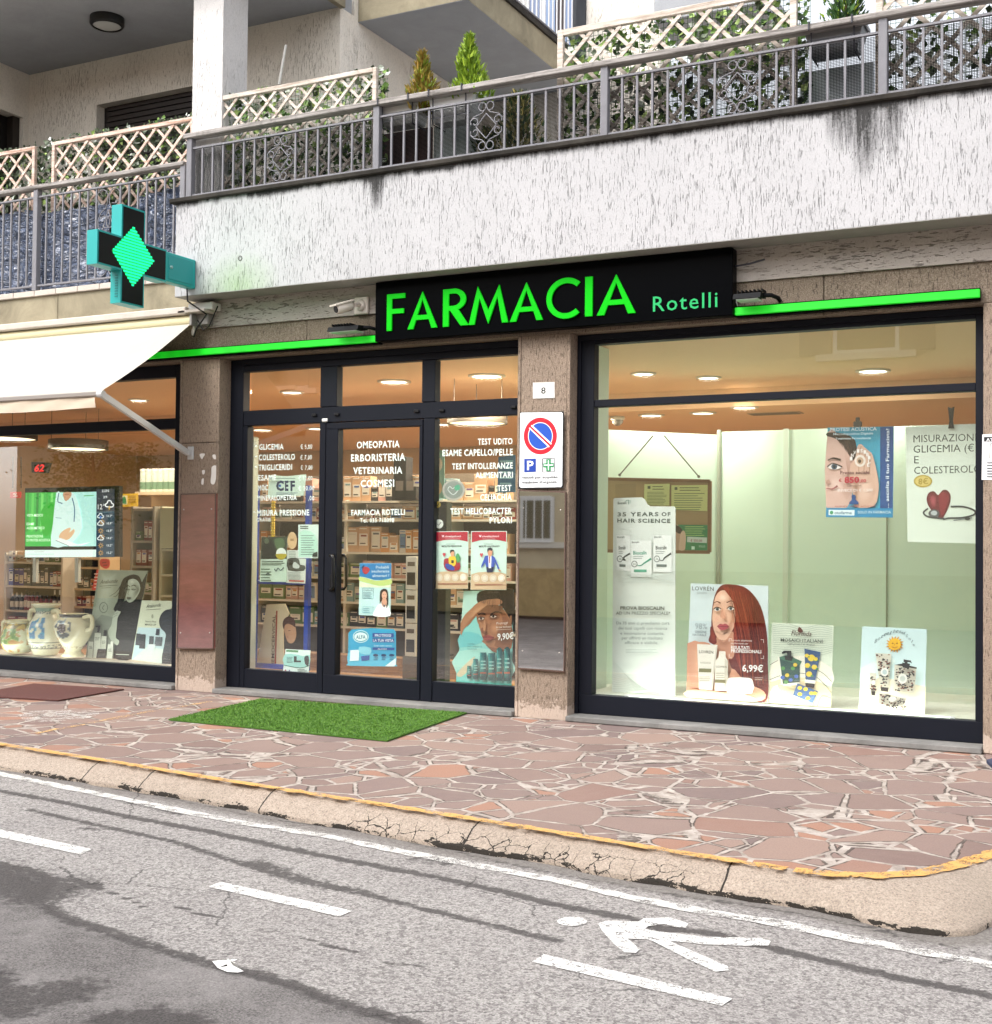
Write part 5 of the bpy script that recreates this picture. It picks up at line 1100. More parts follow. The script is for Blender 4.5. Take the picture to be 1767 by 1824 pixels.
s = Sheet('easter_egg_card', 'beige egg shaped card hanging above the black and white flyer', 'card', YI+.16, z7); s.base([(393, 155), (412, 170), (421, 205), (414, 240), (393, 256), (373, 240), (366, 205), (375, 170)], '#cfae88', .004, 3); s.poly([(383, 195), (403, 195), (403, 208), (383, 208)], '#a27d58'); s.done()
s = Sheet('cardboard_display', 'beige cardboard display stand with brown lettering running up its edge', 'display stand', YI+.32, z7)
s.base([(245, 577), (352, 574), (377, 632), (340, 690), (345, 940), (185, 942), (215, 760)], '#d4c1a0', .01); s.poly([(300, 615), (309, 615), (300, 945), (290, 945)], '#a04022')
a = s.P(*(288, 942), .008); c = s.P(*(297, 640), .008); u = s.P(270, 941, .008)-a; put_text(s.tx, 'HEMOCERVICAL', a, c, u, s.mat('#5c3a26'), .01)
s.poly([(340, 690), (365, 655), (395, 660), (412, 700), (418, 760), (400, 800), (372, 800), (355, 760)], '#b98a66', 4); s.poly([(338, 690), (350, 660), (380, 648), (408, 668), (412, 710), (395, 700), (370, 690), (352, 700), (345, 725)], '#4d2c1e', 4)
s.line([(372, 732), (384, 730)], 3, '#3a2018'); s.line([(363, 765), (372, 770)], 3, '#8a4238'); s.done()
s = Sheet('notice', 'small white and teal notice leaning at the foot of the left entrance pane', 'notice', YI, z7); s.base([(356, 838), (501, 846), (489, 984), (339, 976)], '#dfeeea')
s.poly([(360, 842), (430, 846), (428, 858), (358, 854)], '#4f8f5c'); s.poly([(352, 868), (430, 872), (460, 880), (496, 872), (494, 930), (440, 945), (346, 930)], '#9fd6cf', 2); s.lines(362, 400, 885, 915, 5, '#33504c', .35); s.poly([(404, 880), (420, 880), (420, 905), (445, 905), (445, 915), (404, 915)], '#1a2626'); s.poly([(465, 885), (490, 880), (488, 935), (470, 925)], '#1f2a2c', 3); s.line([(346, 932), (440, 948), (494, 934)], 4, '#24705f', 3)
s.poly([(345, 972), (355, 955), (365, 973)], '#b23a5c'); s.poly([(368, 974), (378, 957), (388, 975)], '#5a4a8a'); s.lines(425, 480, 955, 972, 3, '#4d6660', .4); s.done()
s = Sheet('poster', 'blue and yellow food intolerance poster with a doctor on the door', 'poster', YI, z7); s.base([(788, 337), (972, 337), (966, 647), (782, 640)], '#d4f1f1')
s.poly([(789, 338), (971, 338), (970, 425), (930, 437), (870, 435), (820, 420), (787, 415)], '#1d86c4', 1); s.poly([(787, 418), (830, 426), (890, 440), (970, 430), (969, 462), (900, 470), (840, 455), (786, 440)], '#cfe08a', 2); s.poly([(786, 443), (840, 458), (900, 472), (968, 465), (968, 480), (785, 478)], '#f0f6d8', 1)
s.poly([(803, 372), (815, 358), (832, 360), (846, 373), (838, 392), (822, 402), (808, 393)], '#c33a4a', 3); s.poly([(796, 366), (806, 352), (815, 350), (808, 368)], '#123a66', 2)
s.text('Probabili', (882, 369), (958, 368), 17, '#e6f6fb', .012); s.text('intolleranze', (857, 392), (960, 391), 16, '#e6f6fb', .012); s.text('alimentari ?', (862, 418), (960, 417), 16, '#e6f6fb', .012)
s.line([(805, 483), (868, 484), (866, 545), (803, 543), (805, 483)], 2, '#4a8fa0'); s.text('COMPILATE', (810, 500), (862, 500), 9, '#33596a'); s.lines(808, 860, 508, 540, 5, '#6c98a6', .3); s.line([(806, 590), (865, 592), (863, 628), (804, 626), (806, 590)], 2, '#8cc6cf'); s.lines(809, 850, 600, 622, 3, '#8fb9c4', .3)
s.poly([(868, 645), (880, 605), (900, 578), (930, 570), (955, 585), (965, 645)], '#f6fbfb', 3); s.poly([(905, 575), (906, 510), (918, 490), (938, 488), (950, 505), (952, 575), (944, 600), (938, 560), (912, 560)], '#3a2a26', 3); s.ell(931, 525, 15, 24, '#e0ae92'); s.poly([(920, 545), (942, 545), (945, 578), (930, 595), (915, 578)], '#d39f84', 2); s.line([(923, 520), (928, 519)], 2, '#3a2420'); s.line([(934, 519), (940, 520)], 2, '#3a2420'); s.line([(925, 536), (938, 536)], 3, '#b5544e'); s.poly([(918, 565), (930, 598), (944, 565), (936, 580), (928, 582)], '#21566b'); s.done()
s = Sheet('door_sticker', 'rounded blue eye care sticker PROTEGGI LA TUA VISTA low on the door', 'sticker', YI, z7); s.base([(722, 745), (740, 724), (850, 716), (985, 722), (998, 740), (999, 928), (988, 940), (730, 936), (718, 922)], '#2aa6cf', .002)
s.poly([(719, 860), (790, 845), (860, 860), (940, 895), (998, 870), (998, 928), (988, 939), (730, 935), (719, 922)], '#49bcdc', 2); s.poly([(935, 938), (965, 915), (998, 890), (998, 928), (986, 939)], '#e6f4f4', 1)
s.ell(794, 765, 46, 36, '#dff2f2', n=32); s.ell(794, 765, 42, 32, '#2b9cb4', n=32); s.ell(794, 766, 38, 25, '#e9f6f4', n=32); s.text('ALFA', (766, 779), (822, 778), 22, '#1b6f86', .016)
s.poly([(862, 744), (986, 746), (986, 771), (862, 770)], '#1c4f9c'); s.text('PROTEGGI', (876, 766), (970, 766), 16, '#eaf6fa', .014); s.poly([(862, 775), (988, 777), (988, 799), (862, 798)], '#1c4f9c'); s.text('LA TUA VISTA', (866, 795), (984, 796), 16, '#eaf6fa', .014); s.text('Scopri come ricevere', (872, 822), (975, 823), 9, '#eaf6fa'); s.poly([(862, 828), (990, 830), (990, 845), (862, 843)], '#1c4f9c'); s.text('ALFA24', (892, 842), (945, 842), 9, '#eaf6fa')
s.poly([(733, 845), (785, 842), (782, 905), (730, 908)], '#e3eef0'); s.poly([(785, 825), (850, 830), (848, 868), (790, 862)], '#8fd4e4', 2); s.poly([(795, 880), (846, 874), (842, 902), (798, 908)], '#1c4f9c')
for i in range(3): s.ell(880+i*47, 874, 15, 8, '#123f66'); s.lines(868+i*47, 895+i*47, 888, 898, 2, '#1d5d86', .4)
s.done()
def cartoon(label, x0, x1, y0, y1, title, standing):
    s = Sheet('poster', label, 'poster', YI, z7); L = lambda u, v: (x0+(x1-x0)*u, y0+(y1-y0)*v); s.base([L(0, 0), L(1, -.004), L(.985, 1.003), L(-.015, 1)], '#d8efe4')
    Q = lambda pts, c, cv=0: s.poly([L(*p) for p in pts], c, cv)
    Q([(.02, .012), (.98, .008), (.98, .18), (.75, .15), (.5, .145), (.25, .155), (.02, .19)], '#c01c3c'); s.text('rivelazioni', L(.31, .105), L(.78, .10), 12, '#ffe9ea', .02); Q([(.22, .06), (.255, .075), (.29, .06), (.28, .09), (.255, .105), (.23, .09)], '#ffe9ea', 2); s.lines(*[L(.32, 0)[0], L(.76, 0)[0], L(0, .125)[1], L(0, .135)[1]], 2, '#f3c4cb', .3)
    s.text(title, L(.22, .275), L(.8, .27), 11, '#30303c', .012); s.lines(L(.35, 0)[0], L(.65, 0)[0], L(0, .212)[1], L(0, .222)[1], 2, '#7d9a94', .3)
    Q([(.0, .735), (.2, .70), (.5, .69), (.8, .70), (.985, .73), (.985, .995), (-.01, .995)], '#dcbf9e', 1)
    for i in range(4): s.ell(*L(.145+i*.235, .80), .095*(x1-x0), .062*(y1-y0), '#f4ece0'); s.ell(*L(.145+i*.235, .80), .080*(x1-x0), .052*(y1-y0), '#dcbf9e'); s.ell(*L(.145+i*.235, .80), .066*(x1-x0), .043*(y1-y0), '#efe4d2')
    s.lines(L(.1, 0)[0], L(1.15, 0)[0], L(0, .90)[1], L(0, .915)[1], 2, '#9c5a4a', .5); Q([(.24, .39), (.27, .37), (.29, .385), (.31, .37), (.34, .39), (.29, .45)], '#c94a56', 1)
    if standing:
        Q([(.4, .42), (.36, .48), (.29, .58), (.28, .625), (.32, .60), (.40, .53), (.42, .61), (.64, .61), (.66, .52), (.72, .60), (.76, .66), (.79, .64), (.72, .53), (.66, .45), (.58, .42)], '#3d59b0', 2); Q([(.42, .61), (.64, .61), (.6, .7), (.44, .7)], '#28304e'); Q([(.48, .42), (.57, .42), (.56, .63), (.49, .63)], '#e6ecef'); Q([(.5, .42), (.54, .42), (.53, .55), (.51, .55)], '#b8423e'); Q([(.465, .31), (.59, .31), (.59, .39), (.55, .43), (.50, .43), (.47, .39)], '#d39a78', 2); Q([(.45, .33), (.47, .29), (.55, .28), (.6, .31), (.58, .335), (.5, .325), (.475, .36)], '#2c2a3a', 2); Q([(.77, .64), (.83, .67), (.82, .69), (.76, .665)], '#d39a78', 2)
    else:
        Q([(.28, .52), (.33, .47), (.66, .47), (.75, .55), (.75, .65), (.62, .685), (.4, .685), (.29, .62)], '#a02b38', 2); Q([(.62, .44), (.68, .38), (.74, .42), (.76, .5), (.68, .55)], '#4f9a5c', 2); Q([(.44, .44), (.60, .43), (.64, .52), (.60, .60), (.46, .60), (.42, .52)], '#e2c33a', 2); Q([(.33, .56), (.5, .58), (.6, .64), (.55, .68), (.36, .65)], '#3b4f9e', 2); Q([(.48, .34), (.57, .34), (.58, .40), (.53, .445), (.48, .41)], '#d8a07e', 2); Q([(.46, .36), (.48, .325), (.56, .32), (.59, .35), (.52, .35), (.475, .38)], '#2b2420', 2); Q([(.5, .5), (.57, .5), (.57, .55), (.5, .55)], '#2a2a34')
    s.done()
cartoon('red topped poster with a cartoon person seated on a red armchair', 1222, 1421, 152, 488, 'MOLTE PERSONE', False); cartoon('red topped poster with a cartoon person standing in a blue jacket', 1437, 1645, 151, 493, 'MOLTE LAVORANO', True)
# sun cream poster
s = Sheet('poster', 'seaside poster of a woman shading her eyes above green tubes priced 9,90€', 'poster', YI+.05, z7)
s.base([(1395, 500), (1686, 492), (1672, 1065), (1348, 1044), (1365, 880), (1380, 700)], '#8fd0c8', .003)
s.poly([(1394, 500), (1560, 495), (1500, 620), (1378, 700)], '#b9dccf', 1); s.poly([(1378, 740), (1480, 750), (1500, 800), (1368, 830)], '#6fbfc0', 2); s.poly([(1366, 850), (1600, 840), (1674, 900), (1672, 1000), (1352, 980)], '#a9dcd0', 2); s.poly([(1352, 960), (1672, 965), (1671, 1062), (1349, 1042)], '#7fd6cc')
s.poly([(1352, 985), (1400, 930), (1460, 880), (1430, 950), (1380, 1000)], '#d8c7a4', 2)
s.poly([(1472, 520), (1520, 494), (1685, 493), (1678, 700), (1650, 640), (1600, 575), (1530, 570), (1478, 575)], '#231a18', 2)
s.poly([(1378, 760), (1376, 690), (1400, 640), (1440, 600), (1470, 572), (1520, 552), (1590, 545), (1618, 558), (1612, 575), (1560, 590), (1510, 600), (1470, 640), (1430, 690), (1395, 720)], '#b07a58', 3)
s.poly([(1470, 610), (1500, 590), (1570, 580), (1620, 600), (1660, 660), (1676, 720), (1672, 830), (1630, 838), (1560, 830), (1520, 805), (1503, 770), (1492, 735), (1500, 712), (1478, 690), (1468, 650)], '#a8714f', 3)
s.poly([(1600, 600), (1650, 650), (1674, 720), (1672, 820), (1600, 830), (1560, 800), (1610, 740), (1620, 670)], '#8f5b3e', 3); s.poly([(1466, 600), (1560, 580), (1620, 590), (1600, 625), (1530, 640), (1480, 640)], '#7d5038', 3)
s.tone([(1480, 690), (1505, 680), (1520, 720), (1512, 780), (1498, 750)], '#c08a66', '#a8714f').tone([(1545, 690), (1590, 680), (1610, 720), (1580, 760), (1545, 740)], '#c08862', '#9f6a49').tone([(1600, 720), (1672, 700), (1672, 820), (1610, 832), (1585, 790)], '#744a33', '#8f5b3e').tone([(1475, 645), (1500, 640), (1520, 655), (1500, 675), (1475, 670)], '#7c4f38', '#a06a4a').tone([(1540, 640), (1570, 628), (1605, 640), (1590, 665), (1545, 668)], '#744932', '#966244').tone([(1500, 790), (1540, 782), (1580, 790), (1560, 828), (1525, 812)], '#8a5a3e', '#a8714f').tone([(1400, 650), (1450, 605), (1500, 575), (1560, 560), (1520, 590), (1460, 640), (1410, 690)], '#c8956f', '#b07a58')
s.strands(((1500, 505), (1660, 500)), ((1490, 565), (1670, 640)), 22, ['#3a2a26', '#1a1210', '#4d3a32'], (1, 2), 6)
s.line([(1478, 640), (1500, 628), (1520, 636)], (5, 8), '#2a1a14', 3); s.line([(1548, 640), (1580, 620), (1618, 628)], (9, 5), '#2a1a14', 3)
for cx, cy in ((1494, 660), (1565, 648)): s.poly([(cx-18, cy+2), (cx, cy-8), (cx+20, cy-1), (cx+2, cy+8)], '#d8c0ae', 3); s.ell(cx+1, cy, 7, 7, '#3a261c'); s.line([(cx-20, cy+1), (cx, cy-9), (cx+22, cy-2)], 4, '#241612', 3)
s.poly([(1500, 712), (1494, 735), (1506, 748), (1530, 742), (1520, 730)], '#8a5239', 3); s.poly([(1508, 690), (1516, 665), (1522, 700), (1520, 728), (1508, 728)], '#bd8662', 3); s.poly([(1505, 765), (1530, 755), (1562, 765), (1572, 772), (1545, 786), (1515, 785)], '#96453e', 3); s.line([(1506, 769), (1540, 768), (1570, 772)], 3, '#5e2420', 3); s.poly([(1520, 810), (1560, 830), (1640, 838), (1600, 860), (1560, 850)], '#8a5940', 3)
s.poly([(1662, 650), (1674, 645), (1672, 690), (1660, 690)], '#96643f', 3)
for i, (a, b_, t, hh) in enumerate(((1410, 1440, 935, 75), (1445, 1480, 895, 120), (1485, 1530, 858, 160), (1533, 1580, 862, 160), (1582, 1622, 838, 185), (1626, 1668, 835, 190))):
    s.poly([(a+4, t), (b_-4, t), (b_-1, t+hh-18), (b_-5, t+hh), (a+5, t+hh), (a+1, t+hh-18)], '#0e4a4d'); s.tone([(a+6, t+4), ((a+b_)/2+4, t+4), ((a+b_)/2+4, t+hh-20), (a+6, t+hh-20)], '#2c9089', '#135c5d', None, 0); s.poly([(a+5, t+3), (a+11, t+3), (a+9, t+hh-20), (a+5, t+hh-20)], '#3f9b96'); s.lines(a+8, b_-4, t+hh*.3, t+hh*.55, 3, '#9ac9bf', .3); s.poly([(a+4, t+hh*.72), (b_-4, t+hh*.72), (b_-4, t+hh*.77), (a+4, t+hh*.77)], '#b5583c')
    if i > 3: s.ell((a+b_)/2, t, 12, 10, '#0f4a4c')
s.text('9,90€', (1590, 785), (1684, 778), 38, '#f2f2ee', .02); s.text('SOLARI', (1532, 514), (1600, 512), 12, '#6d5d55'); s.text('IL SISTEMA', (1418, 812), (1458, 812), 8, '#3d5f5c'); s.text('DELL’AMBIENTE', (1416, 828), (1500, 829), 9, '#3d5f5c'); s.text('MARINO', (1416, 842), (1470, 843), 9, '#3d5f5c'); s.text('Proteggi', (1585, 695), (1650, 690), 14, '#e8ddd2'); s.text('la tua bellezza', (1583, 716), (1672, 712), 13, '#e8ddd2'); s.line([(1583, 726), (1670, 722)], 2, '#d8c6b5'); s.done()
for cx, cy, r, c1, c2, lb in ((1242, 978, 17, '#b59a3e', '#3a3220', 'small gold round sticker on the dark device'), (1250, 1090, 24, '#e9ebe6', '#2a2c2a', 'white round sticker with a black tick above the red posters')):
    s = Sheet('round_sticker', lb, 'sticker', YI, z6); s.base([(cx+r*math.cos(t), cy+r*math.sin(t)*1.1) for t in np.linspace(0, 6.28, 24, endpoint=False)], c1, .002); s.line([(cx-r*.5, cy), (cx-r*.1, cy+r*.35), (cx+r*.5, cy-r*.4)], 4, c2); s.done()
s = Sheet('no_smoking_sticker', 'round transparent sticker with a heart and a rainbow line on the right entrance pane', 'sticker', YI+.01, z6); s.base([(1335+66*math.cos(t), 892+62*math.sin(t)) for t in np.linspace(0, 6.28, 30, endpoint=False)], '#b9b6ae', .002); s.ell(1335, 892, 54, 51, '#8e9690', n=30); s.line([(1300, 890), (1312, 872), (1330, 885), (1348, 870), (1362, 890), (1332, 920), (1302, 892)], 4, '#e8ece8', 3); s.poly([(1340, 870), (1368, 862), (1370, 890), (1345, 895)], '#4fae8a', 2); s.done()
# ================================================================== POSTERS IN THE WIDE WINDOW
zR = zm(1040, 960, 2.4305); zT = zm(1040, 560, 2.4305); YW = .34
# cork board
YB_ = 2.12
s = Sheet('cork_board', 'wood framed cork notice board hanging on two cords in the wide window', 'notice board', YB_, zT); s.base([(85, 712), (543, 722), (541, 1028), (84, 1022)], '#b5956a', .015)
b = MB(); K = [s.P(*p, .006) for p in ((82, 712), (546, 722), (544, 1030), (81, 1024))]
for i in range(4): b.bar(K[i], K[(i+1) % 4], .03, .03, pm('#8b5f3c', .5), up=(0, 1, 0))
s.extra.append(('frame', b)); s.poly([(136, 735), (225, 733), (225, 800), (136, 800)], '#a88a62')
b = MB(); 
for p, q in (((155, 695), (300, 525)), ((497, 702), (348, 525))): b.tube([s.P(*p, .02), s.P(*q, .02)], .006, pm('#6d675c', .5), 6); b.lathe([(.014, -.004), (.014, .004)], s.P(*p, .02), pm('#8d8880', .4, .6), 12, 'y')
s.extra.append(('cord', b)); s.done()
def sheetlet(label, pts, c, n, hd):
    s = Sheet('pinned_sheet', label, 'sheet', YB_-.02, zT); s.base(pts, c, .002); x0, y0 = pts[0]; x1 = pts[1][0]; y1 = pts[2][1]
    s.poly([(x0+14, y0+8), (x0+26, y0+8), (x0+26, y0+20), (x0+14, y0+20)], '#55604a'); s.lines(x0+35, x1-20, y0+9, y0+20, 2, hd, .3); s.lines(x0+12, x1-12, y0+34, y1-8, n, '#7d8a5e', .3); s.done()
sheetlet('yellow printed sheet pinned at the top centre of the cork board', [(262, 735), (371, 733), (370, 828), (260, 826)], '#e0e3a0', 9, '#5d6a45'); sheetlet('wide yellow printed sheet pinned at the top right of the cork board', [(379, 740), (536, 738), (534, 852), (379, 846)], '#e2e39c', 8, '#5d6a45')
s = Sheet('pinned_card', 'green card with a woman listening pinned at the lower right of the cork board', 'card', YB_-.02, zT); s.base([(398, 910), (536, 912), (534, 1022), (396, 1020)], '#2c8a56', .002)
s.poly([(398, 912), (412, 920), (420, 960), (415, 1020), (397, 1020)], '#caa08a', 2); s.poly([(398, 911), (425, 930), (418, 950), (398, 940)], '#3a241c', 2); s.poly([(412, 1020), (414, 980), (420, 945), (434, 936), (442, 960), (440, 1000), (436, 1020)], '#e0bba4', 2); s.poly([(448, 962), (533, 966), (532, 990), (446, 986)], '#d9e2dc'); s.text('€ 550,00', (462, 984), (512, 985), 11, '#9c3040', .01); s.lines(438, 528, 918, 955, 5, '#bfe08a', .3); s.text('SOLO', (497, 1008), (525, 1009), 9, '#d9efe0'); s.poly([(466, 1004), (480, 1004), (480, 1018), (466, 1018)], '#d9efe0'); s.done()
# hair science totem
s = Sheet('cardboard_totem', 'tall white cardboard totem reading 35 YEARS OF HAIR SCIENCE', 'display stand', .50, z8)
s.base([(462, 790), (468, 785), (582, 782), (596, 792), (606, 812), (618, 820), (720, 821), (727, 828), (727, 1634), (457, 1622)], '#dfe4dd', .012)
s.text('Bioscalin', (481, 812), (518, 810), 11, '#3f5a50', .014); s.line([(514, 800), (526, 793), (527, 812)], 2.5, '#4d8a72', 2); s.text('35', (530, 808), (537, 808), 14, '#8fb0a4')
s.text('35 YEARS', (480, 863), (655, 862), 17, '#4a5a55', .03, 1.25); s.text('OF', (668, 862), (706, 862), 17, '#4a5a55', .03, 1.2); s.text('HAIR SCIENCE', (479, 889), (706, 891), 17, '#4a5a55', .03, 1.2)
for x0, x1, y0, y1, sub, g in ((474, 536, 942, 1098, '#6b7774', '#3c4a48'), (632, 712, 942, 1104, '#6b7774', '#3c4a48'), (536, 626, 964, 1124, '#57a58a', '#2b9a7c')):
    s.poly([(x0, y0), (x1, y0+2), (x1, y1), (x0, y1-2)], '#eceeea'); s.line([(x0, y0), (x1, y0+2), (x1, y1), (x0, y1-2), (x0, y0)], 1.2, '#c2c9c4'); s.text('Bioscalin', (x0+5, y0+14), (x0+36, y0+13), 9, '#4d5d58', .01); s.text('Bioscalin', (x0+11, y0+63), (x1-22, y0+62), 16, g, .016); s.lines(x0+11, x1-30, y0+70, y0+78, 2, '#8d9995', .3); s.line([(x0+16, y0+103), (x0+40, y0+110), (x1-30, y0+98), (x1-3, y0+80)], (2, 8), g, 4); s.ell(x0+16, y0+103, 13, 14, '#5d6a66'); s.ell(x0+16, y0+103, 10, 11, '#eceeea'); s.text('36', (x0+10, y0+108), (x0+22, y0+108), 10, '#4d5d58'); s.poly([(x0+14, y0+126), (x1-22, y0+127), (x1-22, y0+138), (x0+14, y0+137)], sub, 0)
for i in range(9): s.line([(460+i*3, 1070+i*9), (540, 1108+i*5), (640, 1112+i*4), (727, 1098+i*7)], 1.1, '#b9c2bb', 4)
s.text('PROVA BIOSCALIN', (492, 1262), (680, 1263), 15, '#2d3a36', .026); s.text("AD UN PREZZO SPECIALE*", (473, 1283), (706, 1284), 13, '#4d5a55', .012)
for t, x0, x1, y in (('Da 35 anni ci prendiamo cura', 475, 702, 1325), ('dei tuoi capelli con ricerca', 484, 692, 1347), ('e innovazione costante,', 492, 680, 1369), ('per offrirti un risultato', 498, 673, 1389), ('efficace e visibile.', 511, 654, 1409)): s.text(t, (x0, y), (x1, y+1), 13, '#6f7b76', .004)
s.lines(515, 660, 1432, 1445, 3, '#a5b0aa', .25)
for i in range(13): s.line([(459, 1480+i*10), (520+i*6, 1545+i*5), (570+i*9, 1628)], 1.1, '#bcc4bc', 4)
s.poly([(524, 1612), (600, 1608), (672, 1588), (684, 1592), (660, 1606), (560, 1618)], '#f4f6ee', 3)
b = MB(); q = s.P(590, 1500); b.prism([s.P(500, 1627, -.012), s.P(690, 1633, -.012), s.P(690, 1633, -.012)+np.array((0, .22, 0)), s.P(500, 1627, -.012)+np.array((0, .22, 0))], (0, 0, .02), pm('#cfd5cd', .5)); s.extra.append(('foot', b)); s.done()
# redhead hair poster
s = Sheet('poster', 'hair care poster of a redheaded woman priced 6,99€ standing in the wide window', 'poster', YW, zR); s.pname = 'portrait'
s.base([(463, 192), (798, 203), (797, 711), (443, 684)], '#cfdcde', .006)
s.poly([(448, 452), (480, 440), (560, 462), (640, 500), (720, 600), (796, 640), (796, 709), (444, 683)], '#cf9678', 1)
s.poly([(600, 199), (640, 197), (690, 206), (730, 236), (765, 290), (785, 360), (794, 430), (796, 520), (796, 690), (740, 700), (700, 640), (640, 560), (620, 500), (600, 455), (575, 462), (548, 450), (540, 436), (550, 400), (553, 330), (560, 270), (575, 225)], '#6d1f16', 3)
s.poly([(575, 425), (600, 440), (645, 400), (655, 470), (640, 520), (590, 500), (565, 470)], '#c98f73', 3); s.poly([(605, 222), (632, 232), (652, 275), (655, 325), (648, 372), (632, 408), (612, 430), (596, 436), (578, 422), (562, 390), (556, 345), (560, 300), (568, 256), (584, 230)], '#e6b89e', 3)
s.tone([(622, 240), (650, 270), (658, 330), (648, 385), (618, 432), (600, 420), (625, 370), (634, 300)], '#c58c70', '#e2b298', (645, 345)).tone([(560, 390), (578, 405), (610, 412), (635, 395), (620, 432), (596, 438), (576, 424)], '#d6a68c', '#e4b69c').tone([(560, 290), (580, 282), (598, 296), (590, 316), (565, 318)], '#c9967e', '#e5b79d').tone([(618, 288), (640, 282), (656, 296), (650, 316), (622, 316)], '#c4907a', '#e0b096').tone([(562, 335), (582, 330), (590, 352), (574, 364), (560, 352)], '#e3ab95', '#e6b89e').tone([(585, 235), (615, 232), (625, 262), (600, 275), (578, 262)], '#f2d0ba', '#e6b89e').tone([(570, 430), (600, 446), (640, 420), (650, 450), (620, 480), (575, 470)], '#a8725a', '#c98f73'); s.poly([(606, 206), (650, 230), (672, 300), (670, 380), (690, 480), (720, 560), (700, 600), (660, 520), (648, 420), (655, 330), (645, 270), (612, 225)], '#8a2b1d', 3)
s.tone([(650, 212), (700, 225), (735, 280), (730, 380), (700, 420), (670, 330)], '#a04028', '#7a2418').tone([(700, 420), (770, 430), (785, 560), (760, 660), (715, 600)], '#923522', '#6d1f16').tone([(548, 380), (565, 400), (575, 450), (550, 448)], '#8f3722', '#6d1f16')
s.strands(((622, 205), (745, 260)), ((690, 660), (792, 620)), 46, ['#a8452c', '#8f3320', '#5a170f', '#461009', '#7d2819', '#bb5a3a'], (1.0, 2.0), 14)
s.line([(560, 280), (575, 271), (592, 278)], (3, 5), '#6a3324', 3); s.line([(618, 276), (638, 268), (654, 276)], (5, 3), '#6a3324', 3)
for cx, cy in ((578, 304), (636, 301)): s.poly([(cx-15, cy+2), (cx-3, cy-8), (cx+15, cy), (cx, cy+8)], '#eee2da', 3); s.ell(cx, cy, 7, 7, '#5a6a6e'); s.ell(cx, cy, 3, 3, '#1c1a1a'); s.line([(cx-17, cy+1), (cx-3, cy-9), (cx+17, cy-1)], 4, '#3a201a', 3)
s.poly([(596, 342), (590, 330), (602, 300), (606, 325), (614, 340), (606, 348)], '#d59a80', 3); s.poly([(578, 377), (591, 367), (602, 370), (613, 366), (628, 379), (614, 392), (597, 395), (585, 388)], '#b2545a', 3); s.line([(576, 378), (602, 379), (630, 381)], 2.5, '#7a2c34', 3)
s.tone([(448, 470), (500, 445), (560, 470), (560, 600), (470, 640)], '#dba88a', '#c98f72').tone([(640, 560), (700, 620), (780, 660), (770, 700), (640, 690)], '#b87b5e', '#cf9678')
s.poly([(490, 455), (579, 459), (557, 656), (498, 652)], '#e3ddd2'); s.poly([(571, 470), (579, 459), (557, 656), (548, 655)], '#cfc8ba'); s.text('LOVREN', (499, 494), (560, 497), 13, '#5b5a50', .01); s.text('INTENSE REPAIR', (505, 540), (550, 541), 8, '#8a8574'); s.poly([(499, 560), (552, 562), (551, 578), (497, 576)], '#7a7750'); s.lines(500, 548, 596, 612, 3, '#a39d8a', .3)
s.poly([(586, 486), (613, 487), (614, 512), (624, 530), (624, 658), (566, 656), (569, 528), (583, 512)], '#e5dfd2', 1); s.poly([(610, 515), (624, 530), (624, 658), (608, 657)], '#c9c2b2'); s.text('LOVREN', (572, 556), (618, 558), 9, '#6b675a'); s.poly([(568, 608), (614, 610), (613, 624), (567, 622)], '#7a7750'); s.lines(572, 612, 580, 598, 3, '#a39d8a', .3)
s.poly([(622, 612), (640, 600), (712, 602), (731, 615), (728, 668), (622, 668)], '#f1ece4', 2); s.ell(676, 612, 54, 12, '#faf6f0'); s.poly([(448, 655), (520, 655), (600, 664), (690, 672), (742, 688), (738, 700), (640, 696), (446, 684)], '#dba586', 2); s.line([(600, 680), (690, 684), (738, 694)], 2, '#b57f64', 3)
s.text('LOVRÉN', (469, 222), (562, 225), 18, '#3f4648', .01, 1.1); s.lines(490, 540, 230, 236, 2, '#8a9496', .3); s.text('98%', (482, 389), (534, 391), 26, '#7c888c', -.004); s.text('ORIGINE', (481, 407), (531, 409), 11, '#5f6a6e', .012); s.text('NATURALE', (471, 419), (530, 421), 10, '#5f6a6e', .012)
s.text('Formule altamente', (637, 442), (727, 444), 8, '#eaded8'); s.text('performanti per', (637, 455), (712, 457), 8, '#eaded8'); s.text('RISULTATI', (637, 476), (716, 478), 14, '#f6f0ec', .024); s.text('PROFESSIONALI', (637, 491), (768, 495), 14, '#f6f0ec', .024); s.text('6,99€', (686, 573), (776, 576), 30, '#f8f4f0', .016); s.lines(740, 775, 600, 608, 2, '#cbb0a4', .3)
for q in ([(629, 444), (629, 432), (640, 432)], [(766, 436), (778, 436), (778, 450)], [(629, 498), (629, 512), (640, 512)], [(778, 505), (778, 518), (766, 518)]): s.line(q, 2, '#f0e6e0')
s.done()
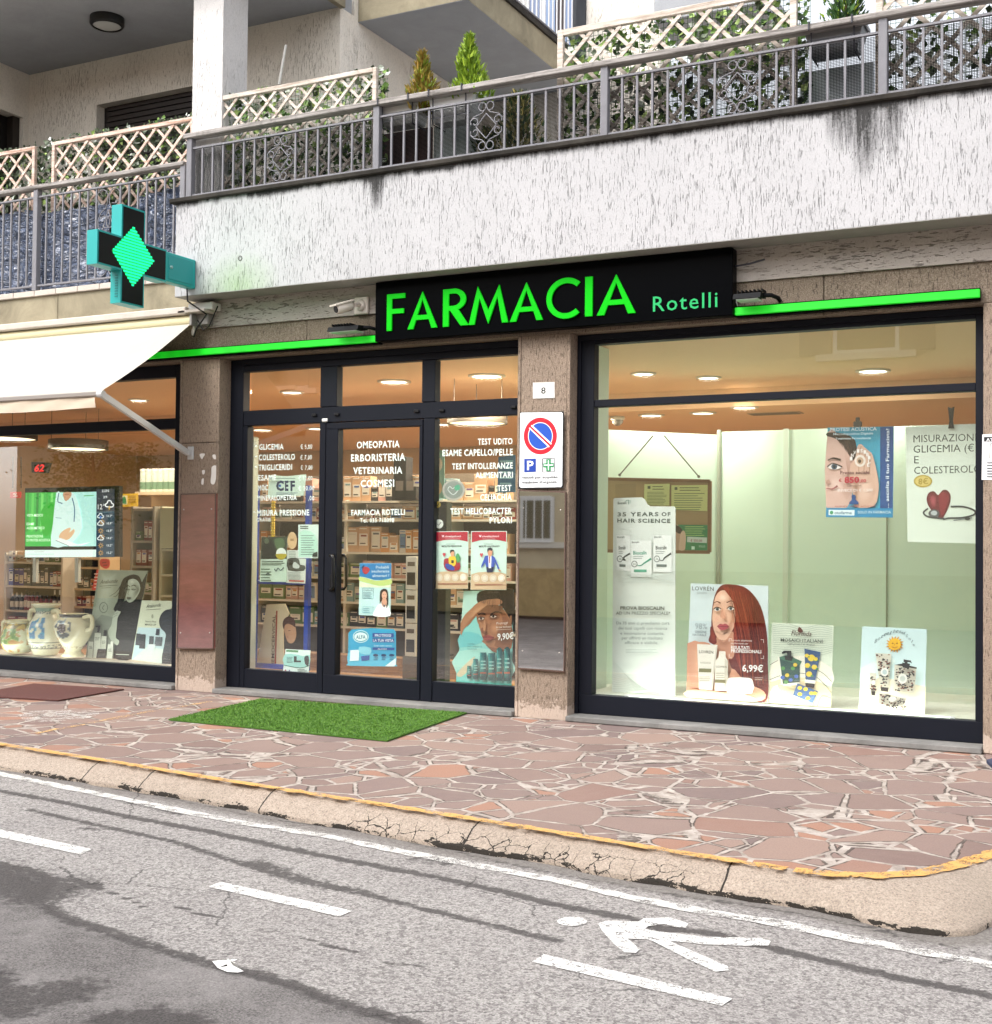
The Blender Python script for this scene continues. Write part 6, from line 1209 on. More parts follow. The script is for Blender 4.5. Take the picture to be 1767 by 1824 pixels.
# lemon soap poster
s = Sheet('poster', 'lemon patterned soap poster with a black pump dispenser in the wide window', 'poster', YW+.02, zR); s.base([(815, 362), (1081, 374), (1070, 731), (799, 710)], '#d5dccb', .006)
for i in range(14): s.line([(818, 375+i*9), (880, 368+i*10), (950, 385+i*8), (1020, 372+i*10), (1076, 385+i*8)], 1.5, '#9aa79b', 5)
s.poly([(812, 540), (860, 520), (960, 505), (1074, 560), (1070, 640), (980, 600), (880, 610), (804, 640)], '#e6e0d0', 2); s.poly([(806, 620), (880, 600), (980, 600), (1071, 650), (1070, 730), (800, 709)], '#d9c8a2', 1); s.poly([(820, 640), (880, 625), (900, 650), (840, 680), (806, 690)], '#efe8d8', 2)
for q in ([(806, 545), (850, 522), (910, 512)], [(1005, 565), (1040, 585), (1074, 620)], [(804, 610), (870, 585), (930, 580), (1010, 600), (1071, 665)], [(804, 690), (850, 660), (900, 640)], [(1010, 725), (1030, 680), (1071, 690)]): s.line(q, 2.5, '#6a6f66', 4)
s.text('Florinda', (897, 417), (985, 421), 22, '#6a5a52', .006, 1, .3); s.poly([(925, 398), (932, 380), (945, 392), (948, 402), (935, 405)], '#6b3f38', 2); s.text('MOSAICI ITALIANI', (852, 444), (1033, 450), 15, '#3f4440', .004); s.text('Ogni goccia è un mosaico', (882, 457), (1000, 462), 9, '#5c605a', 0, 1, .3)
s.tone([(840, 630), (900, 640), (980, 650), (940, 668), (860, 660)], '#9a8f74', '#d9c8a2').poly([(845, 515), (935, 540), (934, 625), (858, 632)], '#274a45'); s.poly([(842, 512), (880, 502), (944, 530), (936, 546), (860, 524)], '#3d6a55'); s.poly([(838, 510), (846, 508), (862, 632), (855, 630)], '#e2ded0'); s.poly([(862, 627), (934, 620), (934, 632), (862, 637)], '#e2ded0')
for x, y in ((862, 560), (880, 590), (905, 560), (920, 595), (875, 620), (895, 610), (915, 545), (860, 600)): s.ell(x, y, 9, 8, random.choice(['#d8b93a', '#c7a72c', '#3d5fb0', '#4f8a4a']))
s.poly([(868, 505), (905, 508), (900, 528), (872, 524)], '#15181a'); s.poly([(880, 488), (898, 486), (898, 508), (880, 508)], '#15181a'); s.poly([(856, 492), (866, 484), (898, 484), (898, 492), (872, 494), (860, 498)], '#15181a')
s.poly([(955, 475), (1025, 490), (1000, 625), (960, 620)], '#31507a'); s.poly([(958, 620), (1000, 626), (996, 645), (960, 640)], '#16191c'); s.poly([(955, 608), (1003, 613), (1001, 627), (957, 622)], '#e2ded0')
for x, y, r in ((985, 515, 16), (968, 548, 12), (998, 555, 12), (975, 585, 13), (1004, 520, 9), (965, 505, 9)): s.ell(x, y, r, r*.9, '#dcbf3e'); s.ell(x+r, y+r*.6, r*.5, r*.35, '#4f8a4a')
s.poly([(925, 625), (1014, 660), (990, 712), (905, 675)], '#3d5f8a', 0); s.poly([(905, 675), (990, 712), (988, 722), (900, 684)], '#d9d2bf')
for x, y in ((935, 645), (960, 650), (985, 668), (970, 690), (935, 672), (1000, 668)): s.ell(x, y, 10, 8, '#d8b93a')
s.done()
# sun soap poster
s = Sheet('poster', 'pale blue soap poster with a smiling sun hung at the right of the wide window', 'poster', YW+.02, zR); s.base([(1205, 378), (1485, 390), (1475, 760), (1190, 740)], '#cfe4e6', .006)
s.poly([(1197, 610), (1300, 600), (1480, 640), (1475, 758), (1191, 738)], '#e2d9c4', 1); s.poly([(1197, 560), (1300, 520), (1350, 530), (1220, 640)], '#dcebe8', 2)
for t, x, y, a in zip('Botteghe', (1258, 1272, 1287, 1299, 1310, 1323, 1338, 1351), (452, 440, 430, 422, 416, 411, 408, 406), range(8)): s.text(t, (x, y), (x+11, y-5+a*.5), 17, '#5b6a70', 0, 1, .35)
for t, x, y in zip('del Sole', (1365, 1375, 1384, 0, 1394, 1406, 1417, 1424), (406, 409, 412, 0, 424, 436, 448, 462)):
    if x: s.text(t, (x, y), (x+9, y+4), 15, '#5b6a70', 0, 1, .35)
for i in range(16):
    a = i*6.283/16; s.poly([(1346+26*math.cos(a-.17), 456+24*math.sin(a-.17)), (1346+(38+4*(i % 2))*math.cos(a+.1), 456+(36+4*(i % 2))*math.sin(a+.1)), (1346+26*math.cos(a+.2), 456+24*math.sin(a+.2))], '#d9961e')
s.ell(1346, 456, 27, 25, '#eab52c', n=28); s.ell(1337, 452, 4, 3, '#8a5410'); s.ell(1356, 452, 4, 3, '#8a5410'); s.line([(1334, 466), (1346, 472), (1358, 466)], 3, '#a25b14', 3); s.line([(1346, 452), (1344, 462)], 2, '#b87a18')
def patt(pts, x0, x1, y0, y1, n, cs, inside):
    s.poly(pts, '#d8d2c2')
    for i in range(n):
        x, y = random.uniform(x0, x1), random.uniform(y0, y1)
        if inside(x, y): s.ell(x, y, random.uniform(3, 6), random.uniform(2, 4), random.choice(cs), n=7)
cs = ['#2c2c2c', '#4a4238', '#1d2a36', '#7a3a2a']
patt([(1262, 494), (1332, 498), (1318, 648), (1284, 645)], 1268, 1326, 500, 640, 90, cs, lambda x, y: 1264+(y-494)*.14 < x < 1330-(y-494)*.09); s.poly([(1284, 640), (1319, 644), (1317, 662), (1286, 658)], '#191919'); s.ell(1302, 576, 17, 18, '#f0eee6'); s.ell(1302, 576, 10, 11, '#b9c9cc')
patt([(1238, 580), (1266, 582), (1262, 660), (1243, 660)], 1240, 1264, 584, 656, 30, cs, lambda x, y: 1241 < x < 1263); s.poly([(1244, 658), (1262, 659), (1261, 678), (1245, 676)], '#191919'); s.ell(1253, 622, 9, 11, '#f0eee6')
patt([(1345, 545), (1440, 562), (1430, 672), (1342, 655)], 1350, 1430, 552, 660, 120, cs, lambda x, y: 1346 < x < 1430 and y < 655+(x-1345)*.15 and y > 552+(x-1345)*.15); s.ell(1380, 605, 20, 22, '#f0eee6'); s.ell(1380, 605, 12, 13, '#c9cfc8'); s.poly([(1345, 545), (1375, 540), (1442, 556), (1440, 563)], '#2a2622')
s.poly([(1378, 535), (1412, 540), (1408, 562), (1380, 556)], '#121417'); s.poly([(1388, 522), (1402, 524), (1401, 540), (1388, 538)], '#121417'); s.poly([(1384, 521), (1415, 526), (1421, 540), (1412, 534), (1384, 532)], '#121417')
patt([(1280, 665), (1400, 690), (1375, 745), (1274, 712)], 1284, 1394, 668, 738, 90, cs, lambda x, y: y > 668+(x-1280)*.21 and y < 712+(x-1274)*.3); s.ell(1336, 694, 18, 12, '#f0eee6')
s.done()
# hearing aid poster
s = Sheet('poster', 'blue hearing aid poster of a woman cupping her ear hung by a clip', 'poster', YW+.1, zT); s.base([(1055, 490), (1342, 485), (1338, 880), (1048, 878)], '#3aa6c4', .002); s.pname = 'portrait'
s.poly([(1283, 488), (1341, 486), (1337, 842), (1282, 842)], '#1d4f8e'); s.poly([(1054, 512), (1100, 520), (1150, 560), (1170, 640), (1165, 760), (1140, 835), (1049, 835)], '#d9b3a6', 2); s.poly([(1054, 512), (1120, 515), (1175, 545), (1180, 620), (1160, 650), (1140, 590), (1095, 540), (1054, 528)], '#33231f', 2)
s.tone([(1056, 700), (1090, 690), (1130, 720), (1120, 790), (1070, 800)], '#e6c6ba', '#d9b3a6').tone([(1054, 640), (1085, 636), (1125, 655), (1090, 690), (1056, 684)], '#bd9082', '#d9b3a6').tone([(1130, 600), (1165, 620), (1168, 720), (1140, 800), (1120, 760), (1140, 680)], '#b98d7e', '#d4ac9f')
s.strands(((1060, 514), (1150, 530)), ((1100, 545), (1172, 640)), 26, ['#4a352e', '#221714', '#6a4d40'], (1, 2), 5)
s.line([(1056, 632), (1080, 622), (1112, 630)], (4, 9), '#3a2722', 3); s.poly([(1056, 662), (1078, 646), (1116, 660), (1086, 672)], '#eee4e0', 3); s.ell(1084, 659, 13, 12, '#42586a'); s.ell(1084, 659, 6, 6, '#151515'); s.line([(1054, 660), (1078, 645), (1118, 660)], 5, '#241a18', 3); s.line([(1050, 752), (1075, 756), (1098, 742)], (3, 8), '#a65a5c', 3); s.poly([(1050, 720), (1062, 715), (1064, 732), (1050, 735)], '#c39787', 2)
s.poly([(1170, 830), (1165, 760), (1150, 700), (1155, 650), (1175, 620), (1185, 570), (1200, 562), (1215, 575), (1232, 590), (1250, 610), (1270, 690), (1276, 760), (1255, 830)], '#d8b09c', 3)
s.tone([(1180, 690), (1240, 700), (1262, 760), (1230, 825), (1176, 815)], '#e8c6b4', '#d4ab97').tone([(1165, 740), (1185, 700), (1190, 780), (1175, 826)], '#b0836e', '#d2a994')
for q in ([(1190, 680), (1192, 620), (1200, 570)], [(1212, 680), (1216, 620), (1220, 585)], [(1236, 690), (1238, 640), (1240, 605)]): s.line(q, 3, '#b2866f', 3)
s.ell(1196, 634, 24, 26, '#e9dcd2'); s.ell(1196, 634, 15, 16, '#c9a78c'); s.ell(1194, 636, 7, 8, '#4d3a30')
for i, ch in enumerate('INVISIBILE'): a = math.radians(190-i*-22); s.text(ch, (1196+40*math.cos(a)-5, 634+42*math.sin(a)+5), (1196+40*math.cos(a)+6, 634+42*math.sin(a)+5), 15, '#f2ece8', .03)
s.text('PROTESI ACUSTICA', (1066, 506), (1268, 502), 15, '#e8f4f8', .02); s.text('Microdispositivo Digitale', (1080, 523), (1252, 519), 10, '#e8f4f8', .006); s.text('Totalmente Personalizzato', (1090, 542), (1242, 539), 9, '#e8f4f8', .006); s.text('Prezzo sociale', (1110, 692), (1236, 690), 14, '#5c1f2c', .02); s.text('€', (1103, 726), (1116, 725), 14, '#c01d3f', .02); s.text('850', (1128, 729), (1192, 728), 26, '#c01d3f', .03); s.text(',00', (1194, 728), (1222, 727), 14, '#c01d3f', .02); s.text('anziché', (1150, 745), (1202, 744), 9, '#4d2a30'); s.text('INVECE DI € 1.500', (1100, 768), (1250, 766), 12, '#f0e8e4', .006)
s.poly([(1150, 822), (1152, 810), (1162, 802), (1158, 788), (1168, 780), (1178, 788), (1176, 802), (1186, 810), (1188, 822)], '#1d4f8e', 2); s.text('AMPLIFICATORI ACUSTICI', (1086, 835), (1262, 834), 7, '#a03a48'); s.poly([(1050, 838), (1338, 840), (1337, 879), (1048, 877)], '#1b86b4'); s.poly([(1060, 846), (1172, 847), (1171, 871), (1059, 869)], '#e3f0f4'); s.text('otofarma', (1085, 865), (1160, 865), 14, '#2a6b88', .016); s.ell(1072, 858, 8, 8, '#3a9a6a'); s.text('SOLO IN FARMACIA', (1186, 862), (1330, 862), 12, '#d9eef6', .008)
a = s.P(1320, 838, .012); c = s.P(1322, 495, .012); u = s.P(1305, 838, .012)-a; put_text(s.tx, '... ascolta il tuo Farmacista!', a, c, u, s.mat('#e8f2f8'), .014)
b = MB(); q = s.P(1185, 475, .01); b.box((q[0]-.03, s.Y-.02, q[2]-.02), (q[0]+.03, s.Y+.01, q[2]+.02), pm('#4a4744', .4), .006); b.box((q[0]-.015, s.Y-.012, q[2]+.021), (q[0]+.015, s.Y+.005, q[2]+.05), pm('#4a4744', .4), .004); s.extra.append(('clip', b)); s.done()
# measuring sheet
s = Sheet('poster', 'large white sheet reading MISURAZIONE GLICEMIA with a heart and stethoscope', 'poster', YW+.1, zT); s.base([(1392, 488), (1800, 468), (1800, 994), (1402, 985)], '#dfe8da', .003)
for t, x0, x1, y in (('MISURAZIONE', 1427, 1712, 554), ('GLICEMIA (€ 5)', 1427, 1742, 599), ('E', 1430, 1450, 645), ('COLESTEROLO', 1430, 1720, 691)): s.text(t, (x0, y), (x1, y-7 if x1 > 1500 else y), 33, '#4a5550', -.004)
s.ell(1468, 722, 40, 27, '#c2a94a', n=28); s.ell(1468, 722, 33, 21, '#d8c272', n=28); s.text('8€', (1448, 736), (1490, 734), 26, '#b59a3e', .01)
s.poly([(1534, 782), (1516, 766), (1494, 772), (1484, 796), (1490, 826), (1512, 856), (1546, 884), (1568, 858), (1584, 820), (1588, 786), (1574, 762), (1552, 762)], '#6d1f28', 3); s.tone([(1490, 790), (1510, 772), (1530, 790), (1525, 840), (1505, 840)], '#b0505a', '#6d1f28'); s.poly([(1536, 784), (1560, 770), (1580, 790), (1570, 830), (1548, 870)], '#8a2a33', 3)
s.line([(1588, 832), (1640, 832), (1686, 846), (1690, 866), (1640, 880), (1580, 882), (1556, 888)], 7, '#3a3f42', 4); s.line([(1490, 840), (1470, 858), (1486, 874), (1520, 880), (1560, 884)], 7, '#3a3f42', 4); s.ell(1516, 862, 24, 18, '#55595c'); s.ell(1516, 860, 14, 10, '#b9bfc0'); s.line([(1600, 892), (1680, 880)], 4, '#7a8082'); s.ell(1660, 884, 12, 7, '#2a2d2f')
b = MB(); q0, q1 = s.P(1590, 400, .02), s.P(1590, 486, .02); b.prism([q0+np.array(v) for v in ((-.022, 0, 0), (.0, 0, -.01), (.022, 0, 0), (.012, 0, -.1), (.02, 0, -.155), (-.02, 0, -.155), (-.012, 0, -.1))], (0, .008, 0), pm('#1b1b1c', .5)); s.extra.append(('ribbon', b)); s.done()
# dome camera, vent
q = onZ(1100, 742, 2.858); e = empty('dome_camera', q, 'white dome security camera under the far ceiling in the wide window', 'security camera'); b = MB(); b.lathe([(.08, 0), (.085, -.03), (.07, -.04)], q, pm('#d9d4cc', .4), 24, cap=False); b.build('base', e); b = MB(); b.lathe([(.068, -.035), (.06, -.075), (.035, -.1), (.001, -.108)], q, pm('#5a5650', .15), 24, cap=False); b.build('dome', e)
va, vb = onZ(1335, 738, 2.857), onZ(1432, 736, 2.857); b = MB(); b.box((va[0], va[1]-.1, 2.85), (vb[0], va[1]+.1, 2.8575), pm('#a58e76', .6))
for k in range(6): b.box((va[0]+.03, va[1]-.09+k*.032, 2.846), (vb[0]-.03, va[1]-.08+k*.032, 2.85), pm('#6f5d4c', .6))
b.build('air_vent', None, va, label='long slotted air vent in the far ceiling of the wide window', cat='air vent')
# ================================================================== LEFT WINDOW
zv = zm(0, 1000, 4.207); ztv = zm(0, 760, 5.197)
YT = 1.2
s = Sheet('television', 'wall sized television showing a doctor and a weather column in the left window', 'television', YT, ztv); s.pname = 'screen'
s.base([(232, 570), (1105, 548), (1105, 1205), (230, 1216)], '#0b0c0e', .05); s.emit = .75
s.poly([(236, 612), (893, 602), (890, 1107), (234, 1108)], '#35b84a'); s.poly([(520, 610), (893, 602), (890, 1107), (470, 1108), (490, 900)], '#b5ece6')
for i, c in enumerate(('#2a9c3e', '#59cf5a', '#1f8a36', '#6fd768', '#2fae3e', '#7bdc72')): s.poly([(250+i*44, 615), (272+i*44, 614), (262+i*44, 960), (240+i*44, 980)], c)
s.poly([(380, 780), (500, 700), (480, 960), (400, 1000)], '#1fae2c', 3); s.poly([(525, 612), (560, 610), (610, 690), (660, 606), (700, 640), (740, 760), (760, 940), (700, 1040), (620, 1100), (472, 1107), (490, 900), (505, 740)], '#d3f3f0', 2)
s.poly([(585, 610), (660, 608), (652, 655), (610, 690), (590, 660)], '#c99a7c', 2); s.line([(600, 628), (640, 626)], 5, '#9a4f44'); s.line([(545, 612), (535, 690), (560, 705), (578, 712)], 8, '#2d5f80', 4); s.line([(668, 660), (690, 760), (685, 880)], 9, '#1f5f86', 4)
s.line([(515, 842), (570, 848)], 5, '#4f8f9a'); s.poly([(545, 1020), (575, 970), (640, 935), (655, 950), (640, 980), (680, 950), (690, 975), (640, 1040), (580, 1050)], '#dcb48c', 3); s.poly([(515, 1050), (560, 1030), (720, 1090), (850, 1065), (760, 1100), (640, 1107)], '#eaf4f4', 1); s.line([(515, 1052), (640, 1106)], 4, '#3a4a50'); s.line([(775, 640), (868, 636)], 8, '#5fae70')
for t, y, x1 in (('VISITA MEDICO', 832, 398), ('ESAME', 912, 316), ('AUDIOMETRICO', 950, 412), ('PRENOTAZIONE', 1026, 398), ('DI PROTESI ACUSTICA', 1062, 466)): s.text(t, (247, y), (x1, y-1), 24, '#e9fbe9', .016)
s.poly([(232, 1142), (890, 1138), (889, 1206), (231, 1210)], '#dff6f3'); s.line([(250, 1180), (500, 1180)], 5, '#a9d3d0'); s.line([(320, 1160), (410, 1158)], 5, '#b9c3c8')
s.poly([(893, 580), (1060, 575), (1060, 1208), (890, 1209)], '#1c3c52'); s.poly([(893, 580), (1060, 575), (1060, 790), (893, 792)], '#353b47')
s.text('LUN', (945, 606), (1008, 605), 24, '#e8eef0', .02); s.text('29', (955, 662), (992, 661), 22, '#e8eef0', .02); s.text('12°', (906, 766), (968, 764), 50, '#f0f4f4', .002); s.line([(895, 791), (1055, 789)], 4, '#7fa0aa')
def cloud(cx, cy, k, c):
    s.line([(cx-32*k, cy+20*k), (cx-38*k, cy), (cx-22*k, cy-10*k), (cx-10*k, cy-34*k), (cx+14*k, cy-32*k), (cx+22*k, cy-12*k), (cx+38*k, cy-2*k), (cx+34*k, cy+18*k), (cx+14*k, cy+24*k), (cx-32*k, cy+20*k)], 9*k+2, c, 3)
def sunny(cx, cy): 
    for i in range(8): a = i*.785; s.line([(cx+16*math.cos(a), cy+16*math.sin(a)), (cx+26*math.cos(a), cy+26*math.sin(a))], 4, '#d9a85a')
    s.line([(cx+13*math.cos(t), cy+13*math.sin(t)) for t in np.linspace(0, 6.28, 14)], 4, '#d9a85a')
cloud(1012, 720, 1.0, '#f0f4f4'); s.poly([(1008, 735), (1020, 735), (1012, 752), (1022, 752), (1006, 782), (1010, 760), (1002, 760)], '#d9b24a')
for i, (k, t) in enumerate((('r', '10.7°'), ('c', '10.9°'), ('s', '13.9°'), ('c', '14.2°'), ('s', '15.2°'), ('s', '15.2°'))):
    y = 828+i*68; s.text(t, (988, y+9), (1040, y+8), 20, '#e8f0f2', .014)
    if k == 's': sunny(932, y)
    else:
        if k == 'c': sunny(946, y-14)
        cloud(930, y, .72, '#e8f0f2')
        if k == 'r': s.poly([(922, y), (942, y), (936, y+22), (926, y+22)], '#3d7fd0')
b = MB(); 
for px in (330, 720): b.bar(s.P(px, 1215, -.02), s.P(px, 1440, -.02), .05, .04, pm('#b9bdb9', .5))
s.extra.append(('stand_leg', b)); b = MB()
for px in (195, 120): b.tube([s.P(px, 280, -.03), s.P(px, 570, -.03)], .006, pm('#4a3f36', .6), 5)
s.extra.append(('cable', b)); s.done()
s = Sheet('number_display', 'small black queue display showing a red 62 above the television', 'number display', 2.2, ztv); s.base([(288, 325), (446, 333), (420, 428), (294, 425)], '#120d0d', .06); s.emit = 1.2; s.text('62', (318, 415), (410, 413), 66, '#e8202a', .03, 1, .25); s.done()
# pottery
def jar(name, label, cx, base_y, top_y, prof, paint, Y=.5, handles=None, pc=('#c3bc9c', '#3d6f96', '#c9a23a', '#5d8a3a', '#2c2a35')):
    B = onY(cx, base_y, Y); T = onY(cx, top_y, Y); H = T[2]-B[2]; sc = H; e = empty(name, (B[0], Y, B[2]), label, 'jar'); rows = []; n = 72; m = 60
    P = np.array(prof); zs = np.linspace(0, 1, m); sp = smooth([(r, h) for r, h in prof], 6, False); sp = np.array(sp); rr = np.interp(zs, sp[:, 1], sp[:, 0])
    b = MB(); t = NT('glazed_'+name+str(int(cx))); col = t.attr('paint'); mott = t.noise(None, 30, 4); t.fin(t.mix(t.math('MULTIPLY', mott, .25), col, lin('#b3a67e')), .16, spec=.6); cols = []
    for z, r in zip(zs, rr):
        row = []
        for k in range(n):
            a = 2*math.pi*k/n-math.pi/2; row.append((B[0]+r*sc*math.cos(a), Y+r*sc*math.sin(a), B[2]+z*H)); u = (a+math.pi/2+math.pi) % (2*math.pi)-math.pi; cols.append(lin(paint(u, z)))
        rows.append(row)
    b.grid(rows, t.m, True, True); b.face(rows[0][::-1], t.m); q = [tuple(np.array(p)*.0+np.array((B[0]+(p[0]-B[0])*.9, Y+(p[1]-Y)*.9, p[2]-.02))) for p in rows[-1]]; b.grid([rows[-1], q], t.m, True, True); b.face(q, t.m)
    o = b.build('body', e); nv = len(o.data.vertices); ca = o.data.color_attributes.new('paint', 'FLOAT_COLOR', 'POINT'); cols += [lin(pc[0])]*(nv-len(cols)); ca.data.foreach_set('color', [x for c in cols for x in c])
    for hpts in handles or []:
        b = MB(); b.tube(smooth([(B[0]+x*sc, Y-.02, B[2]+z*H) for x, z in hpts], 5, False), .02*sc/.4, pm(pc[0], .2, 0, 0, .6), 8); b.build('handle', e)
def rnd(u, z, f, sd): return noise.noise(Vector((u*f, z*f*2.2, sd)))
def p1(u, z):
    if z > .93 or z < .05: return '#cfc59a'
    v = rnd(u, z, 3.2, 1)
    if .30 < z < .75 and abs(u+.1) < .9 and v > -.12: return '#4f7a34' if v > .08 else '#86a24a'
    if .75 < z < .9: return '#6f6230' if v > 0 else '#b39a4c'
    if z < .3 and u < -.3 and v > -.1: return '#d9b53a'
    return '#b9bba0' if v > -.2 else '#a3773f'
def p2(u, z):
    v = rnd(u, z, 4.2, 5)
    if .86 < z < .92: return '#7d9c92'
    if .80 < z < .86 and abs(u) < 1.2 and rnd(u, z, 26, 2) > .05: return '#2e4660'
    if .13 < z < .15 or .24 < z < .255: return '#44505a'
    if .15 < z < .22 and rnd(u, z, 22, 2) > .0: return '#5d666a'
    if .33 < z < .74 and -.25 < u < .75 and v > -.12: return '#2f6f9e' if v > .05 else '#3a8fb0'
    if .36 < z < .72 and -1.1 < u < -.3 and v > -.05: return '#56703a' if z > .5 else '#c9a83c'
    return '#c6c4ae'
def p3(u, z):
    v = rnd(u, z, 4, 9)
    r = math.hypot((u-.15)*.55, (z-.68)*1.2)
    if r < .14: return '#37303c' if rnd(u, z, 14, 3) > -.15 else '#8a7f8c'
    if r < .30 and v > .0: return '#3d4654' if v > .12 else '#7a8fa0'
    if .4 < z < .62 and -1 < u < -.1 and v > .1: return '#c98f3a'
    if .93 < z: return '#3a3a46'
    if .20 < z < .24 and rnd(u, z, 20, 2) > .1: return '#6b4a3a'
    return '#c9c2a6'
jar('pottery_jar', 'squat round pottery jar painted with green leaves at the left', 33, 1163, 1104, [(.28, 0), (.42, .1), (.52, .35), (.5, .6), (.42, .82), (.36, .92), (.40, 1)], p1, .5, [[(-.40, .93), (-.62, .9), (-.58, .5), (-.49, .3)]])
jar('pottery_jar', 'tall two handled pottery jar painted with blue scrolls', 81, 1166, 1075, [(.22, 0), (.25, .05), (.33, .25), (.36, .45), (.34, .60), (.24, .74), (.2, .82), (.21, .9), (.28, .97), (.27, 1)], p2, .55, [[(-.2, .85), (-.36, .86), (-.4, .7), (-.33, .58)], [(.2, .85), (.36, .86), (.4, .7), (.33, .58)]])
jar('pottery_jar', 'pale footed pottery jar painted with a dark rosette', 130, 1169, 1093, [(.26, 0), (.24, .05), (.18, .13), (.22, .2), (.38, .45), (.45, .65), (.43, .8), (.32, .93), (.34, 1)], p3, .45, [[(.36, .92), (.6, .95), (.62, .7), (.44, .62)]])
# black and white fashion poster
s = Sheet('poster', 'black and white poster of a woman in a dark roll neck in the left window', 'poster', .62, zv); s.pname = 'portrait'; s.base([(740, 62), (1109, 70), (985, 736), (640, 720)], '#8f9887', .006)
s.tone([(742, 66), (900, 70), (860, 300), (800, 480), (690, 470)], '#b9c2b1', '#8f9887', (800, 150), 0); s.poly([(690, 470), (760, 400), (860, 420), (870, 600), (860, 730), (642, 719)], '#7a8275', 1); s.poly([(1040, 200), (1108, 72), (986, 735), (850, 730), (862, 610), (880, 480), (905, 380), (930, 330)], '#232726', 1)
s.poly([(930, 300), (1020, 270), (1050, 300), (1040, 450), (1000, 620), (985, 732), (862, 728), (868, 600), (872, 480), (895, 380)], '#111413', 3); s.poly([(955, 110), (1000, 98), (1040, 110), (1060, 150), (1075, 210), (1050, 250), (1020, 250), (960, 180), (935, 210), (930, 260), (920, 320), (890, 380), (850, 360), (880, 300), (890, 230), (905, 170), (925, 130)], '#141615', 3)
for q in ([(905, 180), (870, 230), (820, 262)], [(900, 220), (870, 260), (850, 262)], [(890, 290), (860, 340), (865, 390)], [(930, 130), (895, 200), (860, 240)]): s.line(q, (5, 2), '#1c1f1e', 4)
s.poly([(948, 165), (965, 140), (1000, 130), (1035, 150), (1050, 190), (1040, 230), (1015, 275), (985, 305), (962, 306), (948, 290), (942, 260), (936, 245), (944, 215), (941, 190)], '#b3bcab', 3); s.tone([(990, 150), (1040, 165), (1050, 215), (1018, 275), (985, 303), (985, 250), (1005, 205)], '#6a7267', '#aeb7a6', (1035, 215)).tone([(945, 250), (965, 262), (985, 280), (965, 304), (948, 290)], '#8b9486', '#b0b9a8').tone([(940, 195), (958, 196), (978, 202), (960, 222), (942, 218)], '#98a193', '#b0b9a8').tone([(982, 196), (1003, 194), (1022, 204), (1003, 220), (984, 214)], '#8f988a', '#a9b2a2').tone([(965, 140), (1000, 133), (1010, 160), (980, 172)], '#ccd4c4', '#b3bcab')
s.strands(((945, 120), (960, 110)), ((870, 370), (925, 300)), 18, ['#2a2e2c', '#0c0e0d', '#3d423f'], (1, 2), 8)
s.line([(945, 188), (960, 182), (975, 190)], 5, '#2a2d2b', 3); s.line([(985, 186), (1003, 178), (1020, 186)], 6, '#2a2d2b', 3); s.line([(944, 208), (958, 214), (972, 210)], 5, '#262927', 3); s.line([(985, 208), (1003, 214), (1018, 206)], 5, '#262927', 3); s.line([(968, 215), (958, 245), (966, 252)], 4, '#838c7f', 3); s.poly([(948, 272), (962, 266), (985, 272), (970, 284), (955, 283)], '#4f5650', 3)
s.poly([(833, 480), (840, 440), (850, 400), (872, 370), (890, 372), (905, 378), (893, 400), (880, 430), (875, 500), (868, 570), (893, 595), (880, 628), (850, 610), (825, 580), (808, 530)], '#a9b2a2', 3); s.line([(845, 420), (880, 400)], 3, '#6d756a'); s.line([(850, 400), (885, 384)], 3, '#6d756a')
s.line([(776+30*math.cos(t), 346+38*math.sin(t)) for t in np.linspace(0, 6.28, 26)], 4, '#4d544b'); s.line([(782, 326), (768, 348), (778, 362)], 4, '#4d544b', 3); s.text('Anabonde', (750, 168), (882, 158), 30, '#2c322d', .0, 1, .4); s.line([(748, 186), (880, 178)], 3, '#2c322d'); s.line([(760, 200), (832, 196)], 3, '#5d645a')
for x, t, w_, bt, c in ((662, 600, 40, 722, '#c3c8bb'), (706, 535, 52, 724, '#cdd1c5'), (757, 560, 44, 680, '#c3c8bb'), (805, 620, 46, 728, '#cdd1c5'), (728, 655, 70, 726, '#202423')): s.poly([(x+4, t), (x+w_-2, t+2), (x+w_-10, bt), (x-8, bt-2)], c); s.lines(x+6, x+w_-10, t+35, t+52, 3, '#4d534c', .4)
s.poly([(716, 482), (752, 480), (752, 500), (742, 530), (728, 530), (732, 495), (716, 492)], '#1a1d1c'); s.poly([(778, 515), (800, 515), (798, 560), (774, 560)], '#1a1d1c'); s.poly([(830, 598), (850, 600), (846, 640), (824, 638)], '#d6d9cf'); s.line([(868, 696), (966, 700)], 6, '#b9c1b3'); s.done()
s = Sheet('poster', 'small cream make up poster with a dark hand shape beside the left pillar', 'poster', .56, zv); s.base([(1063, 292), (1322, 297), (1292, 768), (985, 738)], '#cfd6bf', .006)
s.poly([(1035, 494), (1250, 500), (1228, 765), (988, 738)], '#b5cfd6'); s.poly([(1030, 700), (1100, 640), (1230, 660), (1226, 766), (990, 738)], '#cbd9d2', 1); s.text('Anabonde', (1096, 350), (1206, 338), 30, '#3d443c', .0, 1, .4); s.line([(1095, 364), (1205, 356)], 3, '#3d443c'); s.text('Nuova linea', (1090, 456), (1170, 458), 14, '#3d443c', .01); s.text('MAKE-UP', (1086, 480), (1170, 482), 15, '#3d443c', .01); s.ell(1142, 412, 8, 16, '#9aa38c')
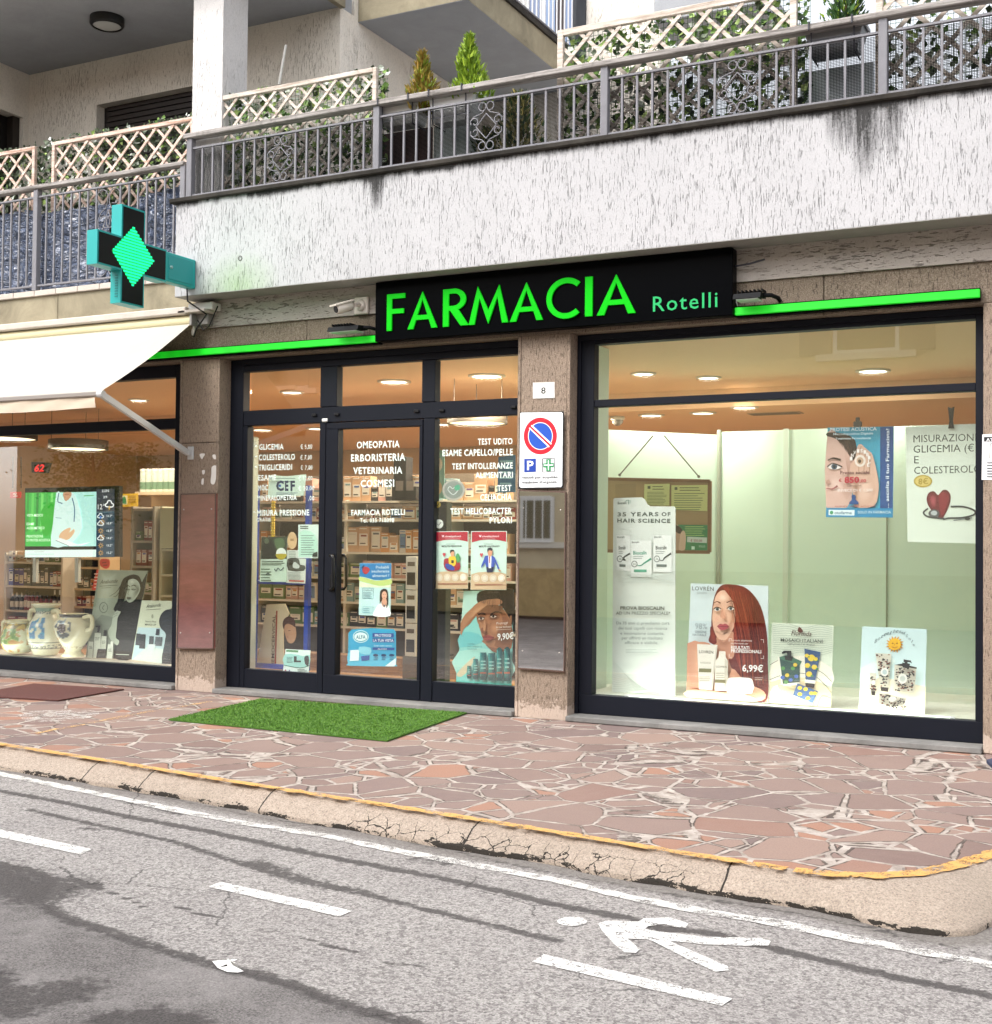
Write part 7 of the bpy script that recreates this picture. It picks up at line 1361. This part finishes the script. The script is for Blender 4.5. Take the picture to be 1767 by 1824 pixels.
s.poly([(1290, 296), (1321, 297), (1292, 767), (1212, 762), (1235, 600), (1240, 540), (1205, 500), (1192, 450), (1205, 400), (1240, 365), (1285, 352)], '#14212b', 3); s.line([(1220, 420), (1270, 400)], 3, '#2b3c48'); s.line([(1215, 450), (1270, 440)], 3, '#2b3c48'); s.line([(1225, 485), (1275, 480)], 3, '#2b3c48')
for x, y, w_, h_, c in ((1022, 540, 30, 90, '#2a333b'), (1050, 545, 42, 110, '#1f262d'), (1120, 560, 32, 90, '#39424a'), (1172, 505, 24, 50, '#1c2a3a'), (1165, 565, 52, 70, '#4a545c'), (1105, 620, 60, 45, '#c9d4d6')): s.poly([(x, y), (x+w_, y+2), (x+w_-6, y+h_), (x-8, y+h_-3)], c)
s.done()
# furniture of the left half of the shop
YS2 = 2.6; wht = '#cbbfae'
def WS(px, py, Y=YS2): p = onY(px, py, Y); return p[0], p[2]
def unit(name, label, px0, px1, py_top, boards, Y, c, depth=.35, back=None, floor=.02):
    x0 = WS(px0, 1000, Y)[0]; x1 = WS(px1, 1000, Y)[0]; zt = WS((px0+px1)/2, py_top, Y)[1]; e = empty(name, ((x0+x1)/2, Y, floor), label, 'shelves', None); m = pm(c, .55)
    for xa in (x0, x1-.03): b = MB(); b.box((xa, Y, floor), (xa+.03, Y+depth, zt), m); b.build('upright', e)
    zs = [WS((px0+px1)/2, py, Y)[1] for py in boards]
    for z in zs+[zt-.025]: b = MB(); b.box((x0+.031, Y+.002, z-.025), (x1-.031, Y+depth-.002, z), m); b.build('shelf', e)
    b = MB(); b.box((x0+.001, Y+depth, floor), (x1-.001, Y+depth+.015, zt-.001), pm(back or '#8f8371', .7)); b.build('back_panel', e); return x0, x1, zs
CN = {'#2c2a2c': 'black', '#c9a07c': 'beige', '#d9cfc2': 'cream', '#8a2f2c': 'red', '#3d5f9a': 'blue', '#5d7a4a': 'green', '#cf9f92': 'pink', '#7f9ea0': 'teal', '#c98a4a': 'orange', '#e2dfd6': 'white', '#5a6068': 'grey', '#6a4a86': 'violet', '#4a4fa0': 'indigo'}
def goods(x0, x1, z, Y, hmin, hmax, wmin, wmax, pal, where, kind='box', dep=.14, gap=.006, skip=.04):
    x = x0
    while x < x1-.02:
        w_ = random.uniform(wmin, wmax); h = random.uniform(hmin, hmax); c = random.choice(pal); rep = random.choice((1, 1, 2, 3))
        for r in range(rep):
            if x+w_ > x1: return
            nm = kind; lb = f'{CN[c]} {"bottle" if kind == "bottle" else "product box" if kind == "product_box" else kind} {where}'
            b = MB(); d = dep*random.uniform(.7, 1); yo = Y+random.uniform(0, .04); lab = pm('#e6ded0' if c not in ('#e2dfd6', '#d9cfc2') else random.choice(('#7a9a8a', '#a0604a', '#5f7fa8')), .5); dkm = pm('#3c3632', .6)
            if kind == 'bottle':
                rad = w_*.42; cx = x+w_/2; b.lathe([(rad, 0), (rad, h*.62), (rad*.5, h*.74), (rad*.4, h*.78)], (cx, yo+rad, z+.001), pm(c, .3), 12); b.lathe([(rad*.48, h*.781), (rad*.46, h)], (cx, yo+rad, z+.001), pm('#e2dfd6' if c == '#2c2a2c' else '#2c2a2c', .4), 10); b.lathe([(rad*1.02, h*.15), (rad*1.02, h*.5)], (cx, yo+rad, z+.001), lab, 12, cap=False)
            else:
                b.box((x, yo, z+.001), (x+w_, yo+d, z+h), pm(c, .5), .002); t0 = random.uniform(.12, .3); t1 = random.uniform(.55, .85)
                b.box((x+w_*.1, yo-.001, z+h*t0), (x+w_*.9, yo, z+h*t1), lab); b.box((x+w_*.18, yo-.002, z+h*(t0+.06)), (x+w_*.7, yo-.001, z+h*(t0+.06)+.012), dkm); b.box((x+w_*.25, yo-.002, z+h*(t1-.12)), (x+w_*.8, yo-.001, z+h*(t1-.12)+.018), pm(random.choice(list(CN)), .5)); b.box((x+w_*.1, yo-.001, z+h*.9), (x+w_*.8, yo, z+h*.94), lab)
            b.build(nm, None, (x+w_/2, yo, z), label=lb, cat='bottle' if kind == 'bottle' else 'box', group='goods '+where); x += w_+gap
        if random.random() < skip: x += w_
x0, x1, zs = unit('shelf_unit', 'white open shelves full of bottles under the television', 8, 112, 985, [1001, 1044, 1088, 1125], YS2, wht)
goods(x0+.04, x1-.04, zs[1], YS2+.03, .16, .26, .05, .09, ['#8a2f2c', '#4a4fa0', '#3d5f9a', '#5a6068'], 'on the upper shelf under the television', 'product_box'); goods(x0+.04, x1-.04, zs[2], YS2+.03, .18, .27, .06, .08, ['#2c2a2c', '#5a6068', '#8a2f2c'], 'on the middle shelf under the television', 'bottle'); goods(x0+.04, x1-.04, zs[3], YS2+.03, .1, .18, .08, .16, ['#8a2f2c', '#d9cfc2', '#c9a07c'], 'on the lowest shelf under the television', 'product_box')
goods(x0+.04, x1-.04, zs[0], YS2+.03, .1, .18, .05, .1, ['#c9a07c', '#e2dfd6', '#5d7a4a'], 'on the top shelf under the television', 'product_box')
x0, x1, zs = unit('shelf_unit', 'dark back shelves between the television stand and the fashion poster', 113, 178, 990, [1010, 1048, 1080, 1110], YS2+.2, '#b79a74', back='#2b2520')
goods(x0+.04, x1-.04, zs[1], YS2+.23, .12, .2, .06, .1, ['#8a2f2c', '#c98a4a', '#2c2a2c'], 'on the dark shelves beside the fashion poster', 'product_box'); goods(x0+.04, x1-.04, zs[2], YS2+.23, .12, .2, .06, .1, ['#8a2f2c', '#2c2a2c', '#c9a07c'], 'low on the dark shelves beside the fashion poster', 'product_box')
x0, x1, zs = unit('cabinet', 'tall grey glazed cabinet right of the television', 232, 274, 902, [963, 1008, 1055], YS2-.3, '#a39c90', back='#6e675c'); [goods(x0+.04, x1-.05, zs[k_], YS2-.26, .1, .24, .05, .09, ['#c9a07c', '#8a2f2c', '#5d7a4a', '#e2dfd6'], w_+' in the tall grey cabinet', 'product_box') for k_, w_ in ((0, 'high up'), (1, 'halfway'), (2, 'low'))]
x0, x1, zs = unit('cabinet', 'pale cabinet with a tall door panel beside the left pillar', 284, 316, 902, [978, 1023, 1060], YS2-.25, '#c3c4ae', back='#93907f')
b = MB(); xa, za = WS(286, 905, YS2-.27); xb, zb_ = WS(314, 977, YS2-.27); b.box((xa, YS2-.275, zb_), (xb, YS2-.255, za), pm('#b9c0a0', .4)); b.build('door_panel', [o for o in bpy.data.objects if o.get('label', '').startswith('pale cabinet')][0])
goods(x0+.02, x1-.02, zs[0], YS2-.22, .12, .25, .05, .08, ['#2c2a2c', '#5a6068'], 'in the pale cabinet beside the left pillar', 'bottle')
# upper shelf with white tins
yy = YS2+.3; xa, za = WS(240, 876, yy); xb, _ = WS(322, 880, yy); b = MB(); b.box((xa, yy, za-.04), (xb+.2, yy+.35, za), pm('#d8c3a2', .6)); b.box((xa, yy+.3, za-.5), (xb+.2, yy+.34, za-.041), pm('#d9b98c', .7)); sh = b.build('wall_shelf', None, (xa, yy, za), label='high wall shelf carrying white and green tins', cat='shelf')
for i, px in enumerate((248, 257, 268, 279, 290, 300)):
    q = WS(px, 876, yy); b = MB(); b.lathe([(.055, 0), (.055, .26)], (q[0], yy+.09, za+.001), pm('#c9d2c4', .4), 20); b.lathe([(.056, .03), (.056, .12)], (q[0], yy+.09, za+.001), pm('#6f8f74', .5), 20, cap=False); b.lathe([(.057, .26), (.057, .285)], (q[0], yy+.09, za+.001), pm('#e8e6dc', .4), 20); b.build('tin', None, (q[0], yy+.09, za), label='white tin with a green band standing on the high wall shelf', cat='tin', group='tins on the high wall shelf')
s = Sheet('sign_card', 'yellow advertising card under the high wall shelf', 'card', YS2+.25, ztv); s.base([(1110, 622), (1278, 618), (1275, 742), (1108, 740)], '#d9b02c', .006); s.poly([(1112, 640), (1180, 636), (1178, 720), (1110, 720)], '#e8dfb0'); s.poly([(1120, 700), (1135, 655), (1160, 650), (1170, 715)], '#3d8a5c', 2); s.lines(1190, 1265, 640, 700, 5, '#9a6f1c', .35); s.done()
s = Sheet('sign_card', 'small red and white card behind the far left of the television', 'card', YS2+.1, ztv); s.base([(95, 606), (192, 602), (190, 660), (94, 662)], '#c22a22', .01); s.text('%', (120, 650), (165, 648), 36, '#f2d8d0', .02); s.done()
s = Sheet('red_display', 'red figure shaped cardboard tag beside the fashion poster', 'tag', .9, ztv); s.base([(930, 1230), (960, 1222), (1005, 1228), (1015, 1260), (1008, 1300), (985, 1315), (960, 1310), (925, 1280)], '#d3352a', .006, 2); s.poly([(945, 1255), (985, 1250), (985, 1260), (945, 1266)], '#8f1a16'); s.poly([(955, 1280), (995, 1276), (990, 1288), (955, 1290)], '#8f1a16'); s.done()
s = Sheet('red_display', 'red carton leaning at the left edge of the fashion poster', 'carton', .8, zv); s.base([(725, 62), (748, 62), (715, 215), (688, 213)], '#d8503a', .05); s.lines(705, 735, 90, 190, 5, '#f0c8b0', .3); s.done()
# ================================================================== SHELVES BEHIND THE ENTRANCE
YD = 2.25
DB = [WS(690, y, YD)[1] for y in (892, 925, 984, 1030, 1074, 1119)]
dx0, dx1 = WS(455, 1000, YD)[0], WS(925, 1000, YD)[0]
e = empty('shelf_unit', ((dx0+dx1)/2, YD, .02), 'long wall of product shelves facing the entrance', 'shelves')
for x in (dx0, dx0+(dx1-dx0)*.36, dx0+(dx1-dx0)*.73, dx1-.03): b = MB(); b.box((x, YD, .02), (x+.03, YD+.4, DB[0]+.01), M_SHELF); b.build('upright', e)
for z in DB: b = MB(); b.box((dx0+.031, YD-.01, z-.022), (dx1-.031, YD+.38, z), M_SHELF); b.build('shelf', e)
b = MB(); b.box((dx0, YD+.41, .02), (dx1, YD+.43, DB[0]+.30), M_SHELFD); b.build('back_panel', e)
b = MB(); b.box((dx0+.1, YD-.22, .021), (dx1-.2, YD-.02, .20), M_FLOOR, .004); b.build('plinth', e)
WR = ['top', 'second', 'third', 'fourth', 'fifth', 'lowest']
pal = [['#c9a07c', '#2c2a2c', '#cf9f92', '#c9a07c', '#c9a07c', '#2c2a2c', '#7f9ea0'], ['#cf9f92', '#d9cfc2', '#c9a07c', '#8a2f2c', '#e2dfd6'], ['#d9cfc2', '#c9a07c', '#5a6068', '#c98a4a', '#e2dfd6'], ['#5d7a4a', '#e2dfd6', '#5d7a4a', '#cf9f92'], ['#c9a07c', '#cf9f92', '#d9cfc2', '#5d7a4a', '#7f9ea0'], ['#5a6068', '#5d7a4a', '#2c2a2c', '#7f9ea0', '#d9cfc2']]
hh = [(.12, .27), (.08, .14), (.14, .30), (.14, .19), (.14, .21), (.14, .19)]
for i, z in enumerate(DB):
    top = (DB[i-1]-z-.03) if i else 9
    goods(dx0+.05, dx1-.05, z, YD+.02, min(hh[i][0], top*.7), min(hh[i][1], top*.96), .07, .17, pal[i], f'on the {WR[i]} shelf facing the entrance', 'product_box', .16, .004, .03)
# column of narrow cartons and a black rack near the door
for k, (za_, c) in enumerate(((0.3, '#d9cfc2'), (.62, '#2c2a2c'), (.94, '#d9cfc2'))):
    x = WS(723, 1000, 1.3)[0]; b = MB(); b.box((x, 1.3, za_), (x+.12, 1.42, za_+.31), pm('#d9cfc2', .5), .003); b.box((x+.015, 1.298, za_+.04), (x+.105, 1.2995, za_+.16), pm('#2c2a2c', .5)); b.box((x+.02, 1.298, za_+.22), (x+.1, 1.2995, za_+.26), pm('#6a5a4c', .5)); b.build('carton', None, (x, 1.3, za_), label=('lowest', 'middle', 'topmost')[k]+' carton of the narrow pillar of cream cartons behind the door', cat='box', group='cartons piled behind the door')
x = WS(723, 1000, 1.3)[0]; b = MB(); b.box((x-.02, 1.29, .02), (x+.14, 1.43, .30), pm('#5b5045', .6), .005); b.build('display_plinth', None, (x, 1.3, .02), label='brown plinth under the narrow pillar of cartons', cat='plinth')
x = WS(*z7(1275, 700), .9)[0]; e = empty('display_rack', (x, .9, .02), 'black metal display rack behind the right entrance pane', 'display rack'); b = MB(); dk = pm('#141416', .4)
for dx in (-.22, .0): b.box((x+dx, .9, .02), (x+dx+.03, .93, 1.10), dk)
b.build('frame', e); b = MB()
for z in (.35, .62, .9): b.box((x-.2, .84, z), (x-.001, 1.1, z+.015), dk)
b.build('tray', e); b = MB(); b.tube([(x-.3, .75, .03), (x+.16, .75, .03), (x+.16, 1.1, .03), (x-.3, 1.1, .03)], .014, dk, 6, True); b.build('foot', e)
goods(x-.18, x-.02, .916, .87, .14, .2, .07, .1, ['#2c2a2c', '#d9cfc2'], 'on the top tray of the black rack', 'product_box'); goods(x-.18, x-.02, .636, .87, .14, .2, .07, .1, ['#3d5f9a', '#d9cfc2'], 'on the middle tray of the black rack', 'product_box')
b = MB(); q0 = onY(*z7(1228, 100), .45); b.box((q0[0]-.06, .45, .02), (q0[0]+.11, .55, q0[2]+.18), pm('#17181a', .3), .006); b.box((q0[0]-.05, .448, q0[2]-.1), (q0[0]+.1, .4495, q0[2]+.13), pm('#26282c', .2)); b.build('dispenser', None, (q0[0], .45, .02), label='slim black machine standing behind the right entrance pane', cat='machine')
# bright hanging posters far inside
s = Sheet('hanging_poster', 'teal hanging poster with an egg shaped figure behind the right entrance pane', 'poster', 1.9, z6); s.base([(1235, 660), (1282, 660), (1280, 940), (1230, 942)], '#7fb0a4', .004); s.ell(1246, 742, 24, 40, '#e2d6c2'); s.ell(1246, 880, 22, 36, '#d6b48c'); s.done()
s = Sheet('hanging_poster', 'deep blue hanging poster behind the word INTOLLERANZE', 'poster', 1.9, z6); s.base([(1596, 700), (1695, 688), (1695, 905), (1590, 908)], '#2f6a96', .004); s.lines(1605, 1690, 720, 850, 5, '#8fbfd6', .3); s.done()
for i, (c, xx, w_, z_) in enumerate((('#2c2a2c', 985, 70, 700), ('#2c2a2c', 1045, 70, 872))):
    p = onY(*z6(xx, z_), 2.1); q = onY(*z6(xx+w_, 952), 2.1); b = MB(); b.box((p[0], 2.1, q[2]), (q[0], 2.24, p[2]), pm('#262426', .45), .004); b.box((p[0]+.03, 2.098, q[2]+.1), (q[0]-.03, 2.0995, q[2]+.2), pm('#8a8078', .5)); b.build('product_box', None, (p[0], 2.1, q[2]), label=('tall black box standing in front of the top shelf behind the door', 'shorter black box right of the tall black one')[i], cat='box')
# blue display frame in the left pane
s_ = lambda x, y: onY(*z7(x, y), .42)
e = empty('display_stand', s_(330, 950), 'bright blue tubular display frame behind the left entrance pane', 'display stand'); bl = pm('#1f3f9a', .35)
t0, t1 = s_(185, 30), s_(170, 950); u0, u1 = s_(508, -130), s_(478, 960)
t0[2] = u0[2] = (t0[2]+u0[2])/2+.1; t1[2] = u1[2] = (t1[2]+u1[2])/2
b = MB(); b.bar((t1[0], .42, t0[2]), (t1[0], .42, t1[2]), .045, .045, bl); b.build('post', e); b = MB(); b.bar((u1[0], .42, u0[2]), (u1[0], .42, u1[2]), .045, .045, bl); b.build('post', e); b = MB(); b.bar((t1[0]+.0225, .42, t1[2]+.0225), (u1[0]-.0225, .42, u1[2]+.0225), .045, .044, bl); b.build('crossbar', e); b = MB(); b.bar((t1[0]+.0225, .42, 1.0), (u1[0]-.0225, .42, 1.0), .03, .03, bl); b.build('crossbar', e)
b = MB(); p0_, p1_ = s_(292, -20), s_(285, 445); gd = pm('#c9a83c', .35, .5)
k = p1_[2]
while k < p0_[2]: b.lathe([(.012, 0), (.026, .012), (.012, .024)], (p1_[0], .40, k), gd, 10, cap=False); k += .024
b.build('beaded_cord', None, (p1_[0], .4, p0_[2]), label='golden beaded cord hanging behind the left entrance pane', cat='cord')
b = MB(); q = onY(450, 900, .3); b.box((q[0]-.09, .27, .05), (q[0]+.02, .36, 2.35), pm('#c9cdbd', .5), .01); b.build('side_panel', None, (q[0], .3, .05), label='pale upright panel at the left end of the entrance', cat='panel')
# ================================================================== ACROSS THE STREET (seen only as reflections)
YH = -14.0; M_OPP = stone('cream_plaster', '#d9cba6', '#b3a27e', .66); OPP = empty('house', (-5, YH, 0), 'cream house across the street that shows only as a reflection', 'house')
b = MB(); b.box((-26, YH-8, -.05), (9, YH, 6.9), M_OPP); b.build('wall', OPP)
b = MB(); b.prism([(-26.4, YH+.6, 6.91), (-26.4, YH-4, 9.2), (-26.4, YH-8.6, 6.91)], (35.8, 0, 0), pm('#8a5a44', .8)); b.build('roof', OPP)
b = MB(); b.box((-26, YH+.001, -.05), (9, YH+.05, .9), conc('rubble_plinth', '#cbb07a', .7, 12)); b.build('plinth', OPP)
def owin(x0, x1, z0, z1, sh=True):
    b = MB(); b.box((x0, YH+.001, z0), (x1, YH+.04, z1), pm('#e6e6e2', .4)); w_ = b.build('window', OPP); b = MB(); b.box((x0+.07, YH+.041, z0+.07), (x1-.07, YH+.05, z1-.07), pm('#6d6a52', .1)); b.build('pane', w_); b = MB(); b.box((x0-.3, YH+.001, z0-.12), (x1+.3, YH+.14, z0-.002), pm('#d9d3c4', .6)); b.build('sill', w_)
    if sh:
        for a in (x0-.62, x1+.04): b = MB(); b.box((a, YH+.002, z0), (a+.58, YH+.06, z1), pm('#8f8470', .6)); b.build('shutter', w_)
a, c = onY(1485, 640, 14.4), onY(1602, 575, 14.4); owin(a[0], c[0], a[2]+.08, a[2]+1.7); q = onY(480, 690, 14.4); owin(q[0]-.5, q[0]+.5, q[2], q[2]+1.6); owin(-18, -16.9, a[2], a[2]+1.6); owin(0, 1.1, a[2], a[2]+1.6)
a, c = onY(928, 965, 13.94), onY(988, 885, 13.94); owin(a[0], c[0], a[2], c[2], False); g = empty('window_grille', ((a[0]+c[0])/2, YH+.15, a[2]), 'ornate white window grille across the street seen in the notice case', 'grille')
b = MB(); wi = pm('#f2f2ee', .5)
for i in range(5): b.tube([(a[0]+(c[0]-a[0])*i/4, YH+.16, a[2]), (a[0]+(c[0]-a[0])*i/4, YH+.16, c[2])], .012, wi, 6)
for z in (a[2], c[2]): b.tube([(a[0], YH+.16, z), (c[0], YH+.16, z)], .014, wi, 6)
b.build('bars', g)
tq = onY(170, 835, 12.2); tr = empty('street_tree', (tq[0], -11.8, 0), 'leafy street tree across the road reflected in the left window', 'tree'); b = MB(); T = Vector((tq[0], -11.8, -.12)); b.tube([T, T+Vector((.1, 0, 1.8)), T+Vector((0, .1, 3.4))], [.08, .06, .03], pm('#4a4036', .9), 8); tips = []
for i in range(16):
    a = random.uniform(0, 6.28); z0_ = random.uniform(1.5, 3.2); L = random.uniform(.8, 1.7); p = T+Vector((.05, .05, z0_)); q = p+Vector((math.cos(a)*L, math.sin(a)*L*.6, random.uniform(.3, 1.4))); b.tube([p, (p+q)/2+Vector((0, 0, .15)), q], [.018, .012, .005], pm('#4a4036', .9), 5); tips += [q, (p+q)/2]
b.build('trunk', tr); b = MB(); lm = leafmat('spring_leaves', '#6d7a34', '#8f9a48', '#b3ab5c')
for q in tips:
    for k in range(150):
        p = q+Vector((random.gauss(0, .28), random.gauss(0, .28), random.gauss(0, .24))); u = Vector((random.gauss(0, 1), random.gauss(0, 1), random.gauss(0, 1))).normalized(); v = u.orthogonal().normalized(); b.face([p-u*.05, p+v*.03, p+u*.05, p-v*.03], lm)
b.build('crown', tr)
